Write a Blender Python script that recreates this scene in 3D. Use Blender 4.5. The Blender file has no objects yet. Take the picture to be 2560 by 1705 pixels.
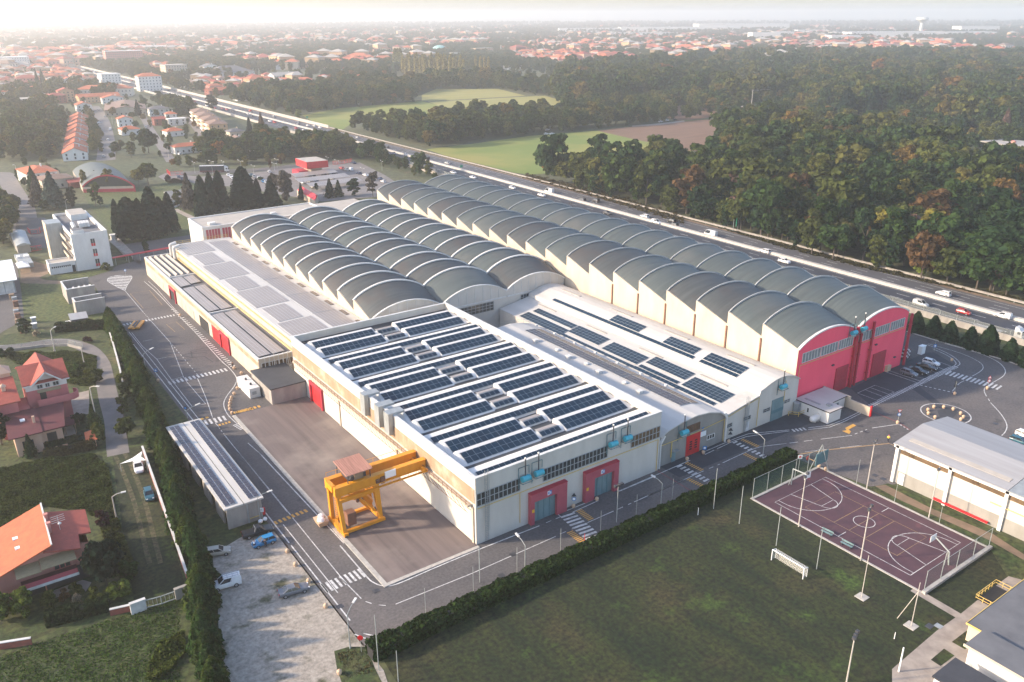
import bpy,math,random
import numpy as np
from mathutils import Vector,Matrix
random.seed(7);RNG=np.random.default_rng(7)
S=bpy.context.scene;COL=S.collection
R=math.radians;PI=math.pi
FPX,YAW,PITCH,ROLL,CAMZ=2085.235,0.615784,0.37341,-0.004209,84.0
W,H=2560,1705
cy,sy,cp,sp=math.cos(YAW),math.sin(YAW),math.cos(PITCH),math.sin(PITCH)
_f=Vector((sy*cp,cy*cp,-sp));_r=Vector((cy,-sy,0));_u=_r.cross(_f)
_c,_s=math.cos(ROLL),math.sin(ROLL)
_r,_u=_r*_c+_u*_s,_u*_c-_r*_s
cam=bpy.data.cameras.new('camera');cam.sensor_width=36;cam.lens=FPX/W*36
cam.clip_start=1;cam.clip_end=40000
camo=bpy.data.objects.new('camera',cam);COL.objects.link(camo)
camo.matrix_world=Matrix(((_r.x,_u.x,-_f.x,0),(_r.y,_u.y,-_f.y,0),(_r.z,_u.z,-_f.z,CAMZ),(0,0,0,1)))
S.camera=camo
CROP=dict(zA=(0,0,2.738),zB=(850,0,2.738),zC=(1700,0,2.738),zD=(0,560,2.7035),zE=(850,560,2.7035),zF=(1700,560,2.7035),zG=(0,1130,2.727),zH=(850,1130,2.727),zI=(1700,1130,2.727),t1=(0,120,5.477),t2=(400,120,5.477),t3=(820,60,4.06),t4=(1400,50,4.06),t5=(1980,50,4.06),t6=(1750,220,2.907),pk=(400,380,4.205),of=(0,400,5.12),yd=(0,640,6.03),h1=(0,880,5.806),h2=(0,1250,5.809),br=(2230,1430,5.703),lot=(500,1290,6.273),hw=(2180,680,6.03),c6=(1900,860,3.568),c5=(0,480,4.9),fr=(1500,980,4.71),ff=(1180,1060,4.71),cr=(780,1080,5.227),sh=(400,1020,4.356),r3=(400,480,3.92),r4=(900,420,3.92),r5=(1400,620,2.6133),g6=(700,740,3.92),S=(0,0,1),D=(0,0,.9195))
def P(crop,x,y,z=0.0):
 a,b,k=CROP[crop]
 d=_f*FPX+_r*(a+x/k-W/2)-_u*(b+y/k-H/2)
 t=(z-CAMZ)/d.z
 return(d.x*t,d.y*t)
def PP(crop,pts,z=0.0):return[P(crop,x,y,z)for x,y in pts]if crop!='W' else pts
def pheight(crop,base,top):
 bx,by=P(crop,*base);a,b,k=CROP[crop]
 d=_f*FPX+_r*(a+top[0]/k-W/2)-_u*(b+top[1]/k-H/2)
 return CAMZ+d.z*(d.x*bx+d.y*by)/(d.x*d.x+d.y*d.y)
def nd(nt,t,**kw):
 n=nt.nodes.new(t)
 for k,v in kw.items():
  if k.startswith('i_'):n.inputs[k[2:].replace('_',' ')].default_value=v
  elif isinstance(k,str):setattr(n,k,v)
 return n
def c4(c):return(c[0],c[1],c[2],1)
def mat(name,col,rough=.7,col2=None,scale=.5,stretch=(1,1,1),det=6,lo=.35,hi=.65,metal=0,spec=.5,bump=0,bscale=8,col3=None,scale3=.05,lo3=.5,hi3=.7,stretch3=(1,1,1),objc=False,col4=None,scale4=.1,lo4=.6,hi4=.7,speck=0,samp=.5):
 m=bpy.data.materials.new(name);m.use_nodes=True;nt=m.node_tree;b=nt.nodes['Principled BSDF']
 b.inputs['Roughness'].default_value=rough;b.inputs['Metallic'].default_value=metal
 b.inputs['Specular IOR Level'].default_value=spec
 b.inputs['Base Color'].default_value=c4(col)
 geo=nd(nt,'ShaderNodeNewGeometry');L=nt.links.new
 def noise(sc,st,dt=det):
  mp=nd(nt,'ShaderNodeMapping');mp.inputs['Scale'].default_value=st
  L(geo.outputs['Position'],mp.inputs['Vector'])
  n=nd(nt,'ShaderNodeTexNoise');n.inputs['Scale'].default_value=sc;n.inputs['Detail'].default_value=dt;n.inputs['Roughness'].default_value=.6
  L(mp.outputs[0],n.inputs['Vector']);return n
 def ramp(n,lo,hi):
  r=nd(nt,'ShaderNodeMapRange');r.inputs['From Min'].default_value=lo;r.inputs['From Max'].default_value=hi
  L(n.outputs['Fac'],r.inputs['Value']);return r
 out=None
 if objc:
  oi=nd(nt,'ShaderNodeObjectInfo');out=oi.outputs['Color']
 def mix(fac,a,bcol,t='MIX'):
  mx=nd(nt,'ShaderNodeMix',data_type='RGBA',blend_type=t)
  L(fac,mx.inputs[0])
  if a is None:mx.inputs[6].default_value=c4(col)
  else:L(a,mx.inputs[6])
  mx.inputs[7].default_value=c4(bcol)
  return mx.outputs[2]
 if col2 is not None:
  out=mix(ramp(noise(scale,stretch),lo,hi).outputs[0],out,col2,'MULTIPLY' if objc else 'MIX')
 if col3 is not None:
  out=mix(ramp(noise(scale3,stretch3),lo3,hi3).outputs[0],out,col3,'MULTIPLY' if objc else 'MIX')
 if col4 is not None:out=mix(ramp(noise(scale4,(1,1,1),5),lo4,hi4).outputs[0],out,col4)
 if speck:
  r=ramp(noise(speck,(1,1,1),2),.3,.7);r.clamp=True;r.inputs['To Min'].default_value=1-samp;r.inputs['To Max'].default_value=1+samp
  mx=nd(nt,'ShaderNodeMix',data_type='RGBA',blend_type='MULTIPLY');mx.inputs[0].default_value=1;L(r.outputs[0],mx.inputs[7])
  if out is None:mx.inputs[6].default_value=c4(col)
  else:L(out,mx.inputs[6])
  out=mx.outputs[2]
 if out is not None:L(out,b.inputs['Base Color'])
 if bump:
  n=noise(bscale,stretch,4);bp=nd(nt,'ShaderNodeBump');bp.inputs['Strength'].default_value=bump;bp.inputs['Distance'].default_value=.1
  L(n.outputs['Fac'],bp.inputs['Height']);L(bp.outputs[0],b.inputs['Normal'])
 return m
def leafmat(name,obj_colour=True,base=(.05,.07,.02),var=.6):
 m=bpy.data.materials.new(name);m.use_nodes=True;nt=m.node_tree;L=nt.links.new
 for n in list(nt.nodes):nt.nodes.remove(n)
 out=nd(nt,'ShaderNodeOutputMaterial');geo=nd(nt,'ShaderNodeNewGeometry')
 mr=nd(nt,'ShaderNodeMapRange');mr.inputs['To Min'].default_value=1-var;mr.inputs['To Max'].default_value=1+var
 L(geo.outputs['Random Per Island'],mr.inputs['Value'])
 if obj_colour:
  oi=nd(nt,'ShaderNodeObjectInfo');src=oi.outputs['Color']
 else:
  oi=nd(nt,'ShaderNodeObjectInfo');rp=nd(nt,'ShaderNodeValToRGB');e=rp.color_ramp.elements
  e[0].position=0;e[0].color=(.034,.06,.024,1);e[1].position=1;e[1].color=(.19,.085,.022,1)
  for ps,cc in((.25,(.038,.062,.018)),(.5,(.07,.082,.022)),(.72,(.105,.105,.028)),(.88,(.14,.10,.03))):
   q=e.new(ps);q.color=c4(cc)
  at=nd(nt,'ShaderNodeAttribute',attribute_type='INSTANCER',attribute_name='tint')
  L(at.outputs['Fac'],rp.inputs[0]);src=rp.outputs[0]
 sc=nd(nt,'ShaderNodeMix',data_type='RGBA',blend_type='MULTIPLY');sc.inputs[0].default_value=1
 L(src,sc.inputs[6]);L(mr.outputs[0],sc.inputs[7])
 d=nd(nt,'ShaderNodeBsdfDiffuse');t=nd(nt,'ShaderNodeBsdfTranslucent');mx=nd(nt,'ShaderNodeMixShader');mx.inputs[0].default_value=.3
 L(sc.outputs[2],d.inputs[0]);L(sc.outputs[2],t.inputs[0]);L(d.outputs[0],mx.inputs[1]);L(t.outputs[0],mx.inputs[2]);L(mx.outputs[0],out.inputs[0])
 return m
M={}
M['asphalt']=mat('asphalt',(.105,.096,.094),.9,(.075,.071,.072),.12,(1,1,1),9,.3,.7,bump=.15,bscale=3,col3=(.15,.13,.117),scale3=.035,lo3=.5,hi3=.75,col4=(.062,.06,.062),scale4=.16,lo4=.6,hi4=.68,speck=2.2,samp=.22)
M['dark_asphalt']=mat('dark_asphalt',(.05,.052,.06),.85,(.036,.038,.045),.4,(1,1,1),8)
M['motorway']=mat('motorway_asphalt',(.085,.085,.092),.8,(.06,.06,.067),.25,(1,.05,1),6,bump=.1)
M['motorway_new']=mat('motorway_new_asphalt',(.035,.04,.052),.8,(.028,.031,.04),.25,(1,.05,1),6)
M['town_road']=mat('town_road',(.19,.17,.16),.9,(.14,.13,.125),.3)
M['yard']=mat('yard_concrete',(.165,.13,.118),.85,(.095,.077,.073),.55,(1,.045,1),9,.38,.68,col3=(.25,.21,.18),scale3=.05,lo3=.5,hi3=.7,bump=.1)
M['concrete']=mat('concrete',(.36,.33,.29),.9,(.24,.22,.2),.5,(1,1,.25),8,bump=.2)
M['kerb']=mat('kerb_stone',(.46,.43,.38),.9,(.33,.31,.28),1.5)
M['paving']=mat('paving',(.36,.31,.26),.9,(.22,.185,.16),.5,(1,1,1),9,.3,.7,bump=.2)
M['gravel']=mat('gravel',(.38,.335,.28),.95,(.25,.22,.18),.9,(1,1,1),12,.3,.7,bump=.5,bscale=5,col3=(.07,.07,.035),scale3=.17,lo3=.56,hi3=.66,speck=1.8,samp=.35)
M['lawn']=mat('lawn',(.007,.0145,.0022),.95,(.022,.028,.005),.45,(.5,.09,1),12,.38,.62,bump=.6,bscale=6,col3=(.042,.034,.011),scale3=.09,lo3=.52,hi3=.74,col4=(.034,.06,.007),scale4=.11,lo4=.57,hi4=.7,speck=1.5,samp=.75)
M['grass']=mat('rough_grass',(.024,.044,.009),.95,(.055,.062,.016),.25,(1,1,1),10,.35,.68,bump=.7,bscale=4,col3=(.085,.066,.03),scale3=.09,lo3=.55,hi3=.72,speck=1.1,samp=.7)
M['worn_grass']=mat('worn_grass',(.03,.04,.011),.95,(.12,.085,.05),1.1,(1,1,1),9,.4,.75,speck=1.3)
M['park_grass']=mat('mown_grass',(.045,.068,.014),.95,(.075,.085,.02),.4,(1,.2,1),8,bump=.4,speck=1.0,samp=.6)
M['countryside']=mat('countryside',(.045,.06,.022),.95,(.075,.075,.03),.012,(1,1,1),10,.35,.65,col3=(.10,.11,.035),scale3=.0016,lo3=.55,hi3=.62,speck=.35,samp=.5)
M['field']=mat('field_grass',(.17,.20,.03),.95,(.24,.21,.045),.05,(.35,.12,1),9,.32,.68,col3=(.13,.175,.025),scale3=.012,lo3=.45,hi3=.6)
M['field_pale']=mat('field_stubble',(.29,.25,.075),.95,(.21,.21,.05),.06,(.2,1.2,1),8,.3,.7)
M['soil']=mat('ploughed_soil',(.18,.10,.06),.95,(.13,.072,.043),.22,(.12,1,1),8,.3,.7,bump=.5)
M['court']=mat('court_surface',(.088,.04,.05),.8,(.062,.03,.04),.5,(1,1,1),10,.3,.7,col3=(.17,.065,.075),scale3=.16,lo3=.6,hi3=.75)
M['earth']=mat('bare_earth',(.22,.15,.10),.95,(.14,.10,.065),.4,(1,1,1),9)
M['white_line']=mat('white_road_paint',(.62,.61,.585),.8,(.3,.29,.28),1.6,(1,1,1),9,.42,.68)
M['yellow_line']=mat('yellow_road_paint',(.66,.36,.07),.8,(.48,.26,.06),1.2,(1,1,1),8)
M['pale_yellow_line']=mat('faded_yellow_paint',(.42,.27,.12),.85,(.28,.2,.12),1.2)
M['red_line']=mat('red_road_paint',(.28,.07,.07),.85,(.18,.07,.07),1.2)
M['vault']=mat('vault_sheeting',(.098,.116,.108),.6,(.068,.08,.076),.55,(.1,2.6,.1),6,.3,.7,bump=.3,bscale=1.2,col3=(.128,.124,.106),scale3=.075,lo3=.5,hi3=.8)
M['vault_dark']=mat('vault_sheeting_aged',(.085,.092,.087),.65,(.052,.058,.058),.5,(.16,2.2,.16),7,.3,.7,bump=.3,bscale=1.2,col3=(.075,.07,.064),scale3=.1,lo3=.5,hi3=.62)
M['white_wall']=mat('white_render',(.58,.54,.475),.85,(.49,.45,.385),.35,(1,1,.35),8,.35,.75,bump=.08,col3=(.55,.47,.37),scale3=.5,lo3=.66,hi3=.85,stretch3=(1,1,.12))
M['cream_wall']=mat('cream_render',(.52,.445,.345),.85,(.43,.35,.26),.3,(1,1,.35),8,.35,.75,bump=.08,col3=(.5,.4,.28),scale3=.5,lo3=.66,hi3=.85,stretch3=(1,1,.12))
M['clean_white']=mat('white_paint',(.68,.66,.62),.6,(.6,.58,.54),.6,(1,1,.4),5)
M['rib']=mat('grey_rib',(.42,.42,.4),.6,(.32,.32,.31),.8)
M['coping']=mat('pale_coping',(.66,.65,.62),.6,(.5,.49,.46),.8)
M['roof_white']=mat('white_membrane',(.52,.50,.465),.6,(.43,.41,.375),.3,(1,.15,1),8,.3,.7,col3=(.36,.32,.27),scale3=.12,lo3=.6,hi3=.8)
M['roof_grey']=mat('grey_roof_felt',(.15,.152,.158),.9,(.10,.102,.11),.3,(1,1,1),9,.3,.7,bump=.1)
M['roof_pale']=mat('pale_roof_gravel',(.42,.38,.33),.9,(.33,.3,.26),.35,(1,1,1),9,.3,.7,bump=.1)
M['roof_deck']=mat('dark_roof_deck',(.045,.05,.055),.7,(.03,.033,.038),.5,(.1,1,1),5)
M['metal_grey']=mat('galvanised_metal',(.36,.38,.38),.5,(.27,.29,.29),1.0,(1,1,.3),6,metal=.3)
M['grey_sheet']=mat('grey_sheet_roof',(.34,.335,.335),.6,(.27,.26,.255),.35,(2.5,.12,1),6,.3,.7,bump=.15)
M['grey_wall']=mat('grey_render',(.29,.275,.245),.85,(.235,.22,.195),.5,(1,1,.3),8)
M['rust_band']=mat('translucent_rust_cladding',(.36,.255,.165),.6,(.27,.185,.12),.6,(1,1.6,.15),8,.3,.7,col3=(.5,.40,.30),scale3=.25,lo3=.5,hi3=.7)
M['pink']=mat('pink_render',(.95,.085,.145),.75,(.88,.07,.125),.4,(1,1,.4),8,.35,.7,bump=.1,bscale=4)
M['crimson']=mat('crimson_paint',(.42,.022,.045),.6,(.34,.018,.038),.6)
M['gate_pink']=mat('faded_crimson_cladding',(.42,.075,.10),.6,(.36,.06,.085),.5)
M['red']=mat('red_paint',(.62,.016,.022),.5,(.52,.013,.02),.8)
M['gate_teal']=mat('teal_steel_door',(.17,.26,.27),.5,(.12,.2,.21),.8,(1,1,.3),6)
M['teal_box']=mat('turquoise_enamel',(.05,.40,.48),.4,(.04,.34,.41),1.5)
M['teal_frame']=mat('teal_steel_frame',(.08,.18,.2),.5)
M['glass']=mat('window_glass',(.03,.038,.042),.12,(.05,.055,.055),.4,spec=.8)
M['glass_amber']=mat('amber_glass',(.17,.11,.06),.25,(.1,.07,.045),.5,spec=.6)
M['glass_pale']=mat('reeded_glass',(.23,.25,.25),.3,(.16,.18,.18),.8)
M['mullion']=mat('window_frame_steel',(.32,.34,.34),.6)
M['dark']=mat('dark_opening',(.02,.02,.022),.9)
M['dark_metal']=mat('dark_steel',(.06,.06,.065),.5,(.04,.04,.045),1)
M['rust']=mat('rusty_steel',(.2,.09,.05),.8,(.13,.07,.05),1.2)
M['pipe_yellow']=mat('yellow_gas_pipe',(.6,.42,.12),.5)
M['crane']=mat('crane_yellow_paint',(.72,.30,.012),.45,(.60,.23,.012),.7,(1,1,.5),7,.35,.75,col3=(.36,.15,.03),scale3=.6,lo3=.68,hi3=.85)
M['crane_roof']=mat('rusty_corrugated_roof',(.48,.25,.18),.7,(.35,.17,.12),.8,(3,.3,1),5)
M['wood']=mat('weathered_boards',(.3,.2,.12),.8,(.2,.14,.09),1.5,(.3,3,1))
M['pv']=mat('solar_cells',(.006,.026,.048),.28,(.005,.018,.034),.3,spec=.5)
M['pv_old']=mat('solar_cells_older',(.028,.026,.04),.25,(.04,.03,.036),.25,spec=.6)
M['pv_sky_tint']=mat('solar_cells_sky_tint',(.27,.23,.205),.34,(.32,.275,.24),.12,spec=.6)  # bright sky reflection painted into the pale colour of these older cells
M['pv_frame']=mat('solar_panel_frame',(.52,.54,.55),.4,metal=.1)
M['tile']=mat('orange_roof_tiles',(.50,.135,.055),.85,(.37,.095,.045),.9,(1,1,1),8,.3,.7,bump=.4,bscale=4)
M['tile_red']=mat('red_roof_tiles',(.36,.075,.05),.85,(.25,.055,.042),1.2,(1,1,1),8,.3,.7,bump=.4,bscale=4)
M['tile_dark']=mat('maroon_roof',(.115,.024,.03),.8,(.085,.019,.025),.8,bump=.2)
M['tile_brown']=mat('brown_roof_tiles',(.24,.15,.11),.85,(.17,.11,.085),.8,bump=.3)
M['tile_grey']=mat('slate_roof',(.14,.13,.13),.8,(.1,.095,.1),.8)
M['pink_wall']=mat('rose_render',(.52,.16,.155),.85,(.45,.13,.13),.5,(1,1,.4),8)
M['salmon_wall']=mat('salmon_render',(.52,.23,.19),.85,(.45,.19,.155),.5,(1,1,.4),8)
M['peach_wall']=mat('peach_render',(.6,.4,.28),.85,(.52,.33,.23),.5,(1,1,.4),8)
M['ochre_wall']=mat('ochre_render',(.5,.32,.18),.85,(.43,.27,.15),.5)
M['brick']=mat('red_brick',(.26,.075,.055),.9,(.18,.06,.045),1.5)
M['straw']=mat('reed_blind',(.33,.26,.15),.9,(.24,.19,.11),2,(1,4,1))
M['carpaint']=mat('car_paint',(.5,.5,.5),.28,(.85,.85,.85),1.5,spec=.6,objc=True)
M['carglass']=mat('car_glass',(.025,.03,.035),.08,spec=.8)
M['tyre']=mat('tyre_rubber',(.02,.02,.02),.9)
M['rim']=mat('wheel_rim',(.42,.42,.43),.35,metal=.6)
M['lamp_glass']=mat('headlight_lens',(.7,.7,.68),.15)
M['tail_red']=mat('tail_light_lens',(.4,.01,.012),.25)
M['plastic_black']=mat('black_trim',(.025,.025,.028),.6)
M['pole']=mat('grey_pole_paint',(.34,.36,.34),.6,(.26,.28,.265),2)
M['pole_warm']=mat('pale_pole',(.5,.46,.4),.6,(.38,.34,.3),2)
M['orange_ball']=mat('pale_orange_bollard',(.6,.42,.28),.7,(.5,.33,.2),3)
M['sign_blue']=mat('sign_blue',(.02,.16,.42),.5)
M['sign_green']=mat('sign_green',(.015,.30,.16),.5)
M['sign_white']=mat('sign_white',(.8,.8,.78),.5)
M['sign_yellow']=mat('sign_yellow',(.75,.42,.02),.5)
M['bark']=mat('bark',(.11,.085,.065),.9,(.07,.055,.045),2,(1,1,.2),6,bump=.4)
M['skin']=mat('skin',(.5,.3,.22),.6)
M['hiviz']=mat('yellow_jacket',(.75,.62,.04),.7)
M['navy']=mat('dark_clothing',(.02,.023,.035),.85)
M['hair']=mat('dark_hair',(.03,.02,.015),.7)
M['water_green']=mat('pale_green_dome',(.30,.52,.46),.5,(.26,.46,.42),.2)
M['leaf']=leafmat('leaves');M['leaf_far']=leafmat('far_leaves',False)
def netmat(name,col,alpha):
 m=bpy.data.materials.new(name);m.use_nodes=True;b=m.node_tree.nodes['Principled BSDF']
 b.inputs['Base Color'].default_value=c4(col);b.inputs['Alpha'].default_value=alpha;b.inputs['Roughness'].default_value=.8
 return m
M['net']=netmat('fence_net',(.10,.22,.17),.22);M['netw']=netmat('goal_net',(.75,.75,.7),.28);M['netd']=netmat('wire_mesh',(.25,.27,.25),.35)
class MB:
 def __init__(s):s.v=[];s.f=[];s.m=[]
 def face(s,pts,m=0):
  n=len(s.v);s.v+=[tuple(p)for p in pts];s.f.append(tuple(range(n,n+len(pts))));s.m.append(m);return s
 def prism(s,poly,z0,z1,m=0,mt=None,bottom=True):
  a=sum(poly[i][0]*poly[(i+1)%len(poly)][1]-poly[(i+1)%len(poly)][0]*poly[i][1]for i in range(len(poly)))
  if a<0:poly=poly[::-1]
  n=len(s.v);k=len(poly)
  s.v+=[(x,y,z0)for x,y in poly]+[(x,y,z1)for x,y in poly]
  for i in range(k):
   j=(i+1)%k;s.f.append((n+i,n+j,n+k+j,n+k+i));s.m.append(m)
  s.f.append(tuple(range(n+k,n+2*k)));s.m.append(m if mt is None else mt)
  if bottom:s.f.append(tuple(range(n+k-1,n-1,-1)));s.m.append(m)
  return s
 def box(s,x0,y0,z0,x1,y1,z1,m=0,mt=None):return s.prism([(x0,y0),(x1,y0),(x1,y1),(x0,y1)],z0,z1,m,mt)
 def obox(s,cx,cy,z0,w,d,h,rot=0,m=0,mt=None):
  c,q=math.cos(rot),math.sin(rot)
  return s.prism([(cx+x*c-y*q,cy+x*q+y*c)for x,y in((-w/2,-d/2),(w/2,-d/2),(w/2,d/2),(-w/2,d/2))],z0,z0+h,m,mt)
 def bar(s,a,b,w,h=None,m=0,up=(0,0,1)):
  a,b=Vector(a),Vector(b);d=(b-a).normalized();h=h or w
  u=Vector(up)
  if abs(d.dot(u))>.98:u=Vector((1,0,0))
  x=d.cross(u).normalized()*w/2;y=x.cross(d).normalized()*h/2
  n=len(s.v);s.v+=[tuple(p+q)for p in(a,b)for q in(-x-y,x-y,x+y,-x+y)]
  for f in((0,1,2,3),(7,6,5,4),(0,4,5,1),(1,5,6,2),(2,6,7,3),(3,7,4,0)):s.f.append(tuple(n+i for i in f));s.m.append(m)
  return s
 def tube(s,a,b,r,r2=None,n=8,m=0,caps=True):
  a,b=Vector(a),Vector(b);r2=r if r2 is None else r2;d=(b-a).normalized()
  u=Vector((0,0,1))if abs(d.z)<.95 else Vector((1,0,0));x=d.cross(u).normalized();y=d.cross(x)
  k=len(s.v)
  for p,q in((a,r),(b,r2)):
   s.v+=[tuple(p+(x*math.cos(2*PI*i/n)+y*math.sin(2*PI*i/n))*q)for i in range(n)]
  for i in range(n):j=(i+1)%n;s.f.append((k+i,k+n+i,k+n+j,k+j));s.m.append(m)
  if caps:s.f.append(tuple(range(k,k+n)));s.m.append(m);s.f.append(tuple(range(k+2*n-1,k+n-1,-1)));s.m.append(m)
  return s
 def path(s,pts,r,n=6,m=0):
  for i in range(len(pts)-1):s.tube(pts[i],pts[i+1],r,n=n,m=m)
  return s
 def ball(s,c,r,n=10,k=6,m=0,sz=1):
  b=len(s.v)
  for i in range(k+1):
   t=PI*i/k
   for j in range(n):s.v.append((c[0]+r*math.sin(t)*math.cos(2*PI*j/n),c[1]+r*math.sin(t)*math.sin(2*PI*j/n),c[2]+r*math.cos(t)*sz))
  for i in range(k):
   for j in range(n):s.f.append((b+i*n+j,b+(i+1)*n+j,b+(i+1)*n+(j+1)%n,b+i*n+(j+1)%n));s.m.append(m)
  return s
 def loft(s,rings,m=0,cap=True,close=True):
  b=len(s.v);n=len(rings[0])
  for r in rings:s.v+=[tuple(p)for p in r]
  for i in range(len(rings)-1):
   for j in range(n if close else n-1):s.f.append((b+i*n+j,b+i*n+(j+1)%n,b+(i+1)*n+(j+1)%n,b+(i+1)*n+j));s.m.append(m)
  if cap:s.f.append(tuple(range(b+n-1,b-1,-1)));s.m.append(m);e=b+(len(rings)-1)*n;s.f.append(tuple(range(e,e+n)));s.m.append(m)
  return s
 def build(s,name,mats,parent=None,smooth=False,local=False,at=None):
  v=np.array(s.v,dtype=float)
  if parent is None and at is None:at=((v[:,0].min()+v[:,0].max())/2,(v[:,1].min()+v[:,1].max())/2,v[:,2].min())
  off=Vector((0,0,0))
  if parent is not None:
   p=parent
   while p is not None:off=off+p.location;p=p.parent
  else:off=Vector(at)
  if not local:v=v-np.array(off)
  me=bpy.data.meshes.new(name)
  me.from_pydata([tuple(p)for p in v],[],s.f)
  for m in(mats if isinstance(mats,(list,tuple))else[mats]):me.materials.append(m if not isinstance(m,str)else M[m])
  me.polygons.foreach_set('material_index',s.m)
  if smooth:me.polygons.foreach_set('use_smooth',[True]*len(s.f))
  me.validate();me.update()
  o=bpy.data.objects.new(name,me);COL.objects.link(o)
  if parent is not None:o.parent=parent
  else:o.location=at
  return o
def tag(o,label,cat,group=None,kind=None):
 if label:o['label']=label
 if cat:o['category']=cat
 if group:o['group']=group
 if kind:o['kind']=kind
 return o
def thing(name,label,cat,loc=(0,0,0),rz=0,group=None):
 o=bpy.data.objects.new(name,None);COL.objects.link(o);o.empty_display_size=.5
 o.location=(loc[0],loc[1],loc[2]if len(loc)>2 else 0);o.rotation_euler=(0,0,rz)
 return tag(o,label,cat,group)
def struct(o,label=None):o['kind']='structure';return o
def copy_tree(o,parent=None):
 c=o.copy();COL.objects.link(c)
 if parent is not None:c.parent=parent
 for ch in o.children:copy_tree(ch,c)
 return c
def dup(o,x,y,rz=0,label=None,group=None,z=0,colour=None,sc=None):
 c=copy_tree(o);c.location=(x,y,z);c.rotation_euler=(0,0,rz)
 if sc:c.scale=(sc,sc,sc)if not isinstance(sc,tuple)else sc
 if label:c['label']=label
 if group:c['group']=group
 if colour:paint(c,colour)
 return c
def paint(o,colour):
 o.color=c4(colour)
 for ch in o.children:paint(ch,colour)
def sheet(name,poly,z,m,label=None):
 mb=MB();a=sum(poly[i][0]*poly[(i+1)%len(poly)][1]-poly[(i+1)%len(poly)][0]*poly[i][1]for i in range(len(poly)))
 mb.face([(x,y,z)for x,y in(poly if a>0 else poly[::-1])])
 return struct(mb.build(name,m))
def ribbon(mb,pts,w,z,m=0,dash=None):
 """painted strip along a polyline; dash=(on, off) in metres"""
 pts=[Vector((p[0],p[1]))for p in pts]
 segs=[]
 if dash is None:segs=[pts]
 else:
  t=0;on=True;cur=[pts[0]];left=dash[0]
  for i in range(len(pts)-1):
   a,b=pts[i],pts[i+1];L=(b-a).length;d=(b-a)/max(L,1e-6);s=0
   while L-s>left:
    s+=left;q=a+d*s
    if on:cur.append(q);segs.append(cur);cur=[]
    else:cur=[q]
    on=not on;left=dash[0]if on else dash[1]
   left-=L-s
   if on:cur.append(b)
  if on and len(cur)>1:segs.append(cur)
 for sg in segs:
  n=len(sg);Lp,Rp=[],[]
  for i in range(n):
   d=(sg[min(i+1,n-1)]-sg[max(i-1,0)])
   if d.length<1e-6:d=Vector((1,0))
   d.normalize();q=Vector((-d.y,d.x))*w/2
   Lp.append(sg[i]+q);Rp.append(sg[i]-q)
  for i in range(n-1):
   mb.face([(Rp[i].x,Rp[i].y,z),(Rp[i+1].x,Rp[i+1].y,z),(Lp[i+1].x,Lp[i+1].y,z),(Lp[i].x,Lp[i].y,z)],m)
def smooth_line(pts,n=8):
 """Catmull-Rom through the points"""
 p=[Vector((q[0],q[1]))for q in pts];p=[p[0]]+p+[p[-1]];out=[]
 for i in range(1,len(p)-2):
  for k in range(n):
   t=k/n;a,b,c,d=p[i-1],p[i],p[i+1],p[i+2]
   out.append(.5*((2*b)+(c-a)*t+(2*a-5*b+4*c-d)*t*t+(3*b-a-3*c+d)*t**3))
 return out+[p[-2]]
def inside(x,y,poly):
 r=False;j=len(poly)-1
 for i in range(len(poly)):
  if(poly[i][1]>y)!=(poly[j][1]>y)and x<(poly[j][0]-poly[i][0])*(y-poly[i][1])/(poly[j][1]-poly[i][1])+poly[i][0]:r=not r
  j=i
 return r
HAZE,HTOP,ANI,DUST,SUNE,SUNC,EXPO=2.3e-4,130,.45,1.6,3.4,(1,.82,.62),1.3
sheet('ground',[(-16000,-600),(16000,-600),(16000,16000),(-16000,16000)],0,'countryside')
def mwc(y):return 253+.012*(max(min(y,650),-200)-100)
ys=[-60,100,250,400,550,650,900,1300,1800,2500,3400]
def strip(name,a,b,z,m):
 mb=MB()
 for i in range(len(ys)-1):
  y0,y1=ys[i],ys[i+1]
  mb.face([(mwc(y0)+a,y0,z),(mwc(y0)+b,y0,z),(mwc(y1)+b,y1,z),(mwc(y1)+a,y1,z)])
 return struct(mb.build(name,m))
strip('motorway_verge',-30,20,.03,'grass')
strip('motorway_near_carriageway',-18.3,-1.2,.12,'motorway_new')
strip('motorway_far_carriageway',1.2,13.2,.12,'motorway')
strip('motorway_shoulder',13.2,15.4,.09,'earth')
mb=MB()
for off,dash in((-1.9,None),(-5.6,(4.5,7.5)),(-9.3,(4.5,7.5)),(-13,None),(1.9,None),(5.0,(4.5,7.5)),(8.2,(4.5,7.5)),(11.3,None)):
 ribbon(mb,[(mwc(y)+off,y)for y in ys],.2 if dash is None else .22,.14,0,dash)
for k in range(6):
 x=mwc(103)-14.6+k*.45;ribbon(mb,[(x,99),(x,107)],.16,.14)
for y in(99,107):ribbon(mb,[(mwc(103)-14.8,y),(mwc(103)-12,y)],.2,.14)
struct(mb.build('motorway_marking','white_line'))
SITE=[(37.4,90),(132.5,90),(133.2,83.5),(135,73),(141,70),(165,30),(260,20),(229,62),(221,84),(218.3,104),(218.3,350),(60,350),(58,322)]+PP('c5',[(1740,900),(1690,840),(1440,900),(1390,935),(1230,985),(900,1065),(745,1090),(1090,1100),(1180,1180),(1300,1430)])+[(39.5,262),(37.4,251)]
sheet('site_road',SITE,.05,'asphalt')
sheet('yard_slab',[(46.7,100.6),(63.8,100.7),(63.8,174),(46.7,174)],.18,'yard')
mb=MB();mb.box(45.9,99.9,0,46.7,174,.2);mb.box(46.7,99.9,0,63.9,100.6,.2);struct(mb.build('yard_kerb','kerb'))
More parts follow.
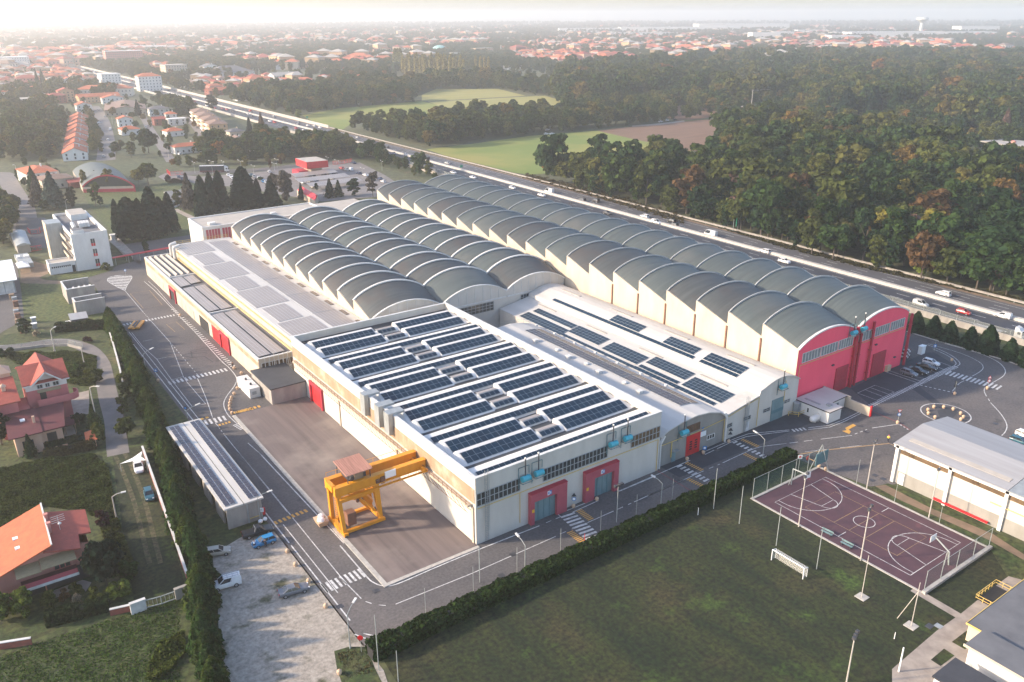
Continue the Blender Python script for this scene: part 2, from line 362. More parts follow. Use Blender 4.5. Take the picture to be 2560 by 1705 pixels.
sheet('hall_shadow_sheet',PP('c6',[(810,400),(1110,245),(1190,210),(1480,75),(1560,80),(1740,190),(980,545)]),.065,'dark_asphalt')  # dark sheet paints the pink hall's cast shadow up to the dashed walkway
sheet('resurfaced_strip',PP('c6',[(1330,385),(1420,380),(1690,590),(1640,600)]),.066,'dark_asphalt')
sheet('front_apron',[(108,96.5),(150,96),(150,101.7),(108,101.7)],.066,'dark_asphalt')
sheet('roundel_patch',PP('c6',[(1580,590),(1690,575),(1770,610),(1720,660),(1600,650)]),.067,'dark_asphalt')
mb=MB();K=smooth_line(PP('hw',[(520,900),(960,1035),(1620,1225),(1980,1330),(2292,1440)]));
for i in range(len(K)-1):mb.bar((K[i].x,K[i].y,.1),(K[i+1].x,K[i+1].y,.1),.3,.25)
mb.bar((218.6,118,.1),(218.6,350,.1),.3,.25)
struct(mb.build('service_road_kerb','kerb'))
LZ=.085
mw=MB();my=MB();mr=MB();mp=MB()
def line(crop,pts,w=.16,dash=None,m=mw,sm=False):
 q=PP(crop,pts);ribbon(m,smooth_line(q)if sm else q,w,LZ,0,dash)
def zebra(crop,a,b,n,length,m=mw,fill=.5):
 A,B=Vector(P(crop,*a)),Vector(P(crop,*b));d=(B-A);L=d.length;d.normalize();q=Vector((-d.y,d.x));s=L/n
 for i in range(n):
  c0,c1=A+d*(i*s),A+d*((i+fill)*s)
  m.face([(v.x,v.y,LZ)for v in(c0-q*length/2,c1-q*length/2,c1+q*length/2,c0+q*length/2)])
ribbon(mw,[(38.2,96),(38.2,250)],.22,LZ);ribbon(mw,[(39.4,103),(39.4,126)],.16,LZ);ribbon(mw,[(39.4,170),(39.4,245)],.16,LZ)
line('zD',[(975,390),(1055,460),(1190,600),(1330,745),(1490,920),(1550,975),(1598,1040),(1588,1090),(1530,1170),(1513,1225),(1540,1290),(1600,1350)],.2,sm=True)
line('zD',[(1003,388),(1060,440),(1205,605)],.16)
for k in range(34):
 t=k/33;a=P('zD',1160+t*400,580+t*385);mw.box(a[0]-.1,a[1]-.2,LZ-.005,a[0]+1.1,a[1]+.3,LZ)
I=smooth_line(PP('zD',[(845,452),(790,425),(730,388),(740,362),(800,348),(870,348),(892,360),(875,395),(858,420),(845,452)]))
ribbon(mw,I,.22,LZ);Ip=[(p.x,p.y)for p in I]
xs=[p[0]for p in Ip];yv=[p[1]for p in Ip]
for k in range(12):
 c=min(yv)+min(xs)+k*2.3;seg=[(x,c-x)for x in np.linspace(min(xs),max(xs),60)if inside(x,c-x,Ip)]
 if len(seg)>3:ribbon(mw,[seg[0],seg[-1]],.8,LZ+.004)
line('zD',[(845,452),(970,600)]);line('zD',[(975,605),(1015,650)],dash=(.8,.8));line('zD',[(1015,650),(1150,800)]);line('zD',[(1150,800),(1335,1020)],dash=(1,1.2))
line('zD',[(1335,1045),(1385,1160),(1412,1235),(1437,1310)],sm=True)
line('zD',[(890,735),(965,830),(1060,915),(1160,1055),(1300,1237)],.14);line('zD',[(1150,800),(1240,1035),(1262,1068),(1390,1217)],.14)
for a,b in(((965,795),(1030,782)),((1060,915),(1125,902)),((1160,1055),(1240,1033)),((1300,1237),(1390,1217))):line('zD',[a,b],.14)
zebra('zD',(835,683),(1190,615),17,1.6);zebra('zD',(1140,1078),(1545,982),15,2.2);zebra('sh',(490,165),(738,105),5,2.6)
zebra('sh',(825,180),(915,235),5,1.5)
line('zD',[(880,472),(1010,450),(1097,548),(970,572),(880,472)],.14,m=mp);line('zD',[(1125,680),(1190,662),(1250,715),(1185,732),(1125,680)],.14,m=mp)
zebra('sh',(440,125),(550,95),2,.9,my,.6);zebra('sh',(640,190),(780,152),4,.9,my,.6);zebra('sh',(830,50),(1030,5),5,1.2,my,.55);zebra('zD',(1575,1280),(1770,1230),7,1.2,my,.55)
line('sh',[(605,170),(640,205)]);line('sh',[(640,215),(700,290)],dash=(.8,.9));line('sh',[(705,300),(1390,1140)])
line('zG',[(1625,0),(1980,430)]);line('zG',[(1995,450),(2320,850)])
line('zG',[(1760,0),(1960,215),(2345,625)],.2);line('zG',[(1690,-60),(1780,20)],.14)
line('zH',[(0,640),(170,838),(225,890),(300,915),(400,898),(640,795),(940,670),(1360,505)],.22,sm=True)
line('zH',[(0,862),(50,905),(145,1002)],.16);line('zH',[(175,1022),(238,1043),(305,1049),(360,1046)],dash=(1.1,1.2));line('zH',[(380,1040),(900,830),(1470,578)],.16)
line('zH',[(1500,562),(1600,520)],dash=(1.3,1.3));line('zH',[(1685,485),(1865,405)]);line('zH',[(1893,393),(1985,352)],dash=(1.3,1.3));line('zH',[(2005,343),(2345,190)])
line('zH',[(1405,485),(1440,470)]);line('zH',[(1470,458),(1505,443)])
line('zH',[(100,1245),(160,1270),(240,1285)],.2);line('zH',[(160,1240),(260,1262)],.2)
A,B=Vector(P('zG',2205,935)),Vector(P('zH',170,818));d=(B-A)/9;q=Vector((-d.y,d.x)).normalized()*1.3
for i in range(9):a,b=A+d*i,A+d*(i+.5);mw.face([(v.x,v.y,LZ)for v in(a-q,b-q,b+q,a+q)])
zebra('zG',(1872,488),(2105,395),8,1.1,my,.55)
zebra('ff',(1120,1070),(1450,1360),9,3.0);zebra('ff',(1260,1020),(1410,1135),8,1.3,my,.5);zebra('ff',(1150,1272),(1305,1395),8,1.3,my,.5)
line('ff',[(1115,1025),(1470,880)],.18);line('ff',[(1180,1045),(1490,905)],.18);line('ff',[(1695,770),(1735,797),(2130,630)],.2);line('ff',[(1010,1065),(1055,1105)],.18)
line('fr',[(220,1172),(1060,808)],.2);line('fr',[(1235,740),(1570,582),(1720,530),(1850,510),(2230,463)],.18);line('fr',[(1235,703),(1600,548),(1750,495),(2230,450)],.18)
zebra('fr',(925,870),(1330,1085),9,1.5);zebra('fr',(1018,838),(1215,930),8,1.1,my,.5);zebra('fr',(1037,1028),(1235,1125),8,1.1,my,.5)
zebra('fr',(1580,590),(1985,790),9,1.3);zebra('fr',(1675,562),(1870,652),8,1.1,my,.5);zebra('fr',(1700,733),(1895,822),8,1.1,my,.5)
line('fr',[(565,1225),(1220,933)]);line('fr',[(1285,905),(1410,853)],dash=(1.2,1.2));line('fr',[(1445,838),(1700,720),(1850,660),(2000,632),(2190,610)],sm=True)
line('fr',[(675,930),(1100,1185)],.2,m=mr);line('c6',[(945,580),(1240,705),(1340,770)],.25,m=mr)
line('c6',[(430,750),(610,730),(740,680),(985,558)],.18);line('c6',[(430,766),(620,745),(760,690),(990,575)],.18);zebra('c6',(290,775),(420,757),4,1.2)
zebra('c6',(985,555),(1755,200),46,1.3)
line('c6',[(1750,205),(1782,170),(1700,100),(1560,35),(1480,5)],.18,sm=True);line('c6',[(1715,205),(1748,172),(1680,110),(1540,45)],.18,sm=True)
line('c6',[(1500,0),(1790,85),(1950,160),(1990,210),(1960,250),(1890,290)],.15,sm=True);line('c6',[(1820,330),(1770,360),(1715,425)],.16,sm=True)
line('c6',[(1650,0),(1950,85),(2110,155),(2182,225),(2172,285),(2070,350)],.2,sm=True);line('c6',[(2005,392),(2000,425),(2020,470)],.2,sm=True);line('c6',[(2035,490),(2048,512)],.2)
line('c6',[(2055,525),(2150,630),(2200,720),(2190,780),(2155,820)],.2,sm=True)
zebra('c6',(1670,258),(2160,400),13,3.2);line('c6',[(1430,370),(1720,435)],.35,dash=(.5,.5));line('c6',[(1250,722),(1335,775)],.35,dash=(.5,.5))
cc=P('c6',1655,622);RR=[(cc[0]+5.1*math.cos(i*PI/18),cc[1]+5.1*math.sin(i*PI/18))for i in range(37)];ribbon(mw,RR,.25,LZ)
line('c6',[(0,920),(235,890)]);line('c6',[(262,887),(505,856)],dash=(2,1.4));line('c6',[(540,852),(820,818)]);line('c6',[(845,806),(955,765)],dash=(.9,.8));line('c6',[(1000,752),(1245,716)],.2)
line('c6',[(870,440),(1025,370),(1195,430),(1045,505),(870,440)],.13);line('c6',[(935,410),(1105,475)],.13);line('c6',[(985,392),(1150,452)],.13)
line('c6',[(1110,247),(1400,347)],.15);line('c6',[(1150,240),(1425,332)],.15);line('c6',[(1425,332),(1705,200)],.15)
for a,b in(((1250,262),(1470,312)),((1300,232),(1530,285)),((1400,195),(1580,262)),((1500,165),(1640,232)),((1590,160),(1705,200))):line('c6',[a,b],.13)
line('c6',[(310,992),(620,945),(1150,890),(1212,915)],.3,m=mp);line('c6',[(400,965),(1050,890)],.12,dash=(5,3))
a=PP('c6',[(830,715),(858,730),(790,765),(812,783),(795,805),(730,778),(772,772),(760,752)]);my.face([(x,y,LZ)for x,y in a])
struct(mw.build('white_road_marking','white_line'));struct(my.build('yellow_road_marking','yellow_line'));struct(mr.build('red_road_marking','red_line'));struct(mp.build('faded_road_marking','pale_yellow_line'))
mb=MB()
for c,x,y in(('zH',245,950),('zH',1178,700),('zH',1100,843),('c6',895,735),('c6',945,786),('c6',1905,262),('c6',2100,713),('fr',1375,688),('fr',990,1205),('zI',1330,160),('zI',1385,185),('zI',1310,195),('zG',1985,628),('zG',2315,1055)):
 a=P(c,x,y);mb.box(a[0]-.5,a[1]-.45,.05,a[0]+.5,a[1]+.45,.09)
struct(mb.build('manhole_cover','dark_metal'))
mb=MB()
for pts in([(1110,930),(1230,890),(1330,860),(1420,855)],[(1230,890),(1300,905),(1380,895),(1440,935)],[(1300,905),(1290,860),(1420,830)],[(1270,880),(1400,870)]):line('zD',pts,.3,m=mb)
for f in range(len(mb.v)):mb.v[f]=(mb.v[f][0],mb.v[f][1],.07)
struct(mb.build('tar_patch','dark_asphalt'))
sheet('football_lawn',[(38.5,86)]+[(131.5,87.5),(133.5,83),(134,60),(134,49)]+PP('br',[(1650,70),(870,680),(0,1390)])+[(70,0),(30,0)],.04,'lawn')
sheet('court_surface',[(113.5,50.2),(133.4,50.4),(133,83),(113.6,82.8)],.1,'court')
mb=MB();mb.box(113.1,49.8,0,113.5,83.2,.14);mb.box(113.1,83,0,133.6,83.5,.16);mb.box(133.2,50,0,133.7,83.5,.14);mb.box(113.1,49.5,0,133.7,50.1,.55)
struct(mb.build('court_kerb','kerb'))
mw=MB();mo=MB();z=.115
def cl(m,pts,w=.12):ribbon(m,pts,w,z)
cl(mw,[(115.8,53.5),(131,53.5),(131,80),(115.8,80),(115.8,53.5)]);cl(mw,[(115.8,66.7),(118,66.7)]);cl(mw,[(128.8,66.7),(131,66.7)])
cl(mw,[(123.4+1.8*math.cos(t*PI/20),66.7+1.8*math.sin(t*PI/20))for t in range(41)])
for s,y0 in((1,53.5),(-1,80)):
 cl(mw,[(123.4-6.6*math.cos(t*PI/24),y0+s*(1.1+6.3*math.sin(t*PI/24)))for t in range(25)]);cl(mw,[(116.8,y0),(116.8,y0+s*1.1)]);cl(mw,[(130,y0),(130,y0+s*1.1)])
 cl(mw,[(120.4,y0),(121.6,y0+s*5.8),(125.2,y0+s*5.8),(126.4,y0)]);cl(mw,[(123.4-1.8*math.cos(t*PI/14),y0+s*(5.8+1.8*math.sin(t*PI/14)))for t in range(15)])
cl(mo,[(118.9,57.7),(127.9,57.7),(127.9,75.7),(118.9,75.7),(118.9,57.7)],.08);
for y in(63.7,66.7,69.7):cl(mo,[(118.9,y),(127.9,y)],.08)
struct(mw.build('court_white_marking','white_line'));struct(mo.build('court_orange_marking','pale_yellow_line'))
sheet('path',PP('br',[(260,275),(330,222),(980,600),(905,655)]),.09,'paving')
sheet('paved_terrace',PP('br',[(0,1390),(0,1600),(700,1600),(2300,1300),(2300,180),(1880,125),(1660,65),(1380,275),(980,600),(640,840)]),.085,'paving')
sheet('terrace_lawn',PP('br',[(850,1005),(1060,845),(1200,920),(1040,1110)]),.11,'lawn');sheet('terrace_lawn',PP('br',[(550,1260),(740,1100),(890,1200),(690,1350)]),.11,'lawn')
sheet('warehouse_verge',PP('zI',[(1270,250),(1420,215),(1700,330),(2345,640),(2345,880),(2230,850),(2100,640),(1480,340)]),.06,'grass');sheet('dirt_path',PP('zI',[(1330,235),(1400,225),(1700,380),(2130,560),(2345,700),(2345,740),(2100,600),(1500,330)]),.075,'earth')
sheet('gravel_lot',[(17.5,80),(19,96),(23.5,112),(26.5,124.5),(33,127),(37.6,126),(37.6,84),(34,70),(20,66)],.05,'gravel')
sheet('rough_grass',[(37,128),(26.8,126),(24,112),(19,92),(14,60),(-60,60),(-70,250),(40,268),(37.4,240)],.02,'grass')
sheet('office_lawn',PP('c5',[(250,1120),(740,1130),(900,1480),(1270,1440),(1290,1560),(300,1600)]),.045,'park_grass')
sheet('office_verge',PP('c5',[(480,1055),(630,1035),(1390,935),(1390,955),(1080,1050),(720,1078),(560,1075)]),.12,'park_grass')
sheet('dirt_turnaround',PP('c5',[(250,900),(420,850),(600,900),(590,1000),(480,1050),(560,1080),(740,1090),(735,1135),(400,1135),(250,1110)]),.04,'earth')
sheet('factory_park',PP('of',[(1040,380),(2355,330),(2620,560),(2620,1126),(1620,1160),(1180,640),(1060,430)]),.04,'park_grass')
sheet('park_path',PP('of',[(2210,640),(2270,625),(2640,800),(2640,860)]),.06,'paving');sheet('park_path',PP('of',[(1390,1020),(1500,980),(1720,1200),(1600,1240)]),.06,'paving')
sheet('park_lawn',PP('of',[(1950,330),(2230,230),(2500,300),(2500,400),(2000,380)]),.05,'park_grass')
def road(name,crop,pts,w,m,z=.05):
 mb=MB();ribbon(mb,smooth_line(PP(crop,pts)),w,z);return struct(mb.build(name,m))
road('lane','zD',[(-150,840),(0,838),(150,828),(300,800),(420,795),(520,815),(610,855),(680,940),(710,1060),(735,1180),(775,1330),(790,1480),(800,1560)],4.2,'town_road')
for dx in(-40,35):road('wheel_track','zG',[(800+dx,-20),(870+dx,120),(950+dx,330),(1010+dx,560),(1060+dx,760)],.8,'worn_grass',.035)
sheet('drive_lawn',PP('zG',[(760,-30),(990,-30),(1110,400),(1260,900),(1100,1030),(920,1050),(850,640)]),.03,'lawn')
road('street','of',[(320,900),(330,760),(300,600),(210,450),(110,280),(60,190),(0,175),(-200,170)],9,'town_road')
road('street','t1',[(1450,1540),(1460,1300),(1440,1150),(1400,1000),(1330,870),(1270,800)],11,'town_road',.06)
road('street','t1',[(2350,1560),(2200,1330),(2080,1150),(2000,1010),(1950,930)],6,'town_road',.055)
road('street','t2',[(700,1400),(620,1260),(520,1110),(420,1000),(360,940)],7,'town_road',.056)
sheet('factory_forecourt',PP('of',[(205,740),(580,740),(600,930),(640,1126),(200,1126),(200,900)]),.055,'asphalt')
sheet('side_yard',PP('yd',[(-200,100),(250,100),(330,600),(370,960),(60,1130),(-200,1300)]),.03,'asphalt')
sheet('town_road',PP('t1',[(-40,1000),(60,940),(60,1100),(-40,1150)]),.05,'town_road')
sheet('car_park',PP('pk',[(-20,260),(60,220),(430,260),(1050,210),(1400,160),(2100,110),(2360,240),(2500,330),(2300,470),(1700,520),(1100,420),(500,330),(100,330)]),.05,'town_road')
sheet('access_road',PP('pk',[(60,215),(1050,170),(1450,125),(2050,85),(2050,110),(1450,160),(1050,205),(250,245)]),.06,'asphalt')
sheet('hay_field',PP('zB',[(590,1022),(900,985),(1300,930),(1760,895),(2000,950),(2400,1030),(2420,1140),(1900,1150),(1300,1195),(1000,1160)]),.03,'field')
sheet('ploughed_field',PP('zB',[(1760,895),(2060,858),(2360,832),(2700,800),(2560,1040),(2380,1030),(2000,950)]),.035,'soil')
sheet('ploughed_field',PP('zB',[(1940,725),(2130,705),(2500,735),(2640,795),(2300,830),(2150,760)]),.035,'soil')
sheet('hay_field',PP('zB',[(-260,790),(0,740),(300,715),(560,690),(700,730),(880,800),(420,880),(100,830),(0,900),(-150,850)]),.03,'field')
sheet('stubble_field',PP('zB',[(560,690),(560,650),(660,608),(1080,608),(1270,655),(610,693)]),.032,'field_pale')
sheet('stubble_field',PP('zB',[(600,697),(1400,655),(1520,690),(1700,775),(1350,800),(900,800)]),.032,'field_pale')
sheet('field_path',PP('zB',[(2000,860),(2180,845),(2355,825),(2360,832),(2190,855),(2000,868)]),.05,'paving')
sheet('clearing',PP('t6',[(1170,250),(1420,262),(1460,300),(1420,330),(1250,300)]),.03,'field_pale')
sheet('clearing',PP('t6',[(2230,200),(2400,190),(2400,235),(2260,240)]),.03,'field')
sheet('building_plot',PP('t6',[(210,215),(600,150),(830,190),(700,300),(560,290)]),.03,'earth')
sheet('far_field',PP('t3',[(0,500),(420,515),(400,545),(100,560)]),.03,'field');sheet('far_field',PP('t2',[(600,180),(1150,190),(1250,240),(800,240)]),.03,'field')
sheet('far_field',PP('t3',[(250,700),(720,700),(650,745),(300,760)]),.03,'field')
def PY(crop,x,y,Y):
 a,b,k=CROP[crop];d=_f*FPX+_r*(a+x/k-W/2)-_u*(b+y/k-H/2);t=Y/d.y;return d.x*t,CAMZ+d.z*t
def PX(crop,x,y,X):
 a,b,k=CROP[crop];d=_f*FPX+_r*(a+x/k-W/2)-_u*(b+y/k-H/2);t=X/d.x;return d.y*t,CAMZ+d.z*t
def win_y(parent,x0,x1,z0,z1,Y,nc,nr,name='window',gm='glass',fm='mullion',fw=.12):
 """window in a wall that faces -Y"""
 mb=MB();mb.box(x0,Y-.04,z0,x1,Y+.02,z1,0)
 for i in range(nc+1):x=x0+(x1-x0)*i/nc;mb.box(x-fw/2,Y-.12,z0,x+fw/2,Y-.03,z1,1)
 for i in range(nr+1):
  z=z0+(z1-z0)*i/nr;mb.box(x0,Y-.10,z-fw/2,x1,Y-.035,z+fw/2,1)
 return mb.build(name,[gm,fm],parent)
def win_x(parent,y0,y1,z0,z1,X,nc,nr,name='window',gm='glass',fm='mullion',fw=.12,s=-1):
 mb=MB();mb.box(X-.04,y0,z0,X+.04,y1,z1,0)
 a,b=(X-.12,X-.03)if s<0 else(X+.03,X+.12);a2,b2=(X-.10,X-.035)if s<0 else(X+.035,X+.10)
 for i in range(nc+1):y=y0+(y1-y0)*i/nc;mb.box(a,y-fw/2,z0,b,y+fw/2,z1,1)
 for i in range(nr+1):z=z0+(z1-z0)*i/nr;mb.box(a2,y0,z-fw/2,b2,y1,z+fw/2,1)
 return mb.build(name,[gm,fm],parent)
def boxpart(name,parent,m,*a):mb=MB();mb.box(*a);return mb.build(name,m,parent)
def pv(mb,o,u,v,nu,nv,gap=.04,m=1,mf=0,lift=.12):
 """solar array: frame tray (mf) with nu x nv glass panels (m); o corner, u, v full edge vectors"""
 o,u,v=Vector(o),Vector(u),Vector(v);n=u.cross(v).normalized()
 a=o+n*lift*.6;q=[a,a+u,a+u+v,a+v];lo=[p-n*.05 for p in q]
 mb.face(q,mf)
 for i in range(4):mb.face([lo[i],lo[(i+1)%4],q[(i+1)%4],q[i]],mf)
 gu,gv=gap/u.length,gap/v.length
 for i in range(nu):
  for j in range(nv):
   s0,s1,t0,t1=i/nu+gu,(i+1)/nu-gu,j/nv+gv,(j+1)/nv-gv
   b=o+n*lift;mb.face([b+u*s0+v*t0,b+u*s1+v*t0,b+u*s1+v*t1,b+u*s0+v*t1],m)
hall=thing('solar_hall','cream hall with rows of dark solar panels on its roof and two crimson gates','factory hall',(85,141,0))
X0,X1,Y0,Y1=63.9,106.6,101,181.2
mb=MB();mb.box(X0,Y0,0,X1,Y1,11.2,0)
for a in((X0,Y0,X1,Y0+.4),(X0,Y1-.4,X1,Y1),(X0,Y0+.4,X0+.4,Y1-.4),(X1-.4,Y0+.4,X1,Y1-.4)):mb.box(a[0],a[1],11.2,a[2],a[3],12.9,0)
mb.build('wall','white_wall',hall)
mb=MB()
for a in((X0-.1,Y0-.1,X1+.1,Y0+.5),(X0-.1,Y1-.5,X1+.1,Y1+.1),(X0-.1,Y0+.5,X0+.5,Y1-.5),(X1-.5,Y0+.5,X1+.1,Y1-.5)):mb.box(a[0],a[1],12.9,a[2],a[3],13.02)
mb.build('parapet_coping','coping',hall)
boxpart('roof',hall,'roof_deck',X0+.4,Y0+.4,11.2,X1-.4,Y1-.4,11.28)
yb=[PX('cr',2140,800,X0)[1],PX('cr',2145,950,X0)[1]]
boxpart('cladding_band',hall,'rust_band',X0-.12,Y0+.3,8.0,X0-.003,Y1-.3,10.7)
mb=MB();mb.box(X0-1.0,Y0+1,7.25,X0-.003,Y1-2,7.6);mb.build('crane_runway','cream_wall',hall)
mb=MB()
for y in np.arange(Y0+1.5,Y1-2,1.5):mb.bar((X0-1.0,y,7.5),(X0-1.0,y,8.4),.06);mb.bar((X0-1,y,7.3),(X0-.05,y,6.2),.08);mb.bar((X0-1.0,y,6.3),(X0-1.0,y+1.5,7.2),.05)
for z in(8.4,7.95,6.3):mb.bar((X0-1.0,Y0+1,z),(X0-1.0,Y1-2,z),.06)
mb.build('runway_lattice','rust',hall)
for y in(Y0+.5,128.5,155):boxpart('pilaster',hall,'cream_wall',X0-.25,y,0,X0-.004,y+.5,7.25)
d0,zt=PX('g6',300,850,X0);d1,_=PX('g6',420,930,X0);y0,y1=min(d0,d1),max(d0,d1)
g=MB();g.box(X0-.5,y0,0,X0-.004,y0+.7,5.4);g.box(X0-.5,y1-.7,0,X0-.004,y1,5.4);g.box(X0-.5,y0+.7,4.6,X0-.004,y1-.7,5.4);g.build('door_surround','crimson',hall)
boxpart('door',hall,'red',X0-.12,y0+.7,.02,X0-.005,y1-.7,4.6)
for px,py in((850,960),(990,1055),(1085,1120)):
 y,z=PX('g6',px,py,X0);mb=MB();mb.box(X0-1.1,y-1.0,9.0,X0-.13,y+1.0,13.5);mb.box(X0-.13,y-1.0,13.05,X0+2.4,y+1.0,13.5)
 mb.build('air_duct','metal_grey',hall)
for a,b,nc in(((52,0),(562,0),10),((835,0),(1592,0),17),((1870,0),(2208,0),8)):
 xa,_=PY('ff',a[0],900-a[0]*.36,Y0);xb,_=PY('ff',b[0],900-b[0]*.36,Y0)
 win_y(hall,max(xa,X0+.2),min(xb,X1-.15),7.5,9.95,Y0,nc,2,gm='glass_amber' if nc==8 else 'glass')
for k,(l,r,jl,jr,yl,yr)in enumerate(((697,1117,738,1003,1185,1000),(1335,1722,1440,1668,905,740))):
 xa,_=PY('ff',l,yl,Y0-.9);xb,_=PY('ff',r,yr,Y0-.9);ja,_=PY('ff',jl,yl-20,Y0-.9);jb,_=PY('ff',jr,yr+50,Y0-.9)
 g=MB();g.box(xa,Y0-.9,0,ja,Y0-.005,6.2);g.box(jb,Y0-.9,0,xb,Y0-.005,6.2);g.box(ja,Y0-.9,4.6,jb,Y0-.005,6.2);g.box(xa-.05,Y0-.95,6.2,xb+.05,Y0-.005,6.35,1)
 g.build('gate_surround',['gate_pink','crimson'],hall)
 g=MB();n=4
 for i in range(n):g.box(ja+(jb-ja)*i/n+.03,Y0-.16-.04*(i%2),.03,ja+(jb-ja)*(i+1)/n-.03,Y0-.01,4.6)
 for i in range(n+1):x=ja+(jb-ja)*i/n;g.box(x-.05,Y0-.24,.03,x+.05,Y0-.012,4.58,1)
 g.build('gate',['gate_teal','teal_frame'],hall)
 xm=(xa+xb)/2;g=MB();g.box(xm-.45,Y0-.94,5.0,xm,Y0-.9,5.8,0);g.box(xm,Y0-.94,5.0,xm+.45,Y0-.9,5.8,1);g.box(xm-.33,Y0-.955,5.15,xm-.12,Y0-.94,5.65,1);g.box(xm+.14,Y0-.955,5.15,xm+.3,Y0-.94,5.65,0)
 g.build('number_sign',['sign_white','sign_blue'],hall);boxpart('warning_sign',hall,'sign_yellow',xa+.2,Y0-.93,2.6,xa+.7,Y0-.9,3.2)
mb=MB();mb.path([(X0+.3,Y0-.12,7.1),(X1-.6,Y0-.12,7.1),(X1-.6,Y0-.12,.2)],.07);xa=PY('ff',560,1000,Y0)[0];mb.path([(xa,Y0-.12,7.1),(xa,Y0-.12,1)],.06);mb.build('gas_pipe','pipe_yellow',hall)
def shed(x0,x1,yf,rows,ncol,top=12.4,depth=3.0,name='roof_shed',apron=(0,0)):
 z0=11.45;mb=MB();n=6
 prof=[(yf-.15,11.28),(yf,z0),(yf+depth,top),(yf+depth+.7,top+.08),(yf+depth+1.05,top-.2),(yf+depth+1.2,11.28)]
 mb.loft([[(x0,y,z)for y,z in prof],[(x1,y,z)for y,z in prof]],0)
 for s,ln in((-1,apron[0]),(1,apron[1])):
  if ln:
   xe=x0 if s<0 else x1;rg=[]
   for t in range(4):
    q=t/3;rg.append([(xe+s*ln*q,y+.35*q,11.28+(z-11.28)*(1-.75*q)*(.8 if t else .97))for y,z in prof])
   mb.loft(rg if s>0 else rg[::-1],0)
 sh=mb.build(name,'clean_white',hall)
 a=MB();u=(x1-x0-.5,0,0);v=Vector((0,depth,top-z0));v=v*.9 if rows==2 else v*.93
 pv(a,Vector((x0+.25,yf,z0))+Vector((0,depth,top-z0))*.04,u,v,ncol,rows,gap=.035)
 a.build('solar_array',['pv_frame','pv'],sh);return sh
for i in range(15):
 yf=173.2-5.03*i
 if i%3==2:
  mb=MB();n=8
  prof=[(yf-.5+4.5*t/n,11.28+.75*math.sin(PI*t/n)**.8)for t in range(n+1)]
  mb.loft([[(65.0,y,z)for y,z in prof],[(105.9,y,z)for y,z in prof]],0);r_=mb.build('roof_vault','clean_white',hall)
  a=MB();pv(a,(65.8,yf-.3,11.62),(39.5,0,0),(0,1.45,.47),34,1,gap=.035);a.build('solar_array',['pv_frame','pv'],r_)
 else:
  shed(66.6,82.7,yf,2,12,apron=(1.7,0));shed(88.6,104.6,yf,2,12,apron=(0,1.5))
  mb=MB();prof=[(yf+.3+2.9*t/6,11.28+.75*math.sin(PI*t/6)**.8)for t in range(7)]
  mb.loft([[(82.75,y,z)for y,z in prof],[(88.55,y,z)for y,z in prof]],0);r_=mb.build('roof_vault','clean_white',hall)
  a=MB();pv(a,(83.2,yf+.3,11.6),(4.6,0,0),(0,1.1,.45),4,1);pv(a,(83.2,yf+1.55,12.1),(4.6,0,0),(0,1.1,-.05),4,1,m=2);a.build('solar_array',['pv_frame','pv','pv_sky_tint'],r_)
def vault_hall(root,xs,y0,seg,n,zl,zh,rise,wallm,vm,ribw=.35,left=True,right=True,ribm='coping'):
 """rows of tilted barrel vaults: each is low at its near end and high at its far end"""
 NA=20
 def arc(xa,xb,ze,k=NA,ins=0):
  out=[]
  for i in range(k+1):
   t=i/k;out.append((xa+(xb-xa)*t,ze+rise*(1-(2*t-1)**2)**.86))
  return out
 for j in range(n):
  ya,yb=y0+j*seg,y0+(j+1)*seg
  for b in range(len(xs)-1):
   A=arc(xs[b],xs[b+1],zl);B=arc(xs[b],xs[b+1],zh);mb=MB();i0=len(mb.v)
   K=4
   for k in range(K+1):
    t=k/K;mb.v+=[(p[0],ya+(yb-ya)*t,p[1]+(q[1]-p[1])*t)for p,q in zip(A,B)]
   for k in range(K):
    for i in range(NA):c=i0+k*(NA+1)+i;mb.f.append((c,c+1,c+NA+2,c+NA+1));mb.m.append(0)
   o=mb.build('vault_roof',vm[(j*3+b*5+j*j)%len(vm)],root,smooth=True)
   rb=MB()
   for i in range(NA):
    p,q=B[i],B[i+1];rb.bar((p[0],yb-.12,p[1]+.1),(q[0],yb-.12,q[1]+.1),ribw,.34)
   rb.build('coping',ribm,o)
   lm=MB();lo_next=arc(xs[b],xs[b+1],zl)
   for i in range(NA):lm.face([(lo_next[i][0],yb-.01,lo_next[i][1]),(B[i][0],yb-.01,B[i][1]),(B[i+1][0],yb-.01,B[i+1][1]),(lo_next[i+1][0],yb-.01,lo_next[i+1][1])])
   lm.build('north_light','glass_pale',o)
 ye=y0+n*seg
 for X,on,s in((xs[0],left,-1),(xs[-1],right,1)):
  if not on:continue
  w=MB()
  for j in range(n):
   ya,yb=y0+j*seg,y0+(j+1)*seg;q=[(X,ya,0),(X,yb,0),(X,yb,zh+.35),(X,yb-.5,zh+.2),(X,ya,zl+.1)]
   w.face(q if s<0 else q[::-1])
   q2=[(X-s*.4,y,z)for _,y,z in q];w.face(q2[::-1]if s<0 else q2)
   for i in range(2,4):a,b=q[i],q[i+1];a2,b2=q2[i],q2[i+1];w.face([a,a2,b2,b]if s<0 else[b,b2,a2,a])
   w.face([(X,yb,zl),(X,yb,zh+.35),(X-s*.4,yb,zh+.35),(X-s*.4,yb,zl)])
  w.build('side_wall',wallm,root)
 w=MB()
 for b in range(len(xs)-1):
  B=arc(xs[b],xs[b+1],zh);w.face([(xs[b+1],ye,0),(xs[b],ye,0)]+[(p[0],ye,p[1])for p in B])
 w.build('back_wall',wallm,root)
 return arc
pinkh=thing('twin_vault_hall','long hall of two rows of grey vaults ending in a bright pink gable','factory hall',(172.4,205,0))
PXS=[150.6,172.4,194.2]
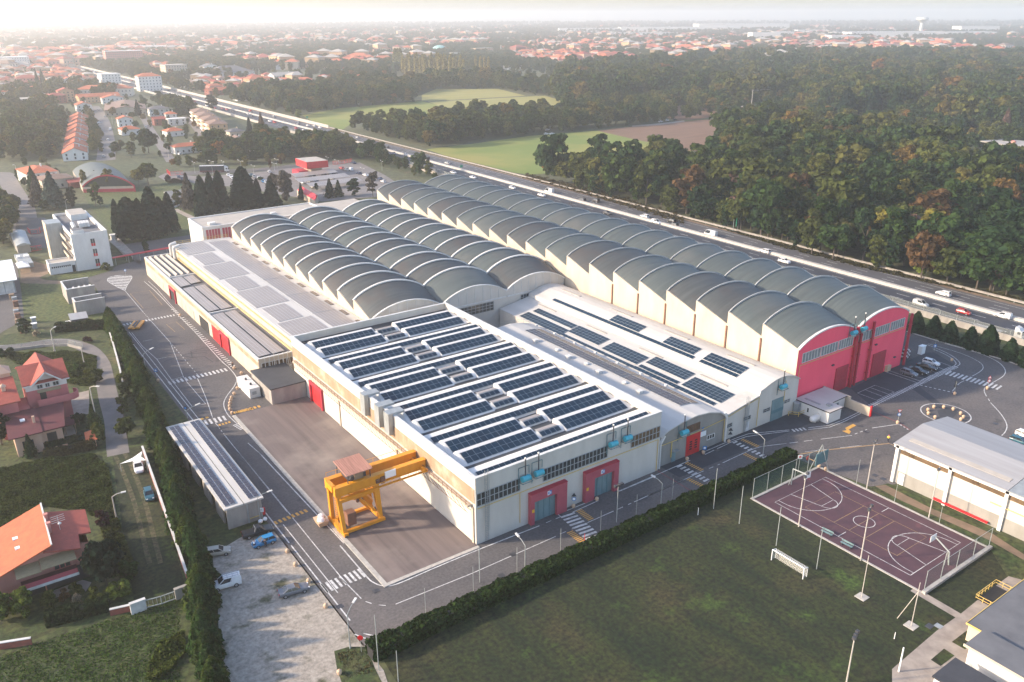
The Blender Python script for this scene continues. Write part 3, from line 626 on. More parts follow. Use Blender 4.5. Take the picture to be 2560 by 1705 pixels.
arc=vault_hall(pinkh,PXS,103,10.22,20,14.5,17.4,2.9,'cream_wall',['vault','vault','vault_dark','vault'],ribw=.26,ribm='rib')
for b in range(2):
 A=arc(PXS[b],PXS[b+1],14.5);g=MB();F=[(PXS[b],0),(PXS[b+1],0)]+[(p[0],p[1])for p in A[::-1]]
 g.face([(x,102.95,z)for x,z in F]);g.face([(x,103.3,z)for x,z in F][::-1])
 g.build('gable_wall','pink',pinkh)
 g=MB()
 for i in range(20):p,q=A[i],A[i+1];g.bar((p[0],103.0,p[1]+.12),(q[0],103.0,q[1]+.12),.6,.3)
 g.build('gable_coping','coping',pinkh)
for a,b in(((822,940),(945,880)),((950,890),(1062,835)),((1068,845),(1165,800)),((1195,790),(1310,735)),((1316,748),(1413,700)),((1420,708),(1515,660))):
 xa,z=PY('zF',a[0],a[1],102.95);xb,z2=PY('zF',b[0],b[1],102.95);win_y(pinkh,xa,xb,11.0,13.3,102.95,6,1,gm='glass_pale',fm='coping')
for(l,r,y)in((1040,1122,1075),(1282,1368,1020)):
 xa,_=PY('zF',l,y,102.95);xb,_=PY('zF',r,y-35,102.95)
 g=MB();g.box(xa,102.75,.02,xb,102.94,6.2)
 for z in(1.5,3,4.5):g.box(xa,102.7,z,xb,102.75,z+.12,0)
 g.build('roller_gate','crimson',pinkh)
for px,r in((1160,.42),(1187,.3),(1262,.28),(1500,.35)):
 x,_=PY('zF',px,1000,102.5);g=MB();g.tube((x,102.5,0),(x,102.5,15.4 if px<1300 else 14),r,n=10);[g.box(x-r-.08,102.2,z,x+r+.08,102.93,z+.12)for z in(2,5,8,11,13)];g.build('downpipe','crimson',pinkh)
mb=MB();mb.path([(151.5,102.8,4),(151.5,102.8,10.6),(169,102.8,10.6),(174,102.8,10.6),(193,102.8,10.6)],.07);mb.build('gas_pipe','pipe_yellow',pinkh)
mb=MB();[mb.box(x,102.6,z,x+.7,102.94,z+.3)for x,z in((164,7.4),(181,8.6),(190.5,3))];mb.build('wall_vent','dark_metal',pinkh)
for j in range(6):y=103+10.22*(j+1);boxpart('rain_pipe',pinkh,'rust',150.35,y-.2,8,150.59,y+.2,14.2)
th=thing('triple_vault_hall','older hall of three rows of dark grey vaults with white ribs behind the solar roof','factory hall',(118.5,240,0))
TX=[86.8,108.05,129.3,150.3]
arc=vault_hall(th,TX,185.5,9.98,11,10.7,13.6,3.4,'cream_wall',['vault_dark','vault_dark','vault'],ribw=.55,right=False,ribm='clean_white')
for b in range(3):
 A=arc(TX[b],TX[b+1],10.7);g=MB();F=[(TX[b],0),(TX[b+1],0)]+[(p[0],p[1])for p in A[::-1]]
 g.face([(x,185.4,z)for x,z in F]);g.face([(x,185.7,z)for x,z in F][::-1]);g.build('gable_wall','white_wall',th)
 g=MB()
 for i in range(20):p,q=A[i],A[i+1];g.bar((p[0],185.4,p[1]+.1),(q[0],185.4,q[1]+.1),.5,.25)
 for i in range(1,8):x=TX[b]+(TX[b+1]-TX[b])*i/8;t=i/8;g.box(x-.07,185.3,9.3,x+.07,185.39,10.6+3.3*(1-(2*t-1)**2)**.86)
 g.box(TX[b]+.2,185.25,8.9,TX[b+1]-.2,185.39,9.3);g.build('gable_rib','coping',th)
 if b:win_y(th,TX[b]+(2 if b==1 else 5),TX[b+1]-4.5,6.0,8.6,185.38,12,3,gm='glass')
for xv in TX[1:3]:
 mb=MB()
 mb.bar((xv,185.6,11.0),(xv,285,11.0),.5,.2);mb.build('valley_gutter','coping',th)
def prof_hall(name,label,prof,y0,y1,wm,rm,over=.35):
 xs=[p[0]for p in prof];root=thing(name,label,'factory hall',((xs[0]+xs[-1])/2,(y0+y1)/2,0))
 w=MB();F=[(xs[0],0),(xs[-1],0)]+[(x,z)for x,z in prof[::-1]]
 w.face([(x,y0,z)for x,z in F]);w.face([(x,y1,z)for x,z in F][::-1])
 w.face([(xs[0],y0,0),(xs[0],y0,prof[0][1]),(xs[0],y1,prof[0][1]),(xs[0],y1,0)]);w.face([(xs[-1],y0,0),(xs[-1],y1,0),(xs[-1],y1,prof[-1][1]),(xs[-1],y0,prof[-1][1])])
 w.build('wall',wm,root)
 r=MB()
 for i in range(len(prof)-1):
  (a,za),(b,zb)=prof[i],prof[i+1]
  r.loft([[(a,y0-over,za+.02),(a,y1,za+.02),(a,y1,za+.25),(a,y0-over,za+.25)],[(b,y0-over,zb+.02),(b,y1,zb+.02),(b,y1,zb+.25),(b,y0-over,zb+.25)]],0)
 r.build('roof',rm,root);return root
wh1=prof_hall('grey_front_hall','low hall with white roof, grey front and a bright red roller door',[(107.4,6.6),(109.3,7.6),(113,8.3),(117.3,8.6),(121,8.2),(124.4,7.2),(126.2,5.9)],101.7,167,'grey_wall','roof_white')
a=MB()
zr=lambda x:float(np.interp(x,[107.4,109.3,113,117.3,121,124.4,126.2],[6.6,7.6,8.3,8.6,8.2,7.2,5.9]))+.25
for k in range(6):
 for xa,xb,n in((117.6,120.9,3),(121.05,123.3,2)):pv(a,(xa,106.5+k*9.1,zr(xa)+.03),(xb-xa,0,zr(xb)-zr(xa)),(0,8.8,0),n,5)
a.build('solar_array',['pv_frame','pv_old'],wh1)
xa,_=PY('fr',1003,740,101.7);xb,_=PY('fr',1165,640,101.7)
g=MB();g.box(xa,101.55,.02,xb,101.69,4.6,0)
for i in(0,1):
 for j in range(4):x=xa+(xb-xa)*(.22+.38*i);g.box(x,101.5,1.3+.55*j,x+.7,101.55,1.6+.55*j,1)
g.build('roller_door',['red','dark'],wh1)
x0,z0=PY('fr',1020,480,101.7);x1,_=PY('fr',1172,400,101.7);win_y(wh1,x0,x1,5.3,6.9,101.69,8,1,gm='glass_amber',fm='rust')
x0,_=PY('fr',1255,560,101.7);x1,_=PY('fr',1342,520,101.7);win_y(wh1,x0,x1,1.9,2.9,101.69,3,1,fm='clean_white')
x0,_=PY('fr',835,820,101.7);g=MB();g.box(x0,101.6,.02,x0+1.1,101.69,2.2,0);g.box(x0-.1,100.9,2.6,x0+1.4,101.69,2.7,1);g.build('door',['gate_teal','metal_grey'],wh1)
x0,_=PY('fr',1180,540,101.7);g=MB();g.box(x0,101.64,3.2,x0+1.6,101.69,4.3,0);g.box(x0+.3,101.64,4.6,x0+.8,101.69,5.3,1);g.build('wall_sign',['sign_white','sign_blue'],wh1)
mb=MB();mb.path([(107.6,101.5,4.9),(118,101.5,4.9),(126,101.5,5.4),(126,101.5,.2)],.07);mb.path([(110.6,101.5,4.9),(110.6,101.5,1.4)],.1);mb.build('gas_pipe','pipe_yellow',wh1)
mb=MB()
for x in(107.2,126.4):mb.tube((x,101.3,0),(x,101.3,5.7),.22,n=10);mb.bar((x,101.3,5.7),(x+(1.2 if x<110 else -.6),101.5,6.9),.45)
mb.build('downpipe','clean_white',wh1)
for px,py in((1323,795),(1470,855),(1545,905),(1668,948),(1750,1005),(1925,1075),(2025,1140)):
 x,y=P('zE',px,py,8.8);mb=MB();rnd=px in(1470,1668,1925)
 if rnd:mb.tube((x,y,8.3),(x,y,9.0),.5,n=10,m=0);mb.ball((x,y,9.0),.65,sz=.45)
 else:mb.box(x-.5,y-.5,8.3,x+.5,y+.5,9.3,0);mb.box(x-.62,y-.62,9.3,x+.62,y+.62,9.42,0)
 mb.build('roof_vent','coping',wh1)
mb=MB();yr=166.6
for x in np.arange(107.6,126,2):mb.bar((x,yr,zr(x)),(x,yr,zr(x)+1),.05)
for dz in(.5,1):mb.path([(x,yr,zr(x)+dz)for x in(107.6,109.3,113,117.3,121,124.4)],.03,4)
mb.build('railing','metal_grey',wh1)
VP=[(126.5,5.9),(136.6,7.6),(136.9,8.6)]+[(136.9+13.5*t/8,8.4+1.75*math.sin(PI*t/8))for t in range(1,8)]+[(150.4,8.1)]
wh2=prof_hall('white_vault_hall','white-roofed hall with one low vault and scattered dark solar panels beside the pink hall',VP,101.8,184.8,'white_wall','roof_white')
zv=lambda x:float(np.interp(x,[p[0]for p in VP],[p[1]for p in VP]))+.26
def wpv(x0,x1,y0,y1,nu,nv,mm='pv'):
 a=MB();s=(x1-x0)/nu
 for i in range(nu):xa,xb=x0+i*s,x0+(i+1)*s;pv(a,(xa,y0,zv(xa)+.05),(s,0,zv(xb)-zv(xa)),(0,y1-y0,0),1,nv,gap=.035)
 a.build('solar_array',['pv_frame',mm],wh2)
wpv(137.6,138.7,122,175,1,44)
for y0,y1 in((141.5,152.5),(123,133),(109,120)):wpv(138.9,141.9,y0,y1,3,9)
wpv(137.6,138.7,109,120,1,9)
for x0,x1,y0,y1,nu in((127,130.2,158,176,3),(131.2,133.4,158.5,175.5,2),(129.6,133.6,146,158,4),(127.2,128.2,131,158,1),(129,133.2,131.5,144,4),(131,134.6,118,130.5,4),(128.6,129.8,118,130.5,1),(129,133.5,105.5,117,5),(127.2,128.4,106,131,1)):wpv(x0,x1,y0,y1,nu,int((y1-y0)/1.25))
for y in(179,158,138,118):boxpart('rooflight',wh2,'roof_pale',134.9,y-9,zv(135.2)-.15,135.6,y-1,zv(135.2)+.08);boxpart('rooflight',wh2,'roof_pale',143.4,y-9,zv(143.7)-.05,144.2,y-1,zv(143.7)+.1)
xa,_=PY('fr',2000,320,101.8);xb,_=PY('fr',2140,260,101.8)
g=MB();g.box(xa,101.65,.02,xb,101.79,5.2,0);g.box(xa,101.6,1.9,xb,101.65,2.7,1);g.build('gate',['gate_teal','teal_frame'],wh2)
for l,t,r,b in((1478,390,1550,430),(1695,300,1768,340),(1925,205,1995,245),(2170,100,2230,140)):
 xa,z1=PY('fr',l,t,101.8);xb,z0=PY('fr',r,b-35,101.8);win_y(wh2,xa,xb,z0-.1 if z0<z1-.4 else z1-1.3,z1,101.79,2,2,gm='glass',fm='metal_grey')
xa,_=PY('fr',1700,460,101.8);g=MB();g.box(xa,101.7,.02,xa+1.2,101.79,2.3);g.build('door','coping',wh2)
mb=MB();mb.path([(126.6,101.6,5.4),(136.8,101.6,7.3),(136.8,101.6,.5)],.07);mb.path([(145.5,101.6,4),(145.5,101.6,9)],.07);mb.build('gas_pipe','pipe_yellow',wh2)
for py in(1345,690):pass
for px,py in((1328,695),(1452,752),(1587,815),(1727,880),(1875,950),(2033,1022),(2203,1102)):
 x,y=P('zE',px,py,6.9);mb=MB();mb.box(x-.3,y-.3,6.2,x+.3,y+.3,7.6);mb.build('roof_vent','clean_white',wh2)
fp=thing('flat_panel_hall','long flat-roofed hall covered edge to edge with pale sky-tinted solar panels','factory hall',(76.8,240,0))
mb=MB();mb.box(66.8,181.3,0,86.7,298,9.3);mb.build('wall','cream_wall',fp)
mb=MB();mb.loft([[(66.5,181.3,9.3),(66.5,181.3,9.75),(77.2,181.3,10.1),(86.6,181.3,9.75),(86.6,181.3,9.3)],[(66.5,298,9.3),(66.5,298,9.75),(77.2,298,10.1),(86.6,298,9.75),(86.6,298,9.3)]]);mb.build('roof','roof_white',fp)
zf=lambda x:9.75+.35*(1-abs(x-76.8)/10)
y=183
for k,(ln,g_)in enumerate(((17,1),(13,1.4),(17,1.1),(13,1.2),(17,1.3),(14,1.5),(15,.8))):
 nx=10 if k%2==0 else 7;x0=67.2 if k%2==0 else 68.2;x1=x0+.93*nx
 a=MB();pv(a,(x0,y,zf(x0)),(x1-x0,0,zf(x1)-zf(x0)),(0,ln,0),nx//2*2 if nx%2==0 else nx,int(ln/1.05),gap=.05);a.build('solar_array',['pv_frame','pv_sky_tint'],fp);y+=ln+g_
for k in range(6):
 a=MB();pv(a,(77.6,183+18.5*k,zf(77.6)),(6.4,0,zf(84)-zf(77.6)),(0,18.2,0),7,17,gap=.05);a.build('solar_array',['pv_frame','pv_sky_tint'],fp)
for k in range(11):boxpart('rooflight',fp,'pv_old',84.6,186+k*9.9,9.7,85.6,190.5+k*9.9,9.95)
mb=MB();mb.path([(66.4,182,8.6),(66.4,297,8.6)],.1);mb.path([(66.2,182,6.6),(66.2,297,6.6)],.12);mb.build('gas_pipe','pipe_yellow',fp)
for yy in(292,296.5):
 mb=MB();mb.tube((65.6,yy,6.5),(65.6,yy,10.6),.55,n=12);mb.tube((65.6,yy,10.4),(67.6,yy,10.9),.6,n=12);mb.build('air_duct','clean_white',fp)
mb=MB()
for x in np.arange(68,86,2.2):mb.bar((x,297.8,9.8),(x,297.8,11),.08)
mb.bar((67,297.8,11),(86,297.8,11),.08);mb.bar((67,297.8,10.4),(86,297.8,10.4),.08);mb.build('railing','pipe_yellow',fp)
lb=thing('low_workshop_range','low cream workshop range with red doors and brownish solar panels along the service road','workshop',(62.2,244,0))
mb=MB();mb.box(57.5,187.7,0,66.75,300.8,5.9);mb.box(57.5,187.7,5.9,57.9,300.8,6.4);mb.box(57.9,187.7,5.9,66.4,188.1,6.4);mb.box(57.9,300.4,5.9,66.4,300.8,6.4);mb.build('wall','cream_wall',lb)
boxpart('roof',lb,'roof_grey',57.9,188.1,5.9,66.4,300.4,5.97)
mb=MB();mb.box(57.4,187.6,6.4,57.95,300.9,6.5);mb.box(57.95,187.6,6.4,66.5,188.15,6.5);mb.box(57.95,300.35,6.4,66.5,300.9,6.5);mb.build('parapet_coping','coping',lb)
boxpart('cladding_band',lb,'rust_band',57.42,188,4.4,57.497,300.5,5.5)
for y0,y1,xs_ in((189.5,227,(58.4,61.9)),(230.5,256.5,(58.6,62.1)),(259,269.5,(58.6,62.1))):
 for k,x in enumerate(xs_):
  if y0==259 and k==1:y0,y1=260.5,269
  a=MB();pv(a,(x,y0,6.25),(2.9,0,.15),(0,y1-y0,0),3,int((y1-y0)/1.1),gap=.045);a.build('solar_array',['pv_frame','pv_sky_tint'],lb)
for k in range(4):
 x=58.3+1.9*k;mb=MB();mb.loft([[(x,272,6.0),(x+.7,272,6.9),(x+1.4,272,6.0)],[(x,299.5,6.0),(x+.7,299.5,6.9),(x+1.4,299.5,6.0)]]);mb.build('skylight','roof_pale',lb)
mb=MB()
for y in(228.5,270.6):mb.box(57.9,y,5.97,66.4,y+.5,6.5)
mb.build('fire_wall','coping',lb)
def xdoor(root,X,crop,l,t,r,b,h,m,sur=True):
 y0,_=PX(crop,l,t,X);y1,_=PX(crop,r,b,X);y0,y1=min(y0,y1),max(y0,y1)
 if sur:
  g=MB();g.box(X-.45,y0-.6,0,X-.004,y0,h+.7);g.box(X-.45,y1,0,X-.004,y1+.6,h+.7);g.box(X-.45,y0,h,X-.004,y1,h+.7);g.build('door_surround','crimson',root)
 g=MB();g.box(X-.1,y0,.02,X-.005,y1,h);g.build('door',m,root)
xdoor(lb,57.5,'zD',1172,560,1205,590,3.7,'dark');xdoor(lb,57.5,'zD',1365,735,1418,745,3.6,'dark',False);xdoor(lb,57.5,'zD',1450,820,1510,885,4.2,'red',False);xdoor(lb,57.5,'zD',1515,890,1568,940,4.2,'red')
for l,r in((1060,1075),(1085,1100),(1120,1130),(1240,1255),(1268,1280),(1310,1335)):
 ya,_=PX('zD',l,500+(l-1060)*.95,57.5);yb,_=PX('zD',r,500+(r-1060)*.95,57.5);boxpart('panel_door',lb,'roof_pale',57.43,min(ya,yb),.02,57.495,max(ya,yb)+.8,3)
win_y(lb,58.2,66.2,3.6,5.2,187.7,9,1,gm='glass_amber',fm='coping')
mb=MB();[mb.box(59+k*1.15,187.2,2.2,59.8+k*1.15,187.69,3.3)for k in range(6)];mb.build('air_conditioner','clean_white',lb)
mb=MB();[mb.tube((59+k*1.15,187.4,3.3),(59+k*1.15,187.4,6.9),.09)for k in range(7)];mb.build('flue_pipe','coping',lb)
an=thing('transformer_annex','low grey annex with a black felt roof at the end of the workshop range','annex',(59.5,180.5,0))
mb=MB();mb.box(55.4,174.2,0,63.8,187.6,3.9);mb.build('wall','concrete',an);boxpart('roof',an,'dark_asphalt',55.2,174,3.9,63.88,187.6,4.15)
bx=thing('equipment_container','white flat-topped equipment container beside the workshop corner','container',(53.6,185,0))
mb=MB();mb.box(52.4,180.6,0,54.9,189.5,2.5);mb.build('body','clean_white',bx);[MB().tube((53.6,y,2.5),(53.6,y,3),.25).build('roof_vent','dark_metal',bx)for y in(183,186.5)];boxpart('louvre',bx,'metal_grey',53,180.54,.9,54,180.595,1.7)
ax=thing('white_annex','small white L-shaped annex with black roof edge in front of the pink gable','annex',(155,98,0))
L_=[(150.7,102.6),(150.9,93.6),(155.4,93.6),(155.4,96.4),(161.2,96.6),(161.2,102.6)]
mb=MB();mb.prism(L_,0,2.7);mb.build('wall','clean_white',ax);mb=MB();mb.prism([(x+(.25 if x>152 else -.15),y-.25)for x,y in L_],2.7,2.95,1,0);mb.build('roof',['roof_white','plastic_black'],ax)
boxpart('roof_vent',ax,'metal_grey',153.2,95.2,2.95,154.2,96.1,3.35);boxpart('roof_vent',ax,'metal_grey',152.2,97,2.95,152.8,101,3.05)
boxpart('window',ax,'glass',150.78,98.6,.9,150.87,99.4,1.9);win_y(ax,157.2,158.6,.9,2.0,96.5,2,1)
mb=MB();mb.box(161.6,95.6,0,162,102.8,2.9,0);mb.box(161.6,90.5,0,162,95.6,2.2,0);mb.box(161.55,90.2,0,162.1,90.5,2.6,1);tag(mb.build('boundary_wall',['cream_wall','red']),'low cream screen wall with a red end beside the white annex','wall')
bw=thing('long_white_office','long white flat-roofed office wing behind the triple vaults','office building',(112,318,0))
mb=MB();Q=[(79.5,306),(128,306),(128,324),(79.5,324)];mb.prism(Q,0,12.3);mb.build('wall','clean_white',bw)
boxpart('roof',bw,'roof_pale',80,306.5,12.3,127.5,323.5,12.36)
mb=MB();[mb.box(*q)for q in((79.4,305.9,12.3,128.1,306.5,12.7),(79.4,323.5,12.3,128.1,324.1,12.7),(79.4,306.5,12.3,80,323.5,12.7),(127.5,306.5,12.3,128.1,323.5,12.7))];mb.build('parapet','clean_white',bw)
for k in range(8):win_y(bw,80.6+5.9*k,85.8+5.9*k,7.4,11.6,305.98,5,1,gm='gate_pink',fm='clean_white')
boxpart('roof_vent',bw,'clean_white',83,309,12.36,85.5,311,13.2);boxpart('roof_vent',bw,'clean_white',108,313,12.36,110,314.4,13)
bw2=thing('small_white_office','smaller white flat-roofed block behind the end of the vaults','office building',(139,316,0))
mb=MB();mb.box(129.5,307,0,149,326,11.2);mb.build('wall','clean_white',bw2);boxpart('roof',bw2,'roof_pale',129.8,307.3,11.2,148.7,325.7,11.4)
hp=thing('wall_heater','x','heater',(0,0,0),0,'turquoise heaters on the factory walls')
mb=MB();mb.tube((-.85,-.75,.4),(.85,-.75,.4),.55,n=14);mb.build('drum','teal_box',hp,smooth=False,local=True)
mb=MB();mb.box(-.5,-.95,-.6,.5,-.5,-.15);mb.build('burner','clean_white',hp,local=True)
mb=MB();mb.tube((0,-.6,.9),(0,-.6,4.2),.11);mb.build('flue','dark_metal',hp,local=True)
mb=MB();mb.ball((0,-.6,4.25),.2);mb.build('flue_cap','coping',hp,local=True)
mb=MB();[mb.bar(a,b,.09)for a,b in(((-1.1,-.15,-1.6),(-1.1,-.15,2.4)),((1.1,-.15,2.4),(-1.1,-.15,2.4)),((1.1,-.15,2.4),(1.1,-.15,.9)),((-1.1,-.1,-.2),(-1.1,-1.3,-.2)),((1.1,-.1,-.2),(1.1,-1.3,-.2)),((-1.1,-1.3,-.2),(1.1,-1.3,-.2)))];mb.build('frame','teal_frame',hp,local=True)
hs=[('ff',635,640,Y0,'turquoise heater drum on the cream front wall, nearest the caged ladder'),('ff',790,575,Y0,'turquoise heater drum on the cream front wall, second from the caged ladder'),('ff',1665,235,Y0,'turquoise heater drum above the right-hand crimson gate'),('ff',1835,165,Y0,'turquoise heater drum nearest the right end of the cream front wall'),('fr',995,475,101.7,'turquoise heater drum on the grey front beside the red roller door'),('zF',700,1098,101.8,'turquoise heater drum high on the white vault front beside the pink hall'),('zF',1178,735,102.9,'turquoise heater drum in the pink valley, the left one of two'),('zF',1245,708,102.9,'turquoise heater drum in the pink valley, the right one of two')]
for k,(c,x,y,Y,lab)in enumerate(hs):
 xx,zz=PY(c,x,y,Y-.75);o=hp if k==0 else copy_tree(hp);o.location=(xx,Y-.01,zz-.4);o['label']=lab
lad=thing('caged_ladder','tall steel ladder in a safety cage at the left corner of the cream front wall','ladder',(66.2,100.4,0))
mb=MB();x=PY('ff',165,1000,Y0)[0]
for dx in(-.3,.3):mb.bar((x+dx,100.75,.3),(x+dx,100.75,14),.06)
for z in np.arange(.5,14,.35):mb.bar((x-.3,100.75,z),(x+.3,100.75,z),.04)
mb.build('rungs','metal_grey',lad)
mb=MB()
for z in np.arange(2.6,14,.9):mb.path([(x+.45*math.cos(a),100.7-.55*math.sin(a)-.0,z)for a in np.linspace(0,PI,7)],.025,4)
for a in np.linspace(.3,PI-.3,4):mb.bar((x+.45*math.cos(a),100.7-.55*math.sin(a),2.6),(x+.45*math.cos(a),100.7-.55*math.sin(a),13.7),.04)
mb.build('cage','metal_grey',lad)
lad2=copy_tree(lad);lad2.location=(lad.location.x+133.4-66.6,101.15,-5.6+.0);lad2.location.z=0;lad2.scale=(1,1,.62);lad2['label']='green-grey ladder in a safety cage on the low white facade'
cr=thing('gantry_crane','big orange-yellow gantry crane standing across the brown concrete yard','crane',(50.5,119,.18))
for k,y in enumerate((117.5,121)):
 mb=MB();mb.box(46.0,y-.4,7.7,63.6,y+.4,9.3);mb.box(46.0,y-.55,9.3,63.6,y+.55,9.4);mb.box(46.0,y-.55,7.6,63.6,y+.55,7.7);mb.build('girder','crane',cr)
mb=MB();mb.box(45.8,117.9,8.3,46.5,120.6,9.4);mb.build('end_tie','crane',cr)
mb=MB();mb.box(62.4,116,7.5,63.1,122.6,8.3);mb.box(62.3,115.6,7.6,63.2,116,8.2);mb.box(62.3,122.6,7.6,63.2,123,8.2);mb.build('end_carriage','crane',cr)
for(x,y,xt,yt,w0,w1)in((46.8,116.5,46.6,117.5,.65,.75),(46.9,121.7,46.6,121,.65,.75),(54.1,117.2,53.6,117.5,.6,1.15),(54.1,121.3,53.6,121,.6,1.15)):
 mb=MB();mb.loft([[(x-w0/2,y-.35,.9),(x+w0/2,y-.35,.9),(x+w0/2,y+.35,.9),(x-w0/2,y+.35,.9)],[(xt-w1/2,yt-.4,7.65),(xt+w1/2,yt-.4,7.65),(xt+w1/2,yt+.4,7.65),(xt-w1/2,yt+.4,7.65)]]);mb.build('leg','crane',cr)
mb=MB();mb.box(46.4,115.6,.35,47.2,122.7,.95);mb.box(47.2,116.3,.4,54.6,116.9,.9);mb.box(47.2,121.2,.4,54.6,121.8,.9);mb.box(53.8,116.9,.4,54.4,121.2,.9);mb.build('sill_beam','crane',cr)
for y in(115.9,122.3,118):mb=MB();mb.tube((46.5,y,.36),(47.1,y,.36),.34,n=12);mb.build('wheel','dark_metal',cr)
mb=MB();mb.box(47,117.1,6.2,53.5,117.7,7.0);mb.box(47,120.8,6.2,53.5,121.4,7.0);mb.box(49.5,117.7,5.6,51.5,120.8,7.0);mb.build('portal_beam','crane',cr)
mb=MB();mb.tube((51.5,118,6),(53.2,119.5,3.2),.5,.7,n=12);mb.bar((53.4,117.4,2.2),(50.5,117.4,5.8),.3);mb.bar((50.2,118.5,5.7),(53.5,120,1),.3);mb.build('brace','crane',cr)
mb=MB();mb.box(48,117.4,1,49.6,119,3.4);mb.ball((50,117.2,5.6),.35);mb.build('machinery','rust',cr)
mb=MB();mb.loft([[(48.2,117.0,11),(48.2,122.3,11.5),(48.2,122.3,11.6),(48.2,117.0,11.1)],[(53.2,117.0,11),(53.2,122.3,11.5),(53.2,122.3,11.6),(53.2,117.0,11.1)]])
for k in range(14):x=48.3+k*.37;mb.bar((x,117,11.12),(x,122.3,11.62),.1)
mb.build('cab_roof','crane_roof',cr)
mb=MB();[mb.bar((x,y,9.4),(x,y,11.2),.12)for x in(48.6,52.8)for y in(117.4,121.8)];mb.box(49,118,9.4,52.3,121,10.2);mb.tube((49.5,117.6,9.9),(49.5,121,9.9),.4);mb.build('hoist','dark_metal',cr)
mb=MB();mb.tube((52,119.3,9.3),(52,119.3,4.6),.05);mb.tube((52.3,119.3,9.3),(52.3,119.3,4.6),.05);mb.box(51.8,119.1,4.1,52.5,119.5,4.7);mb.build('hook_block','dark_metal',cr)
mb=MB()
for z in np.arange(.8,9.3,.45):mb.bar((46.1,117.1,z),(46.1,117.9,z),.06)
for y in(117.1,117.9):mb.bar((46.1,y,.5),(46.1,y,10.3),.07)
for x in np.arange(46.4,62,1.8):mb.bar((x,121.5,9.4),(x,121.5,10.3),.05)
mb.bar((46.4,121.5,10.3),(62,121.5,10.3),.05);mb.build('ladder','crane',cr)
boxpart('hoist_cover',cr,'wood',50,117.6,9.5,51.6,118,10.7)
mb=MB();mb.box(55.4,116.9,8.2,57.5,117.08,9.5,0);mb.box(53.6,116.75,7.9,54.3,117.08,8.6,1);mb.box(54.5,116.75,7.6,55.3,117.08,8.8,1);mb.build('control_panel',['sign_white','rust'],cr)
mb=MB();mb.bar((46.5,116.5,7.3),(62.6,116.5,7.3),.5,.1);mb.path([(50,116.3,8.1),(62.6,116.3,8.1)],.05);[mb.bar((x,116.3,7.3),(x,116.3,8.1),.06)for x in np.arange(50,62.6,1.6)];mb.build('walkway','crane',cr)
sc_=thing('scrap_skip','orange skip with white sacks at the kerb behind the crane leg','skip',(45,121.5,0))
mb=MB();mb.loft([[(44.2,121,.3),(45.6,121,.3),(45.6,123,.3),(44.2,123,.3)],[(43.9,120.7,1.3),(45.9,120.7,1.3),(45.9,123.3,1.3),(43.9,123.3,1.3)]]);mb.build('body','orange_ball',sc_)
mb=MB();mb.ball((44.7,121.5,1.4),.7,sz=.7);mb.ball((45.2,122.6,1.4),.6,sz=.8);mb.build('sack','sign_white',sc_)
ps=thing('panelled_storage_shed','long concrete storage shed with two strips of solar panels between hedge and road','shed',(34.2,149,0))
mb=MB();mb.box(31.1,130.1,0,37.3,130.5,4.1);mb.box(31.1,167.4,0,37.3,167.8,4.1);mb.box(36.9,130.5,0,37.3,167.4,4.1);mb.build('wall','concrete',ps)
for k in range(5):
 y=132.5+k*7.6;mb=MB();mb.box(31.1,y,0,31.4,y+4.6,4.05);mb.build('side_panel','concrete',ps)
boxpart('door_seam',ps,'metal_grey',34.6,130.04,0,34.85,130.095,4);boxpart('yellow_rail',ps,'pipe_yellow',34.9,129.9,.9,36.6,130,1.0)
mb=MB();mb.box(30.7,129.8,4.1,34.1,168.1,4.4);mb.box(34.25,129.8,4.1,37.7,168.1,4.4);mb.box(34.1,130,4.0,34.25,168,4.2,1);mb.build('roof',['roof_white','dark'],ps)
for x in(31.1,35.3):
 a=MB();pv(a,(x,130.6,4.45),(1.95,0,.03),(0,36.6,0),2,20,gap=.05);a.build('solar_array',['pv_frame','pv_old'],ps)
of=thing('white_office_block','white four-storey office block with red window panels and a grey stair tower','office building',(44.5,340,0))
mb=MB();mb.box(38.7,320.2,0,50.4,360,12.4);[mb.box(*q)for q in((38.7,320.2,12.4,50.4,320.7,13.2),(38.7,359.5,12.4,50.4,360,13.2),(38.7,320.7,12.4,39.1,359.5,13.2),(49.2,320.7,12.4,50.4,359.5,13.2))];mb.build('wall','clean_white',of)
boxpart('roof',of,'roof_grey',39.1,320.7,12.4,49.2,359.5,12.45)
mb=MB();mb.box(43.2,347,12.45,48.9,358.5,14.6,0,1);mb.build('penthouse',['clean_white','roof_pale'],of)
mb=MB();mb.box(39.6,321.3,12.45,43.2,325.5,14.2,0,1);mb.build('lift_house',['clean_white','roof_grey'],of)
mb=MB()
for k in range(4):mb.loft([[(43.4+.9*k,331,12.9),(44.2+.9*k,331,12.9),(44+.9*k,331,14.4),(43.2+.9*k,331,14.4)],[(43.8+.9*k,336,12.9),(44.6+.9*k,336,12.9),(44.4+.9*k,336,14.4),(43.6+.9*k,336,14.4)]])
mb.tube((42,333,12.5),(42,337,13.6),.7);mb.build('air_unit','coping',of)
for k in range(3):
 z=9.2-3.7*k;xw=44.6+.15*k;g=MB();g.box(xw,320.1,z,xw+1.3,320.19,z+1.6,0);g.box(xw,320.08,z-1,xw+1.3,320.19,z,1);g.box(xw+.6,320.05,z-1,xw+.7,320.1,z+1.6,2);g.build('window',['glass','red','clean_white'],of)
for k in range(4):
 win_x(of,322,358,1.2+3.1*k,2.7+3.1*k,38.7,24,1,gm='glass_amber',fm='clean_white');
for k in range(3):mb=MB();mb.box(37.4,325,3.6+3.1*k,38.69,337,3.8+3.1*k);mb.box(37.4,325,3.8+3.1*k,37.55,337,4.7+3.1*k);mb.build('balcony','cream_wall',of)
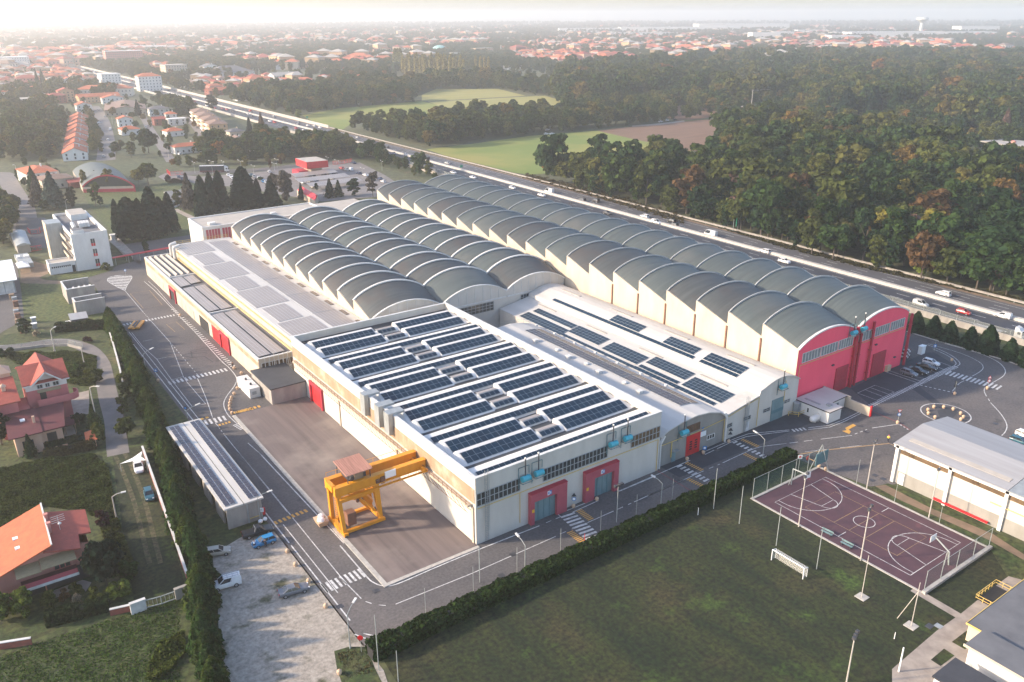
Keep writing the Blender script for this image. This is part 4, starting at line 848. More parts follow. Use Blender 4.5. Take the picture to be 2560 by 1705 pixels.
mb=MB();mb.box(33.6,338,0,38.6,346,14.2);mb.build('stair_tower','metal_grey',of);boxpart('tower_lit_side',of,'cream_wall',33.4,337.9,0,33.595,346.1,14.3)  # cream plate paints the sunlit left edge onto the grey tower
an2=thing('office_canteen','low white flat-roofed wing with a row of small square windows beside the office','annex',(34.4,323,0))
mb=MB();mb.box(30.2,320.6,0,38.6,327,3.7,0,1);mb.build('wall',['clean_white','roof_pale'],an2)
mb=MB();[mb.box(*q)for q in((30.1,320.5,3.7,38.6,320.9,4),(30.1,326.7,3.7,38.6,327.1,4),(30.1,320.9,3.7,30.5,326.7,4))];mb.build('parapet','clean_white',an2)
for k in range(10):boxpart('window',an2,'dark',30.9+.62*k,320.53,2.2,31.3+.62*k,320.6,2.75)
boxpart('door',an2,'dark',37.3,320.52,.02,38.3,320.595,2.4)
can=thing('red_canopy','long narrow red covered walkway between the office and the factory','canopy',(60,321,0))
mb=MB();mb.loft([[(50.6,319.5,2.8),(50.6,321.3,2.8),(50.6,321.3,3),(50.6,319.5,3)],[(71,322,2.8),(71,323.8,2.8),(71,323.8,3),(71,322,3)]]);mb.build('roof','red',can)
mb=MB();[mb.tube((x,320.4+(x-50.6)*.123,0),(x,320.4+(x-50.6)*.123,2.8),.08)for x in(51.5,56,60,65,70)];mb.build('post','pole',can)
wk=thing('covered_walkway','narrow flat grey walkway roof running back along the park lawn','canopy',(58,348,0))
mb=MB();Q=PP('c5',[(1340,610),(1390,580),(1610,750),(1540,770)],2.4);mb.prism(Q,2.4,2.6);mb.build('roof','paving',wk);mb=MB();[mb.tube((q[0],q[1],0),(q[0],q[1],2.4),.1)for q in Q];mb.build('post','pole',wk)
x,y=P('c5',1392,560,1.5);gb=MB();gb.box(x-1,y-1,0,x+1,y+1,2.6);gb.box(x-1.3,y-1.3,2.6,x+1.3,y+1.3,2.9);tag(gb.build('guard_kiosk','clean_white'),'little white kiosk at the end of the grey walkway','kiosk')
def tank(name,lab,x0,x1,y0,y1,h,low_right=False):
 t=thing(name,lab,'tank',((x0+x1)/2,(y0+y1)/2,0));mb=MB()
 mb.box(x0,y0,0,x1,y0+.35,h);mb.box(x0,y1-.35,0,x1,y1,h);mb.box(x0,y0+.35,0,x0+.35,y1-.35,h);mb.box(x1-.35,y0+.35,0,x1,y1-.35,h*.35);mb.build('wall','concrete',t)
 mb=MB();mb.box(x0-.06,y0-.06,h,x1+.06,y0+.41,h+.08);mb.box(x0-.06,y0+.41,h,x0+.41,y1-.41,h+.08);mb.box(x0-.06,y1-.41,h,x1+.06,y1+.06,h+.08);mb.build('coping','coping',t);return t
t1_=tank('concrete_bunker','open-topped concrete bunker nearest the office, the larger one',29.8,37.9,282.2,293,4.7)
mb=MB();[mb.box(32+k*1.6,283,3.6,32.5+k*1.6,285.5,4.4)for k in range(4)];mb.box(30.2,285.5,3.6,37.5,285.9,4.0);mb.build('beam','coping',t1_)
tank('concrete_bunker','open-topped concrete bunker nearest the conifer hedge, the narrower one',29.8,38,267.3,272.3,4.7)
s1=thing('dark_shed','dark metal shed with a pale blue-grey lean-to roof beside the hedge','shed',(29,260,0))
mb=MB();mb.box(27,257.4,0,31,261.5,2.6);mb.build('wall','dark_metal',s1);mb=MB();mb.loft([[(26.7,257,2.6),(31.3,256.4,2.6),(31.3,256.4,2.75),(26.7,257,2.75)],[(26.9,262.2,3),(31.6,261.6,3),(31.6,261.6,3.15),(26.9,262.2,3.15)]]);mb.build('roof','grey_sheet',s1)
for k,(px,py,l)in enumerate(((518,1008,'white-topped grey cabinet on the office lawn, the farther of two'),(533,1098,'white-topped grey cabinet on the office lawn, the nearer of two'))):
 x,y=P('yd',px,py);c=thing('cabinet',l,'cabinet',(x,y,0));mb=MB();mb.box(x-.6,y,0,x+.6,y+1,1.5);mb.build('body','metal_grey',c);mb=MB();mb.box(x-.75,y-.15,1.5,x+.75,y+1.2,1.62);mb.build('lid','sign_white',c)
x,y=P('yd',985,1060);mb=MB();mb.box(x-1.6,y-.6,0,x+.3,y+.9,1.0);mb.box(x+.2,y-.5,0,x+1.6,y+.8,1.3);tag(mb.build('covered_bin','sign_white'),'pair of joined low white tubs against the dark shed','tub')
s2=thing('arched_shed','grey shed with curved silver sheet roof by the red gates','shed',(27.5,371,0))
mb=MB();mb.box(24.6,359,0,29,384,3.0);mb.build('wall','grey_wall',s2);mb=MB();R_=[(24.3+5*t/8,3+.9*math.sin(PI*t/8))for t in range(9)];mb.loft([[(x,358.6,z)for x,z in R_],[(x+1.2,384.5,z)for x,z in R_]]);mb.build('roof','metal_grey',s2)
s3=thing('grey_cabin','low grey concrete cabin with white boxes in front of the silver shed','shed',(24.8,344,0))
mb=MB();mb.box(22.6,335.5,0,27,352,1.6);mb.build('wall','metal_grey',s3);mb=MB();mb.box(22.9,345,1.6,24,347,2.3);mb.box(25.3,345,1.6,26.9,347.4,2.2);mb.build('roof_box','sign_white',s3)
tn=thing('white_gazebo','small white party tent standing on the bare dirt','tent',(23.3,332.5,0))
mb=MB();[mb.tube((x,y,0),(x,y,2.2),.06)for x in(21.7,25)for y in(329,336)];mb.build('leg','pole',tn)
mb=MB();b_=[(21.5,328.8),(25.2,328.8),(25.2,336.2),(21.5,336.2)]
for i in range(4):mb.face([(*b_[i],2.2),(*b_[(i+1)%4],2.2),(23.3,332.5,3.4)]);mb.face([(*b_[(i+1)%4],2.2),(*b_[i],2.2),(*b_[i],1.9),(*b_[(i+1)%4],1.9)])
mb.build('canopy','sign_white',tn)
s4=thing('white_roof_barn','barn with a white roof and pale double doors at the left picture edge','barn',(11,315,0))
mb=MB();mb.box(2,305.5,0,18,325,4.6);mb.build('wall','metal_grey',s4);mb=MB();mb.loft([[(1,303.5,4.6),(18.8,303.5,4.6),(18.8,303.5,4.8),(1,303.5,4.8)],[(2,326,6),(20,326,6),(20,326,6.2),(2,326,6.2)]]);mb.build('roof','sign_white',s4)
for a,b in((12.4,14.9),(15.1,17.6)):boxpart('door',s4,'coping',a,305.4,.02,b,305.495,3.9)
for k in range(9):
 y=262+k*4.6+RNG.uniform(-1,1);x=14.5+.12*(y-262)*.4+RNG.uniform(-.3,.3);mb=MB();n=int(RNG.integers(2,5))
 for j in range(n):mb.box(x-.7,y-.9+j*.1,.45*j+.02,x+.7,y+.9,.45*j+.4)
 tag(mb.build('pallet_stack',['rust','metal_grey','wood'][k%3]),'heap of stacked crates along the yard fence','crate stack','crate stacks along the yard fence')
fence_g=thing('red_gate','red barred gate nearest the grey cabin','gate',(*P('c5',440,725),0))
def gate(root,crop,pts,h,m='red'):
 q=PP(crop,pts);mb=MB()
 for i in range(len(q)-1):
  a,b=Vector((*q[i],0)),Vector((*q[i+1],0));n=max(2,int((b-a).length/.5))
  for z in(.2,h):mb.bar((a.x,a.y,z),(b.x,b.y,z),.12)
  for k in range(n+1):p=a+(b-a)*(k/n);mb.bar((p.x,p.y,.1),(p.x,p.y,h),.05 if k%5 else .14)
 mb.build('bars',m,root)
gate(fence_g,'c5',[(365,735),(515,712)],2)
g2=thing('red_gate','red barred gate farther away at the road end of the forecourt','gate',(*P('c5',450,515),0));gate(g2,'c5',[(345,490),(380,520),(500,508),(490,490),(560,478)],2)
g3=thing('red_gate','red sliding gate beside the lorry road','gate',(*P('pk',150,240),0));gate(g3,'pk',[(75,220),(110,250),(245,238)],2.2)
g4=thing('red_gate','long red barrier fence right of the red pavilion','gate',(*P('pk',1900,125),0));gate(g4,'pk',[(1820,135),(1910,128),(2020,105)],2.2)
def wall(lab,crop,pts,h,t,m,cat='wall',name='wall',cop=None):
 q=PP(crop,pts)if crop else pts;mb=MB()
 for i in range(len(q)-1):mb.bar((*q[i],h/2),(*q[i+1],h/2),t,h,0)
 if cop:
  for i in range(len(q)-1):mb.bar((*q[i],h+.05),(*q[i+1],h+.05),t+.15,.1,1)
 return tag(mb.build(name,[m,cop or m]),lab,cat)
wall('low pale wall along the foot of the conifer hedge above the lane',None,[(34.2,243),(33,232),(31.2,217),(29.6,205)],1.6,.25,'cream_wall',name='boundary_wall',cop='coping')
wall('long low wall between the conifer hedge and the grass drive',None,[(25.6,168),(23.6,146),(21.2,119.5)],1.6,.25,'brick',name='boundary_wall',cop='coping')
wall('brick garden wall right of the white gate pier','zG',[(755,1115),(910,1080)],1.1,.3,'brick',name='garden_wall',cop='coping');wall('brick garden wall at the bottom left corner','zG',[(-30,1350),(220,1310)],1.1,.3,'brick',name='garden_wall',cop='coping')
for px,py,l in((950,1090,'white concrete gate pier on the left of the drive gate'),(1250,990,'grey concrete gate pier beside the hedge')):
 x,y=P('zG',px,py);mb=MB();mb.box(x-1.1,y-.2,0,x+1.1,y+.3,1.9);mb.box(x-1.15,y-.25,1.9,x+1.15,y+.35,2.0);tag(mb.build('gate_pier','concrete' if px>1000 else 'coping'),l,'gate pier')
dg=thing('drive_gate','low green wire gate across the grass drive','gate',(*P('zG',1100,1040),0));gate(dg,'zG',[(990,1070),(1105,1040),(1215,1000)],1.5,'pole')
wall('low concrete retaining wall along the curved lane','zD',[(-60,880),(0,870),(150,850),(300,830),(460,825),(560,850)],.7,.3,'concrete',name='retaining_wall')
h1=thing('pink_house','pink house with a cross-gabled red tile roof and curved balcony','house',(13,199,0))
mb=MB();mb.box(8.9,194.6,0,17,205.2,8.3,0);mb.box(8.9,194.6,8.3,17,205.2,10,1);mb.face([(10.6,194.59,10),(15.6,194.59,10),(13.1,194.59,12)],1);mb.face([(8.9,194.6,10),(8.9,205.2,10),(8.9,200,11.9)][::-1],1);mb.face([(17,194.6,10),(17,205.2,10),(17,200,11.9)],1);mb.build('wall',['pink_wall','clean_white'],h1)
mb=MB()
for s in(-1,1):
 ye=200+s*6.1;mb.loft([[(8.4,ye,9.8),(8.4,200,12.3),(8.4,200,12.55),(8.4,ye,10.05)],[(17.6,ye,9.8),(17.6,200,12.3),(17.6,200,12.55),(17.6,ye,10.05)]])
for s in(-1,1):mb.loft([[(13.1,193.4,12.4),(13.1+s*3.1,193.4,9.8),(13.1+s*3.1,193.4,10.05),(13.1,193.4,12.65)],[(13.1,207,12.4),(13.1+s*3.1,207,9.8),(13.1+s*3.1,207,10.05),(13.1,207,12.65)]])
mb.build('roof','tile_red',h1)
mb=MB();mb.bar((13.1,193.35,12.3),(10,193.35,9.7),.12,.3);mb.bar((13.1,193.35,12.3),(16.2,193.35,9.7),.12,.3);mb.bar((8.5,193.85,9.75),(17.6,193.85,9.75),.25,.2);mb.build('gutter','coping',h1)
for x,w_,h_ in((11.2,1,1.4),(12.8,.8,1.6),(14.3,1.1,1.3)):win_y(h1,x,x+w_,8.5,8.5+h_,194.6,2,1,fm='mullion')
boxpart('door',h1,'dark',11.4,194.5,5.4,12.6,194.595,7.6);mb=MB();mb.loft([[(11,194.55,8.1),(11,193.9,7.7),(11,193.9,7.8),(11,194.55,8.2)],[(15.6,194.55,8.1),(15.6,193.9,7.7),(15.6,193.9,7.8),(15.6,194.55,8.2)]]);mb.build('awning','straw',h1)
bal=[(10.6,194.5),(10.6,192.6),(16.5,192.6)]+[(17+1.7*math.sin(a),194.3-1.7*math.cos(a))for a in np.linspace(0,PI*.8,8)]+[(17.1,195.6),(17.1,194.5)]
mb=MB();mb.prism(bal,5.05,5.35);
for i in range(1,len(bal)-3):mb.bar((*bal[i],5.85),(*bal[i+1],5.85),.2,1.5)
mb.build('balcony','pink_wall',h1)
mb=MB();mb.box(3,191,0,6.8,200,8);mb.box(6.8,192,0,8.9,199,5.5);mb.build('side_wing','pink_wall',h1)
mb=MB();mb.loft([[(2,190.2,8.2),(7.4,190.2,8.2),(7.4,190.2,8.45),(2,190.2,8.45)],[(2,199.5,10.6),(7.4,199.5,10.6),(7.4,199.5,10.85),(2,199.5,10.85)]]);mb.build('wing_roof','tile_red',h1)
mb=MB();mb.box(4.6,194.6,8.5,5.4,195.4,10.6);mb.loft([[(4.4,194.4,10.6),(5.6,194.4,10.6),(5.6,195.6,10.6),(4.4,195.6,10.6)],[(4.95,194.95,11.2),(5.05,194.95,11.2),(5.05,195.05,11.2),(4.95,195.05,11.2)]]);mb.build('chimney','peach_wall',h1)
mb=MB();mb.box(3.4,200,0,7,204,11.6);mb.loft([[(3.1,199.7,11.6),(7.3,199.7,11.6),(7.3,204.3,11.6),(3.1,204.3,11.6)],[(4.7,201.5,12.9),(5.7,201.5,12.9),(5.7,202.5,12.9),(4.7,202.5,12.9)]]);mb.build('tower','peach_wall',h1)
h1b=thing('peach_house','peach house with a plain maroon sloping roof in front of the pink house','house',(9,186,0))
mb=MB();mb.box(4.4,181,0,9.2,191,4.4);mb.box(9.2,182,0,13.2,191,4.3);mb.build('wall','peach_wall',h1b)
mb=MB();mb.loft([[(3.3,180.1,4.5),(9.5,180.1,4.5),(9.5,180.1,4.75),(3.3,180.1,4.75)],[(3.9,191.2,5.55),(10,191.2,5.55),(10,191.2,5.8),(3.9,191.2,5.8)]]);mb.loft([[(9.52,180.6,4.35),(13.7,180.6,4.35),(13.7,180.6,4.6),(9.52,180.6,4.6)],[(10,191.2,5.35),(15.2,191.2,5.35),(15.2,191.2,5.6),(10,191.2,5.6)]]);mb.build('roof','tile_dark',h1b)
boxpart('skylight',h1b,'sign_white',6.3,186.2,5.2,7.2,187.3,5.55);mb=MB();mb.box(8.4,184.6,4.6,8.9,185.1,6.6);mb.build('chimney','peach_wall',h1b)
boxpart('window',h1b,'dark',5.6,180.93,1.4,7.6,180.995,3.2);boxpart('window',h1b,'dark',10.2,181.93,.9,12,181.995,3.3);mb=MB();mb.box(9.3,179.6,0,13.4,179.8,.9);mb.build('terrace_wall','peach_wall',h1b)
sheet('patio',PP('h1',[(940,640),(1290,560),(1300,900),(930,950)]),.06,'paving');sheet('patio',PP('h1',[(930,1100),(1060,1060),(1110,1200),(930,1230)]),.06,'paving')
lt=thing('garden_lean_to','small maroon lean-to roof beside the patio','lean-to',(*P('h1',1000,1050),0));Q=PP('h1',[(915,960),(1070,930),(1085,1045),(940,1070)],2.2);mb=MB();mb.prism(Q,2.1,2.3);mb.build('roof','tile_dark',lt);mb=MB();[mb.tube((*q,0),(*q,2.1),.08)for q in Q];mb.build('post','wood',lt)
hut=thing('garden_hut','tiny hut with a bright orange roof under the ivy pole','hut',(17.6,178,0));mb=MB();mb.box(16.8,176.8,0,18.4,179.6,1.6);mb.build('wall','peach_wall',hut);mb=MB();mb.loft([[(16.5,176.4,1.4),(18.7,176.4,1.7),(18.7,176.4,1.85),(16.5,176.4,1.55)],[(16.9,180.4,2),(18.9,180.4,2.3),(18.9,180.4,2.45),(16.9,180.4,2.15)]]);mb.build('roof','tile',hut)
h2=thing('salmon_house','salmon house with a steep orange roof, reed awning and two roof windows','house',(2,135,0))
mb=MB();F=[(-6,0),(9.6,0),(9.6,6.2),(4.2,7.3),(-6,4.6)];w_=MB();w_.face([(x,130.3,z)for x,z in F]);w_.face([(x,141,z)for x,z in F][::-1]);w_.face([(-6,130.3,0),(-6,130.3,4.6),(-6,141,4.6),(-6,141,0)]);w_.face([(9.6,130.3,0),(9.6,141,0),(9.6,141,6.2),(9.6,130.3,6.2)]);w_.build('wall','salmon_wall',h2)
mb=MB();mb.loft([[(-9,128.6,3.7),(4.5,128.9,8.2),(4.5,128.9,8.45),(-9,128.6,3.95)],[(-9,142.4,3.7),(4.9,143,8.2),(4.9,143,8.45),(-9,142.4,3.95)]],0);r1=mb.build('roof','tile',h2)
mb=MB();mb.loft([[(3.2,129.2,7.25),(8.2,128.6,6.35),(8.2,128.6,6.6),(3.2,129.2,7.5)],[(4.7,141.4,7.4),(8.6,132.8,6.45),(8.6,132.8,6.7),(4.7,141.4,7.65)]],0);mb.loft([[(8.0,132.8,6.5),(10.4,132.8,6.1),(10.4,132.8,6.35),(8.0,132.8,6.75)],[(4.7,141.4,7.36),(10.9,140.6,6.1),(10.9,140.6,6.35),(4.7,141.4,7.61)]],0);mb.build('lower_roof','tile_red',h2)
mb=MB();mb.bar((4.5,128.9,8.5),(4.9,143,8.5),.25,.2);mb.build('ridge_flashing','coping',h2)
for y in(133.2,136.3):boxpart('roof_window',r1,'sign_white',-.2,y,6.5,1.0,y+.8,7.1)
for x,y,z in((-6.6,129.5,4),(-4.6,135,5)):mb=MB();mb.tube((x,y,z-3),(x,y,z+1.6),.3);mb.tube((x,y,z+1.6),(x,y,z+2.1),.36);mb.build('chimney','sign_white',h2)
for y in(134.4,137.4):mb=MB();mb.box(4.75,y,7.4,5.2,y+.5,9.1);mb.box(4.65,y-.1,9.1,5.3,y+.6,9.25);mb.build('chimney','salmon_wall',h2)
mb=MB();mb.bar((6.4,135,7),(6.4,135,9.6),.05);[mb.bar((5.4,135+.2*k,8.6+.25*k),(7.4,135.2+.2*k,8.6+.25*k),.04)for k in range(4)];mb.ball((6.5,134.8,8.4),.3,sz=.6);mb.build('aerial','coping',h2)
mb=MB();mb.box(-.6,127.6,2.75,7.2,130.29,3.0,0);mb.box(-.6,127.5,2.7,7.2,127.6,3.15,1);mb.build('balcony',['tile_dark','coping'],h2)
mb=MB();mb.box(-.5,127.65,3.0,7.1,127.7,3.9);mb.build('railing','gate_pink',h2)
for a,b,dz in((-1,2.4,0),(2.45,7.3,.25)):mb=MB();mb.loft([[(a,127.9,5.0+dz),(a,130.28,5.6+dz),(a,130.28,5.7+dz),(a,127.9,5.1+dz)],[(b,127.9,5.0+dz),(b,130.28,5.6+dz),(b,130.28,5.7+dz),(b,127.9,5.1+dz)]]);mb.build('awning','straw',h2)
win_y(h2,4.2,6.5,3.1,5.1,130.3,3,1,fm='pink_wall');win_y(h2,1.2,2.2,3.8,4.9,130.3,1,1,fm='pink_wall')
mb=MB();mb.box(2.6,130.2,0,9.5,130.295,2.7);mb.build('plinth','dark_metal',h2);boxpart('garage_door',h2,'dark',-.5,130.2,.02,2.4,130.295,2.4)
mb=MB()
for k in range(9):mb.box(9.7,131+k*.9,2.6-.3*k-.12,11.2,131.9+k*.9,2.6-.3*k)
mb.build('outside_stair','concrete',h2);sheet('patio',PP('h2',[(740,1330),(1200,1160),(1330,1200),(1250,1330),(800,1420)]),.05,'paving')
wr=thing('white_warehouse','white warehouse with low-pitched grey sheet roof at the right picture edge','warehouse',(150,50,0))
F=[(140.4,0),(158.5,0),(158.5,7.9),(149.5,9.1),(140.4,7.9)];mb=MB()
mb.face([(x,72.1,z)for x,z in F][::-1]);mb.face([(x,15,z)for x,z in F]);mb.face([(140.4,15,0),(140.4,15,7.9),(140.4,72.1,7.9),(140.4,72.1,0)]);mb.face([(158.5,15,0),(158.5,72.1,0),(158.5,72.1,7.9),(158.5,15,7.9)]);mb.build('wall','white_wall',wr)
for k,(a,b,m_)in enumerate(((51.6,72.6,'grey_sheet'),(15,51.5,'metal_grey'))):
 mb=MB();mb.loft([[(139.9,a,7.85),(149.5,a,9.1),(159,a,7.85),(159,a,8.05),(149.5,a,9.3),(139.9,a,8.05)],[(139.9,b,7.85),(149.5,b,9.1),(159,b,7.85),(159,b,8.05),(149.5,b,9.3),(139.9,b,8.05)]]);r_=mb.build('roof',m_,wr)
 if k==0:mb=MB();mb.loft([[(142.4,a+1,8.4),(143.6,a+1,8.55),(143.6,a+1,8.6),(142.4,a+1,8.45)],[(142.4,b-1.5,8.4),(143.6,b-1.5,8.55),(143.6,b-1.5,8.6),(142.4,b-1.5,8.45)]]);mb.build('rooflight','roof_pale',r_)
boxpart('plinth',wr,'grey_wall',140.33,20,0,140.397,71,2.6);boxpart('clerestory',wr,'glass_amber',140.33,20,6.3,140.397,71.2,7.4)
for y in(71.7,61.5,51.6,41):boxpart('column',wr,'clean_white',139.9,y-.3,0,140.32,y+.3,7.85)
mb=MB();mb.box(139.9,15,7.4,140.32,72.4,7.85);mb.build('gutter_beam','clean_white',wr)
y0,z1=PX('c6',1240,1160,140.35);y1,_=PX('c6',1290,1180,140.35);boxpart('door',wr,'sign_white',140.25,min(y0,y1),.05,140.325,max(y0,y1),2.4)
mb=MB();mb.box(139.6,53.5,.5,140.1,63.5,.75);tag(mb.build('long_bench','red'),'long narrow red bench along the white warehouse wall','bench')
mb=MB();mb.path([(140.2,54,4.5),(140.2,44,4.5)],.12);mb.build('gas_pipe','pipe_yellow',wr)
b1=thing('changing_rooms','low building with a wide grey felt roof by the paved terrace','pavilion',(118,26,0));mb=MB();mb.box(108.3,8,0,135,40.7,2.9);mb.build('wall','cream_wall',b1);mb=MB();mb.box(108.1,8,2.9,135,40.9,3.05);mb.build('roof','roof_grey',b1);mb=MB();mb.box(108.0,8,2.85,108.09,41,3.12);mb.box(108.09,40.91,2.85,135,41,3.12);mb.build('fascia','pipe_yellow',b1);boxpart('roof_hatch',b1,'tile_dark',109.5,31.6,3.05,111,32.8,3.3)
b2=thing('changing_rooms','narrow white building with a stained dark blue roof at the lower right','pavilion',(105.3,24,0));mb=MB();mb.box(103,8,0,107.6,38,3.6);mb.build('wall','clean_white',b2);mb=MB();mb.box(102.6,8,3.6,107.9,38.5,3.8);mb.build('roof','roof_grey',b2);mb=MB();mb.box(102.5,8,3.5,102.59,38.6,3.9);mb.build('fascia','cream_wall',b2)
b3=thing('changing_rooms','low building with an almost black roof at the bottom right corner','pavilion',(97,24,0));mb=MB();mb.box(94.4,8,0,99.7,38,3.0);mb.build('wall','clean_white',b3);mb=MB();mb.box(94.1,8,3.0,99.9,38.2,3.2);mb.build('roof','dark_asphalt',b3)
rl=thing('pit_railing','orange railing around a dark sunken stair pit by the grey roof','railing',(120.8,40.4,0));mb=MB();c_=[(118.4,41.2),(118.4,44.5),(124.5,44.5),(124.5,41.2),(118.4,41.2)]
for i in range(4):
 a,b=Vector((*c_[i],0)),Vector((*c_[i+1],0))
 for z in(.5,1.0):mb.bar((a.x,a.y,z),(b.x,b.y,z),.07)
 n=int((b-a).length/.9)
 for k in range(n+1):p=a+(b-a)*(k/n);mb.bar((p.x,p.y,0),(p.x,p.y,1),.06)
mb.build('bars','pipe_yellow',rl);sheet('stair_pit',[(118.6,41.4),(124.3,41.4),(124.3,44.3),(118.6,44.3)],.1,'dark')
gy=thing('vaulted_sports_hall','low hall with a broad grey barrel roof and dark red glazed arch','sports hall',(80,505,0))
A0,A1=P('of',1060,370,2),P('of',1715,330,3);B0,B1=P('of',925,115,4),P('of',1560,150,4);mb=MB();rings=[]
for k in range(9):
 t=k/8;L_,R_2=(A0[0]+(B0[0]-A0[0])*t,A0[1]+(B0[1]-A0[1])*t),(A1[0]+(B1[0]-A1[0])*t,A1[1]+(B1[1]-A1[1])*t)
 rings.append([(L_[0]+(R_2[0]-L_[0])*i/16,L_[1]+(R_2[1]-L_[1])*i/16,3+5.6*math.sin(PI*i/16)**.8)for i in range(17)])
mb.loft(rings,0,cap=False,close=False);mb.build('roof','vault',gy,smooth=True)
mb=MB();mb.prism([A0,A1,B1,B0],0,3);mb.build('wall','cream_wall',gy)
fr_=rings[0];mb=MB();mb.face([(p[0],p[1]-.1,p[2])for p in fr_]);mb.build('glazed_gable','glass',gy)
mb=MB();[mb.bar((fr_[i][0],fr_[i][1]-.3,fr_[i][2]),(fr_[i+1][0],fr_[i+1][1]-.3,fr_[i+1][2]),.5,.7)for i in range(16)];mb.bar((A1[0],A1[1]-.3,0),(A1[0],A1[1]-.3,3.2),.7);mb.bar((A0[0],A0[1]-.4,1),(A1[0],A1[1]-.4,1),.3,1.6);mb.build('red_arch','crimson',gy)
pv_=thing('red_pavilion','bright red box-shaped pavilion raised over the car park entrance','pavilion',(186,460,0));Q=[(177,447),(189.5,446.2),(189.5,463),(177.5,464)];mb=MB();mb.prism(Q,4.2,8,0,1);mb.build('box',['red','roof_pale'],pv_);mb=MB();mb.prism([(181,451),(187.5,451),(187.5,461),(181,461)],0,4.2);mb.build('lobby','cream_wall',pv_);mb=MB();mb.box(174,452,0,179.5,462,2.6);mb.build('side_room','crimson',pv_)
for k,(a,b)in enumerate((((1420,258),(1860,205)),((1460,312),(1990,250)),((1590,363),(2110,290)))):
 A,B=P('pk',*a,2.6),P('pk',*b,2.6);c=thing('solar_carport',f"long carport of grey-blue solar panels, {['farthest', 'middle', 'nearest'][k]} of the three rows",'carport',((A[0]+B[0])/2,A[1],0));y0=(A[1]+B[1])/2
 mb=MB();pv(mb,(A[0],y0-1,2.4),(B[0]-A[0],0,0),(0,6.5,.9),30,4,gap=.05);mb.build('solar_array',['pv_frame','pv_sky_tint'],c)
 mb=MB();[mb.tube((x,y0+2,0),(x,y0+2,2.7),.12)for x in np.arange(A[0]+1,B[0],5)];mb.build('post','pole',c)
rr=thing('red_roof_annex','small building with a bright red pitched roof half hidden by trees','annex',(152,385,0));Q=PP('pk',[(1440,400),(1540,388),(1660,458),(1630,512)],3);mb=MB();mb.prism(Q,0,3);mb.build('wall','cream_wall',rr);mb=MB();m1=((Q[0][0]+Q[1][0])/2,(Q[0][1]+Q[1][1])/2,4.6);m2=((Q[2][0]+Q[3][0])/2,(Q[2][1]+Q[3][1])/2,4.6)
mb.face([(*Q[0],3),(*Q[3],3),m2,m1]);mb.face([(*Q[1],3),m1,m2,(*Q[2],3)]);mb.face([(*Q[0],3),m1,(*Q[1],3)]);mb.face([(*Q[2],3),m2,(*Q[3],3)]);mb.build('roof','red',rr)
lo=thing('park_office','low white glazed office with a flat grey roof behind the dark firs','office building',(98,420,0));Q=PP('pk',[(40,420),(240,395),(270,470),(130,520)],3.2);mb=MB();mb.prism(Q,0,3.4,0,1);mb.build('wall',['clean_white','roof_grey'],lo);mb=MB();mb.prism([(q[0]*1.0,q[1]-.1)for q in Q[2:]]+[(Q[3][0],Q[3][1]+.1),(Q[2][0],Q[2][1]+.1)],1,2.6);mb.build('window_band','glass',lo)
sr=thing('red_side_store','red flat-roofed store built against the right side of the pink hall','store',(199,113,0));mb=MB();Q=PP('hw',[(490,1010),(800,1080),(835,1060),(825,1195),(790,1190),(490,1080)],2);mb.box(194.3,112,0,205.5,118,3.0,0,1);mb.build('wall',['red','roof_grey'],sr);mb=MB();mb.box(194.3,111.7,2.9,205.7,112,3.4);mb.box(205.5,112,2.9,205.8,118,3.4);mb.build('parapet','red',sr)
x,y=P('hw',745,1235);mb=MB();mb.box(x-.9,y-.4,0,x+.9,y+.6,2.2);mb.box(x-1,y-.5,2.2,x+1,y+.7,2.35);tag(mb.build('white_cabinet','sign_white'),'tall white metal cabinet beside the red store','cabinet')
x,y=P('hw',520,1310);rk=MB();
for i in range(5):
 for j in range(5):rk.box(x-1.5+.6*i,y,.1+.5*j,x-1.0+.6*i,y+.8,.5+.5*j,(i+j)%2)
tag(rk.build('crate_rack',['tile_dark','sign_white']),'stack of dark red and white crates at the pink hall corner','crate stack')
x,y=P('c6',1130,240);mb=MB();mb.box(x-.9,y-.5,0,x+.9,y+.6,1.6,0);mb.box(x-.5,y+.2,1.6,x+.5,y+.6,2.4,1);tag(mb.build('orange_bin',['orange_ball','dark_metal']),'orange waste bin standing against the pink wall','bin')
x,y=P('c6',318,615);tk=thing('gas_tank','upright grey tank behind a yellow guard rail','tank',(x,y,0));mb=MB();mb.tube((x,y,.2),(x,y,2.6),.75,n=16);mb.ball((x,y,2.6),.75,sz=.3,n=16);mb.build('shell','metal_grey',tk);mb=MB();c_=[(x-2.6,y),(x-1.2,y-1.6),(x+1.9,y-1.6),(x+2.3,y-.2)]
for i in range(3):[mb.bar((*c_[i],z),(*c_[i+1],z),.1)for z in(.6,1.1)];mb.bar((*c_[i],0),(*c_[i],1.1),.12)
mb.build('guard_rail','pipe_yellow',tk)
x,y=P('c6',490,690);mb=MB();mb.tube((x-.9,y,.8),(x+.9,y,.8),.75,n=14);mb.ball((x-.9,y,.8),.75);mb.ball((x+.9,y,.8),.75);mb.box(x-.7,y-.5,0,x-.4,y+.5,.4);mb.box(x+.4,y-.5,0,x+.7,y+.5,.4);mb.tube((x+.5,y,1.5),(x+.5,y,2),.15);tag(mb.build('white_tank','clean_white'),'small white lying tank in front of the white annex','tank')
def ring(x,w,zb,zs,zt,tw):return[(x,-w*.88,zb),(x,-w,zs),(x,-w*.98,zs+(zt-zs)*.6),(x,-w*tw,zt),(x,w*tw,zt),(x,w*.98,zs+(zt-zs)*.6),(x,w,zs),(x,w*.88,zb)]
